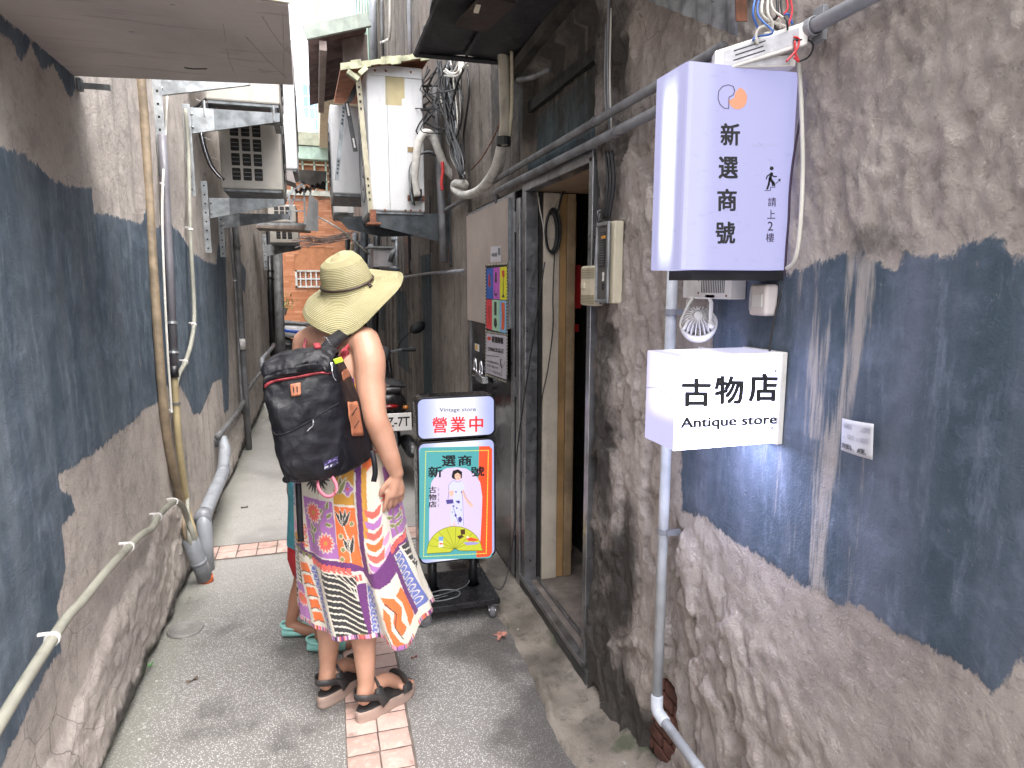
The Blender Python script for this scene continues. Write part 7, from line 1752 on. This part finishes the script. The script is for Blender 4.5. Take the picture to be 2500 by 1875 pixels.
# ---- backpack
bp = thing('backpack', 'black backpack with red zip and tan leather patches on the woman in the straw hat', 'backpack', at(780, 1010, Y=2.25))
cor = {}
for u, v, px, py in ((0, 0, 690, 1190), (1, 0, 852, 1166), (0, 1, 626, 914), (1, 1, 826, 880)): cor[(u, v, 0)] = at(px, py, Y=2.13 + .02 * u)
dn = (V(.45, 1, 0)).normalized()
away = {(0, 0): .11, (1, 0): .15, (0, 1): .12, (1, 1): .15}
for (u, v), k in away.items(): cor[(u, v, 1)] = cor[(u, v, 0)] + dn * k + V(0, 0, .035 if v else .0)
cor[(1, 0, 1)] = at(934, 1118, Y=2.29); cor[(1, 1, 1)] = at(838, 850, Y=2.26); cor[(0, 1, 1)] = at(664, 868, Y=2.26)
def pk(u, v, w_):
    s_ = V(0, 0, 0)
    for a in (0, 1):
        for b in (0, 1):
            for c_ in (0, 1): s_ += cor[(a, b, c_)] * ((u if a else 1 - u) * (v if b else 1 - v) * (w_ if c_ else 1 - w_))
    return s_
def soft(u, v, w_):
    """rounded, bulged and creased sack surface"""
    p = pk(u, v, w_); c_ = pk(.5, .5, .5)
    cu, cv, cw = 2 * u - 1, 2 * v - 1, 2 * w_ - 1
    k = 1 - .085 * (abs(cu) ** 4 * abs(cv) ** 4 + .8 * abs(cu) ** 4 * abs(cw) ** 4 + .8 * abs(cv) ** 4 * abs(cw) ** 4)
    p = c_ + (p - c_) * k
    nrm = -dn if w_ < .5 else dn
    bul = (1 - cu ** 2) * (1 - cv ** 2) * .030 * (1 - 2 * w_)
    p = p - dn * bul
    x = np.array([u * 3.1 + w_]); y = np.array([v * 3.7 + w_ * 2])
    wr_ = (fbm(x * 1.6, y * 1.6, 401, 4)[0] - .5) * .030 + (1 - abs(2 * fbm(x * 1.1 + 4, y * 2.1, 402, 3)[0] - 1) ** .7) * .012
    p = p - dn * wr_ * (1 if w_ < .5 else -1) * .9
    # lid pinched over the zip
    return p
def sack_mesh(f):
    mb = MB(); K = 40
    for ax in range(3):
        for sd_ in (0, 1):
            rows = []
            for i in range(K + 1):
                row = []
                for j in range(K + 1):
                    a, b = i / K, j / K; row.append(f(*((sd_, a, b) if ax == 0 else ((a, sd_, b) if ax == 1 else (a, b, sd_)))))
                rows.append(row)
            if (ax == 1) == (sd_ == 1): rows = rows[::-1]
            mb.grid(rows)
    return mb
n = N('black_nylon'); c = n.mix(n.ramp(n.noise(5, det=4), .35, .65), (.0050, .0050, .0075), (.0095, .0095, .013)); n.fin(c, n.ramp(n.noise(20, det=5), .3, .7, .42, .6), n.bump(n.math('ADD', n.math('MULTIPLY', n.noise(7, det=5), 1.3), n.math('MULTIPLY', n.noise(500, det=2), .03)), .012)); n.b.inputs['Specular IOR Level'].default_value = .35; M_nyl = n.m
sk_o = sack_mesh(soft).build('sack', M_nyl, bp, smooth=True)
w_ = sk_o.modifiers.new('weld', 'WELD'); w_.merge_threshold = .0015
# lid flap: rolls over the top of the sack
rows = []
def lidp(s_, t):     # s across, t from back over the top to just below the zip
    if t < .55: q = soft(s_, 1, 1 - t / .55); nv = V(0, 0, 1)
    else: q = soft(s_, 1 - (t - .55) / .45 * .040, 0); nv = -dn
    bl = math.sin(min(1, t * 1.02) * math.pi); x = np.array([s_ * 4.2]); y = np.array([t * 3.0])
    cr = (fbm(x * 1.0, y * 2.6, 411, 3)[0] - .5) * .030
    return q + (nv * .6 + V(0, 0, .7) * (t < .7) - dn * .5).normalized() * (.016 * bl + .004 + cr * bl) + V(-.004, 0, .012 * (1 - t))
for i in range(31): rows.append([lidp(-.01 + 1.02 * j / 50, i / 30) for j in range(51)])
mb = MB(); mb.grid(rows); o = mb.build('lid', M_nyl, bp, smooth=True); q = o.modifiers.new('thick', 'SOLIDIFY'); q.thickness = .006; q.offset = 0
def onp(u, v, out=.004): return soft(u, v, 0) - dn * out
M_redz = mat('red_zip_tape', (.33, .035, .045), .6, var=.2)
mb = MB(); mb.tube([onp(.005 + .94 * i / 40, .955 - .014 * math.sin(i * .08), .007) for i in range(41)], .0040, 8); mb.build('zip', M_redz, bp, smooth=True)
mb = MB(); mb.tube([onp(.02 + .92 * i / 40, .955 - .014 * math.sin(i * .08), .012) for i in range(41)], .0012, 6); mb.build('zip_teeth', mat('dark_red_teeth', (.12, .01, .015), .5), bp)
M_tan2 = mat('tan_leather', (.34, .125, .065), .55, var=.2, sc=20); M_tan_s = mat('leather_edge', (.55, .40, .30), .7)
def patch(u0, u1, v0, v1, name, rot=0, out=.006, m=M_tan2, face=None):
    F = face or onp; cu, cv = (u0 + u1) / 2, (v0 + v1) / 2; rows = []
    for j in range(9):
        row = []
        for i in range(9):
            a, b = (i / 8 - .5), (j / 8 - .5); 
            if abs(a) > .45 and abs(b) > .45: a *= .93; b *= .93
            a *= (u1 - u0); b *= (v1 - v0); row.append(F(cu + a * math.cos(rot) - b * math.sin(rot), cv + a * math.sin(rot) + b * math.cos(rot), out))
        rows.append(row)
    mb = MB(); mb.grid(rows); o = mb.build(name, m, bp, smooth=True); q = o.modifiers.new('thick', 'SOLIDIFY'); q.thickness = .003; q.offset = 0; return o
patch(.41, .545, .775, .885, 'leather_patch'); mb = MB()
for u in (.452, .502): mb.tube([onp(u, .805, .0085), onp(u, .855, .0085)], .0018, 5)
mb.build('patch_slot', M_ink, bp)
# gusset on the right-hand side of the sack
def ons(w_, v, out=.004): return soft(1, v, w_) + (cor[(1, .5 > 1, 0)] - cor[(0, 0, 0)]).normalized() * out
patch(.22, .62, .30, .60, 'side_leather_patch', rot=-.15, out=.006, face=ons); mb = MB()
for v in (.39, .50): mb.tube([ons(.30, v, .009), ons(.50, v + .03, .009)], .0018, 5)
mb.build('patch_slot', M_ink, bp)
patch(.30, .60, .80, .88, 'side_leather_tab', out=.006, face=ons)
# pocket seam with a bound edge
seam = [(.02, .50), (.12, .47), (.30, .485), (.52, .53), (.78, .60), (1.0, .66)]
mb = MB(); P = [onp(u, v, .003) for u, v in smooth_path([(a, b, 0) for a, b in seam], 6) for _ in [0]] if False else [onp(p.x, p.y, .003) for p in smooth_path([(a, b, 0) for a, b in seam], 6)]
mb.tube(P, .0026, 6, flat=.6); mb.build('pocket_seam', mat('black_binding', (.010, .010, .013), .7), bp, smooth=True)
patch(0.03, .97, .5, .53, 'pocket_flap', rot=.13, out=.001, m=M_nyl) if False else None
M_cordg = mat('speckled_cord', (.25, .25, .27), .7, var=.8, sc=200)
mb = MB(); mb.tube(smooth_path([onp(.66, .56, .008), onp(.67, .53, .014), onp(.65, .505, .012), onp(.61, .49, .012), onp(.57, .47, .012)]), .0019, 6); mb.build('zip_pull_cord', M_cordg, bp, smooth=True)
mb = MB(); a = at(808, 885, Y=2.10); mb.tube([a, a + V(.001, 0, -.022), a + V(.004, 0, -.024), a + V(.005, 0, -.002), a], .0020, 6); mb.tube(smooth_path([a + V(.002, 0, -.024), a + V(.006, 0, -.045), a + V(.014, 0, -.058)]), .0018, 6); mb.build('zip_pull', M_chrome, bp, smooth=True)
mb = MB(); a = at(812, 893, Y=2.105); mb.obox(at(826, 880, Y=2.115), (.013, 0, .004), (0, .002, 0), (-.003, 0, .008)); mb.build('lime_tab', mat('lime_tab', (.42, .60, .02), .5), bp, bev=.002)
mb = MB(); rows = [[at(x, y, Y=2.16 + .02 * (k % 2)) for k, (x, y) in enumerate(r)] for r in (((822, 888), (830, 868), (836, 856)), ((836, 880), (846, 866), (846, 852)), ((848, 868), (854, 864), (852, 858)))]; mb.grid(rows); o = mb.build('zip_end_flap', M_redz, bp, smooth=True); q = o.modifiers.new('thick', 'SOLIDIFY'); q.thickness = .003
# woven logo label
lab = [at(x, y, Y=2.098) for x, y in ((807, 1129), (846, 1116), (846, 1130), (814, 1141))]
def lb(a, b, o=.0): 
    uu_, vv_ = .70 + a * .22, .10 + b * .085; return onp(uu_, vv_ + a * .012, .005 + o)
mb = MB(); mb.grid([[lb(i / 6, j / 3) for i in range(7)] for j in range(4)]); mb.build('logo_label', mat('label_navy', (.03, .025, .07), .6), bp)
mb = MB(); mb.add([lb(a, b, .0015) for a, b in ((.02, .45), (.15, .72), (.3, .60), (.5, .95), (.62, .72), (.8, .85), (.98, .55), (.98, .5), (.02, .4))], [tuple(range(9))]); mb.build('logo_ridge', mat('label_violet', (.22, .17, .42), .6), bp)
txt('patagonia', lb(.06, .06, .003), lb(.94, .06, .003), lb(.06, .42, .003), mat('label_white', (.6, .6, .62), .6), bp, bold=.02)
# straps
def web(pts, w0, m, name, up, th=.003):
    P = smooth_path(pts, 8); rows = [[], []]
    for i, p in enumerate(P):
        t = (P[min(i + 1, len(P) - 1)] - P[max(i - 1, 0)]).normalized(); s_ = (Vector(up) - t * Vector(up).dot(t)).normalized(); wd = w0 if not isinstance(w0, (list, tuple)) else float(np.interp(i / (len(P) - 1), np.linspace(0, 1, len(w0)), w0)); rows[0].append(p - s_ * wd / 2); rows[1].append(p + s_ * wd / 2)
    mb = MB(); mb.grid(rows); o = mb.build(name, m, bp, smooth=True); q = o.modifiers.new('thick', 'SOLIDIFY'); q.thickness = th; q.offset = 0; return o
web([at(786, 874, Y=2.20), at(798, 852, Y=2.24), at(818, 830, Y=2.29), at(840, 814, Y=2.345), at(862, 807, Y=2.40), at(876, 812, Y=2.46), at(890, 870, Y=2.52)], [.042, .044, .044, .042, .042], M_nyl, 'shoulder_strap', (.9, 0, -.4), .006)
web([at(835, 862, Y=2.22), at(848, 850, Y=2.26), at(852, 845, Y=2.27)], .02, M_redz, 'red_loop', (0, 0, 1))
mb = MB(); mb.tube(smooth_path([at(788, 826, Y=2.24), at(796, 824, Y=2.22), at(806, 840, Y=2.22), at(812, 845, Y=2.24)]), .0017, 6); mb.build('thread', M_cordg, bp)
web([at(772, 838, Y=2.25), at(775, 846, Y=2.22), at(778, 852, Y=2.22)], .02, M_redz, 'hang_loop', (1, 0, 0))
web([at(908, 1100, Y=2.17), at(914, 1130, Y=2.155), at(916, 1155, Y=2.15), at(912, 1176, Y=2.15)], .018, M_nyl, 'hanging_strap', (1, 0, 0))
web([at(728, 1180, Y=2.18), at(731, 1240, Y=2.175), at(733, 1290, Y=2.18), at(735, 1322, Y=2.19)], .020, M_nyl, 'long_strap', (1, 0, 0))
M_pinkw = mat('pink_webbing', (.60, .17, .23), .7)
web([at(775, 1168, Y=2.16), at(777, 1190, Y=2.14), at(790, 1208, Y=2.13), at(806, 1212, Y=2.13), at(820, 1200, Y=2.13), at(820, 1182, Y=2.14), at(808, 1160, Y=2.15)], .011, M_pinkw, 'pink_loop', (.6, 0, .8))
mb = MB(); ell(mb, at(700, 1170, Y=2.17), (.014, .02, .012)); mb.build('corner_tab', M_nyl, bp, smooth=True)
mb = MB(); a = [at(*p, Y=2.2) for p in ((646, 985), (652, 998), (656, 1012), (654, 1016))]; mb.tube(smooth_path(a), .004, 6); mb.build('side_loop', M_wirew, bp)

# ---- child behind her
K = thing('person', 'child half hidden behind the woman, in teal and red clothes and mint clogs', 'person', (-.06, 2.98, 0)); mb = MB()
kf = V(-.55, -.8, 0)
kd = V(.97, -.25, 0).normalized()
for heel in (V(-.205, 3.015, 0), V(-.075, 2.865, 0)):
    an = heel + kd * .03 + V(0, 0, .07); hp = V(-.085, 2.97, .52); kn = an.lerp(hp, .5) + kd * .02
    caps(mb, [hp + (an - hp) * .02, kn, kn.lerp(an, .35), an + V(0, 0, .01)], [.060, .042, .040, .025]); caps(mb, [an, an + kd * .06 - V(0, 0, .03), an + kd * .12 - V(0, 0, .045)], [.025, .025, .022])
kc = V(-.030, 2.97, 0)
ell(mb, kc + V(0, 0, .60), (.085, .075, .12)); ell(mb, kc + V(0, 0, .76), (.09, .07, .14)); caps(mb, [kc + V(0, 0, .85), kc + V(0, 0, .95)], [.04, .036])
for s_ in (-1, 1): caps(mb, [kc + V(.075 * s_, 0, .85), kc + V(.11 * s_, .06, .70), kc + V(.08 * s_, .12, .60)], [.030, .026, .02]); hand(mb, kc + V(.08 * s_, .12, .60), V(0, .1, -1), V(s_, 0, 0), 1, .11)
kh = kc + V(0, 0, 1.04); ell(mb, kh, (.072, .085, .095)); caps(mb, [kh + V(.07, .04, -.0), kh + V(.082, .05, -.02)], [.006, .009], n=8)
fuse(mb.build('body', M_skin2, K, smooth=True), .005, 5)
mb = MB(); ell(mb, kh + V(-.005, -.01, .02), (.080, .09, .09)); mb.build('hair', mat('dark_hair', (.03, .02, .014)), K, smooth=True)
mb = MB()
for s_ in (-1, 1): ell(mb, kh + V(.06, .05 + .02 * s_, 0), (.006, .006, .005))
mb.build('eye', M_white, K)
def shell(name, prof, m, c_, ph=0):
    rows = []
    for z, rx, ry in prof: rows.append([c_ + V(rx * math.cos(a) * (1 + .05 * math.sin(5 * a + z * 9 + ph)), ry * math.sin(a) * (1 + .05 * math.sin(5 * a + ph)), z) for a in [2 * math.pi * k / 40 for k in range(41)]])
    mb = MB(); mb.grid(rows); return mb.build(name, m, K, smooth=True)
shell('top', [(.88, .08, .06), (.80, .110, .09), (.66, .105, .10), (.50, .115, .12), (.47, .118, .122)], mat('teal_cotton', (.06, .27, .33), .8, var=.2, sc=20), kc + V(-.02, 0, 0))
shell('shorts', [(.49, .115, .115), (.40, .118, .12), (.33, .100, .11), (.30, .07, .09)], mat('red_cotton', (.50, .02, .03), .8, var=.15), kc + V(-.02, 0, 0), 1)
M_mint = mat('mint_foam', (.26, .56, .51), .6, var=.06)
for heel, d in ((V(-.215, 3.03, 0), V(.99, -.12, 0)), (V(-.098, 2.87, 0), V(.96, -.28, 0))):
    d = d.normalized(); s_ = V(-d.y, d.x, 0); mb = MB(); L = .17
    secs = []
    for i in range(15):
        t = i / 14; wd = .040 * math.sin(math.pi * min(.98, max(.06, .10 + t * .84))) ** .38; h = (.040 + .012 * math.cos(t * 3)) if t < .4 else .040 + .022 * math.sin((t - .4) / .6 * math.pi) ** .7
        secs.append([heel + d * (t * L) + s_ * wd * math.cos(a) + V(0, 0, .004 + h / 2 + h / 2 * math.sin(a) * 1.0) for a in [2 * math.pi * k / 20 for k in range(20)]])
    mb.add([p for r in secs for p in r], [(i * 20 + k, i * 20 + (k + 1) % 20, (i + 1) * 20 + (k + 1) % 20, (i + 1) * 20 + k) for i in range(14) for k in range(20)] + [tuple(range(20)), tuple(14 * 20 + k for k in range(20))[::-1]])
    cl = mb.build('clog', M_mint, K, smooth=True)
    mb = MB(); mb.tube(smooth_path([heel + d * .075 + s_ * .038 + V(0, 0, .05), heel + d * .02 + s_ * .036 + V(0, 0, .058), heel - d * .006 + V(0, 0, .062), heel + d * .02 - s_ * .036 + V(0, 0, .058), heel + d * .075 - s_ * .038 + V(0, 0, .05)]), .006, 6); mb.build('heel_strap', M_mint, cl, smooth=True)
    mb = MB(); mb.lathe([(.0005, .003), (.006, .002), (.0065, 0)], heel + d * .075 - s_ * .043 + V(0, 0, .048), 10, M=(-s_).to_track_quat('Z', 'Y').to_matrix()); mb.build('rivet', M_ink, cl)

# ================================================================== scooters
def scooter(lab, loc, rz, body, accent, seatm):
    t = thing('scooter', lab, 'scooter', (0, 0, 0), 'parked scooters')
    # local: x forward, wheels at -.62 and .62
    for x in (-.62, .62):
        mb = MB(); mb.lathe([(.15, -.045), (.20, -.050), (.235, -.035), (.245, 0), (.235, .035), (.20, .050), (.15, .045)], (x, 0, .245), 28, M=Matrix.Rotation(R(90), 3, 'X')); wh = mb.build('wheel', M_blackp, t, smooth=True)
        mb = MB(); mb.lathe([(.02, -.03), (.15, -.035), (.15, .035), (.02, .03)], (x, 0, .245), 20, M=Matrix.Rotation(R(90), 3, 'X')); mb.build('rim', M_galvd, wh)
    def loft(secs, name, m, n=16):
        vs = []
        for x, z0, z1, w0 in secs:
            for k in range(n): a = 2 * math.pi * k / n; c_, s_ = math.cos(a), math.sin(a); vs.append((x, w0 * abs(c_) ** .7 * (1 if c_ > 0 else -1), (z0 + z1) / 2 + (z1 - z0) / 2 * abs(s_) ** .7 * (1 if s_ > 0 else -1)))
        m_ = len(secs); mb = MB(); mb.add(vs, [(i * n + k, i * n + (k + 1) % n, (i + 1) * n + (k + 1) % n, (i + 1) * n + k) for i in range(m_ - 1) for k in range(n)] + [tuple(range(n))[::-1], tuple((m_ - 1) * n + k for k in range(n))]); return mb.build(name, m, t, smooth=True)
    loft([(-.90, .70, .76, .05), (-.82, .58, .78, .13), (-.55, .46, .76, .17), (-.2, .42, .74, .18), (-.08, .34, .70, .16)], 'rear_cowl', body)
    loft([(-.80, .62, .70, .135), (-.55, .56, .69, .178), (-.2, .50, .64, .188), (-.1, .46, .56, .165)], 'side_stripe', accent)
    loft([(-.86, .77, .82, .10), (-.6, .76, .85, .15), (-.3, .74, .81, .15), (-.1, .72, .80, .13), (-.02, .70, .76, .09)], 'seat', seatm)
    loft([(-.66, .26, .44, .10), (-.3, .22, .42, .14), (.1, .20, .34, .15), (.38, .22, .36, .14)], 'underbody', M_black)
    loft([(-.10, .33, .37, .16), (.15, .32, .355, .17), (.34, .34, .40, .16)], 'floorboard', M_blackp)
    mb = MB(); mb.grid([[(.36 + .10 * math.cos(u * 1.3) + h * .08 - (h > .5) * .03, .20 * u * (1 - .35 * h) , .30 + h * .65) for u in [-1 + i / 6 for i in range(13)]] for h in [j / 8 for j in range(9)]]); o = mb.build('leg_shield', body, t, smooth=True); q = o.modifiers.new('thick', 'SOLIDIFY'); q.thickness = .03
    loft([(.34, .90, 1.03, .10), (.42, .88, 1.04, .14), (.52, .90, 1.00, .10), (.56, .92, .97, .05)], 'handlebar_cowl', body)
    mb = MB(); ell(mb, (.56, 0, .80), (.05, .085, .07)); mb.build('headlight', M_white, t, smooth=True)
    mb = MB(); mb.tube([(.47, 0, .90), (.62, 0, .40), (.62, 0, .245)], .03, 8); mb.build('fork', M_galvd, t)
    mb = MB(); mb.tube(smooth_path([(.36, -.36, 1.0), (.38, -.24, 1.0), (.44, -.10, .97), (.44, .10, .97), (.38, .24, 1.0), (.36, .36, 1.0)]), .012, 8); mb.build('handlebar', M_galvd, t)
    for s_ in (-1, 1):
        mb = MB(); mb.tube([(.37, .24 * s_, 1.0), (.35, .37 * s_, 1.0)], .020, 10); mb.build('grip', M_blackp, t)
        mb = MB(); mb.tube([(.42, .26 * s_, 1.0), (.46, .35 * s_, 1.01)], .007, 6); mb.build('brake_lever', M_galv, t)
        mb = MB(); mb.tube(smooth_path([(.42, .20 * s_, 1.0), (.42, .24 * s_, 1.08), (.40, .33 * s_, 1.17)]), .007, 6); ell(mb, (.40, .40 * s_, 1.21), (.018, .085, .055), M=Matrix.Rotation(R(28 * s_), 3, 'X')); mb.build('mirror', M_black, t, smooth=True)
    mb = MB(); mb.tube([(-.95, -.17, .33), (-.50, -.17, .30), (-.3, -.14, .27)], [.06, .06, .03], 14); mb.tube([(-.985, -.17, .333), (-.95, -.17, .33)], .05, 14); ex = mb.build('exhaust', M_black, t, smooth=True)
    mb = MB(); mb.tube([(-.99, -.17, .335), (-.984, -.17, .335)], .022, 10); mb.build('tip', M_galv, ex)
    mb = MB(); mb.prism([(-.80, -.06, .45), (-.95, -.06, .30), (-.93, -.06, .28), (-.78, -.06, .42)], (0, .12, 0)); mb.build('rear_mudguard', M_blackp, t)
    mb = MB(); ell(mb, (-.90, 0, .68), (.03, .07, .02)); mb.build('tail_light', mat('red_lens', (.15, .006, .006), .2), t, smooth=True)
    for s_ in (-1, 1): mb = MB(); ell(mb, (-.86, .13 * s_, .66), (.02, .025, .018)); mb.build('indicator', mat('amber_lens', (.35, .12, .02), .3), t, smooth=True)
    mb = MB(); mb.box(-.985, -.975, -.16, .16, .50, .64); pt2 = mb.build('number_plate', M_white, t, bev=.004)
    mb = MB(); mb.tube([(-.70, -.12, .80), (-.92, -.12, .84), (-.95, 0, .85), (-.92, .12, .84), (-.70, .12, .80)], .012, 8); mb.build('grab_rail', M_black, t)
    t.rotation_euler = (0, 0, rz); t.location = loc
    return t, pt2
M_sc1 = mat('dark_scooter_paint', (.016, .016, .018), .25, var=.2); M_sc1b = mat('grey_scooter_panel', (.17, .17, .175), .35, var=.15)
M_sc2 = mat('white_scooter_paint', (.55, .55, .56), .3, var=.08); M_sc2b = mat('blue_scooter_paint', (.02, .08, .42), .25, var=.3, sc=5)
s1, pl1 = scooter('black and grey scooter parked against the right wall, beyond the standing sign', (.53, 6.0, 0), R(89), M_sc1, M_sc1, M_blackp)
for c_ in children(s1):
    if c_.name.startswith('handlebar_cowl'): c_.data.materials[0] = M_sc1b
txt('NRZ-7T', (-.9858, .145, .535), (-.9858, -.145, .535), (-.9858, .145, .61), M_ink, None, bold=.02)
nt = bpy.data.objects[-1] if False else [o for o in C.objects if o.name.startswith('lettering') and o.parent is None][0]; nt.parent = pl1
s2, pl2 = scooter('blue and white scooter parked crosswise at the far end of the alley', (-.10, 15.4, 0), R(0), M_sc2, M_sc2b, mat('grey_seat', (.20, .205, .21), .5))

# ================================================================== small things on the ground
t = thing('manhole_cover', 'small round cast cover set in the paving near the left wall', 'cover', (-.655, 3.20, 0)); mb = MB()
cc_ = at(453, 1537, Z=.002); Mc = mat('cast_cover', (.26, .25, .235), .6, .1, var=.3, bump=.002)
mb.lathe([(.0005, .008), (.062, .008), (.066, .006), (.069, .009), (.076, .009), (.080, .0015)], cc_, 40); mb.build('plate', Mc, t)
mb = MB()
for r_0 in (.018, .034, .050): mb.lathe([(r_0 - .002, .008), (r_0 - .001, .0102), (r_0 + .002, .0102), (r_0 + .003, .008)], cc_, 30)
mb.build('raised_ring', Mc, t)
def leaf(name, lab, p, col, L, rz, lobes=False):
    mb = MB(); P = []
    for i in range(24):
        a = 2 * math.pi * i / 24; r = L * (.5 + (.22 * math.cos(5 * a) if lobes else .0)); x, y = r * math.cos(a), r * math.sin(a) * (1 if lobes else .38); P.append(Vector((x * math.cos(rz) - y * math.sin(rz), x * math.sin(rz) + y * math.cos(rz), .006 + .006 * math.sin(3 * a))) + p)
    mb.add(P + [p + V(0, 0, .004)], [(i, (i + 1) % 24, 24) for i in range(24)]); tag(mb.build(name, mat(name + '_%s' % lab.split()[0], col, .7, var=.3, sc=40), smooth=True), lab, 'leaf')
leaf('fallen_leaf', 'pinkish brown curled leaf on the paving below the standing sign', at(1222, 1553, Z=.012), (.45, .20, .15), .055, .4, True)
leaf('fallen_leaf', 'thin brown leaf lying on the speckled paving at the left', at(470, 1663, Z=0), (.10, .07, .05), .05, .6)
leaf('fallen_leaf', 'tiny dark leaf on the paving beyond the pink cross strip', at(597, 1240, Z=0), (.06, .045, .03), .05, .1)
leaf('fallen_leaf', 'reddish sliver of leaf on the paving in front of the sign wheel', at(1011, 1607, Z=0), (.22, .06, .04), .03, .4)
rng = random.Random(9); mb = MB(); wp = at(363, 1633, Z=.01)
for i in range(26):
    a = rng.random() * 6.28; l = .012 + rng.random() * .014; c_ = wp + V(math.cos(a) * l, math.sin(a) * l, .008 + rng.random() * .015); d = V(math.cos(a), math.sin(a), .4).normalized() * .007; s_ = V(-math.sin(a), math.cos(a), 0) * .005; mb.add([c_ - d, c_ + s_, c_ + d, c_ - s_], [(0, 1, 2, 3)])
tag(mb.build('weed', mat('weed_green', (.10, .28, .09), .5, var=.3)), 'tiny bright green weed at the foot of the left wall', 'plant')
mb = MB(); rng = random.Random(12)
for i in range(90):
    x = rng.choice((rng.uniform(.80, .97), rng.uniform(-.72, -.60))); y = rng.uniform(1.6, 4); s_ = rng.uniform(.002, .005); mb.obox((x, y, .012 if x > 0 else .004), (s_, 0, 0), (0, s_ * rng.uniform(.6, 1.4), 0), (0, 0, s_ * .6))
tag(mb.build('gravel', mat('pale_grit', (.45, .43, .4), .8, var=.4)), 'pale grit scattered along both wall feet', 'grit', kind='stuff')
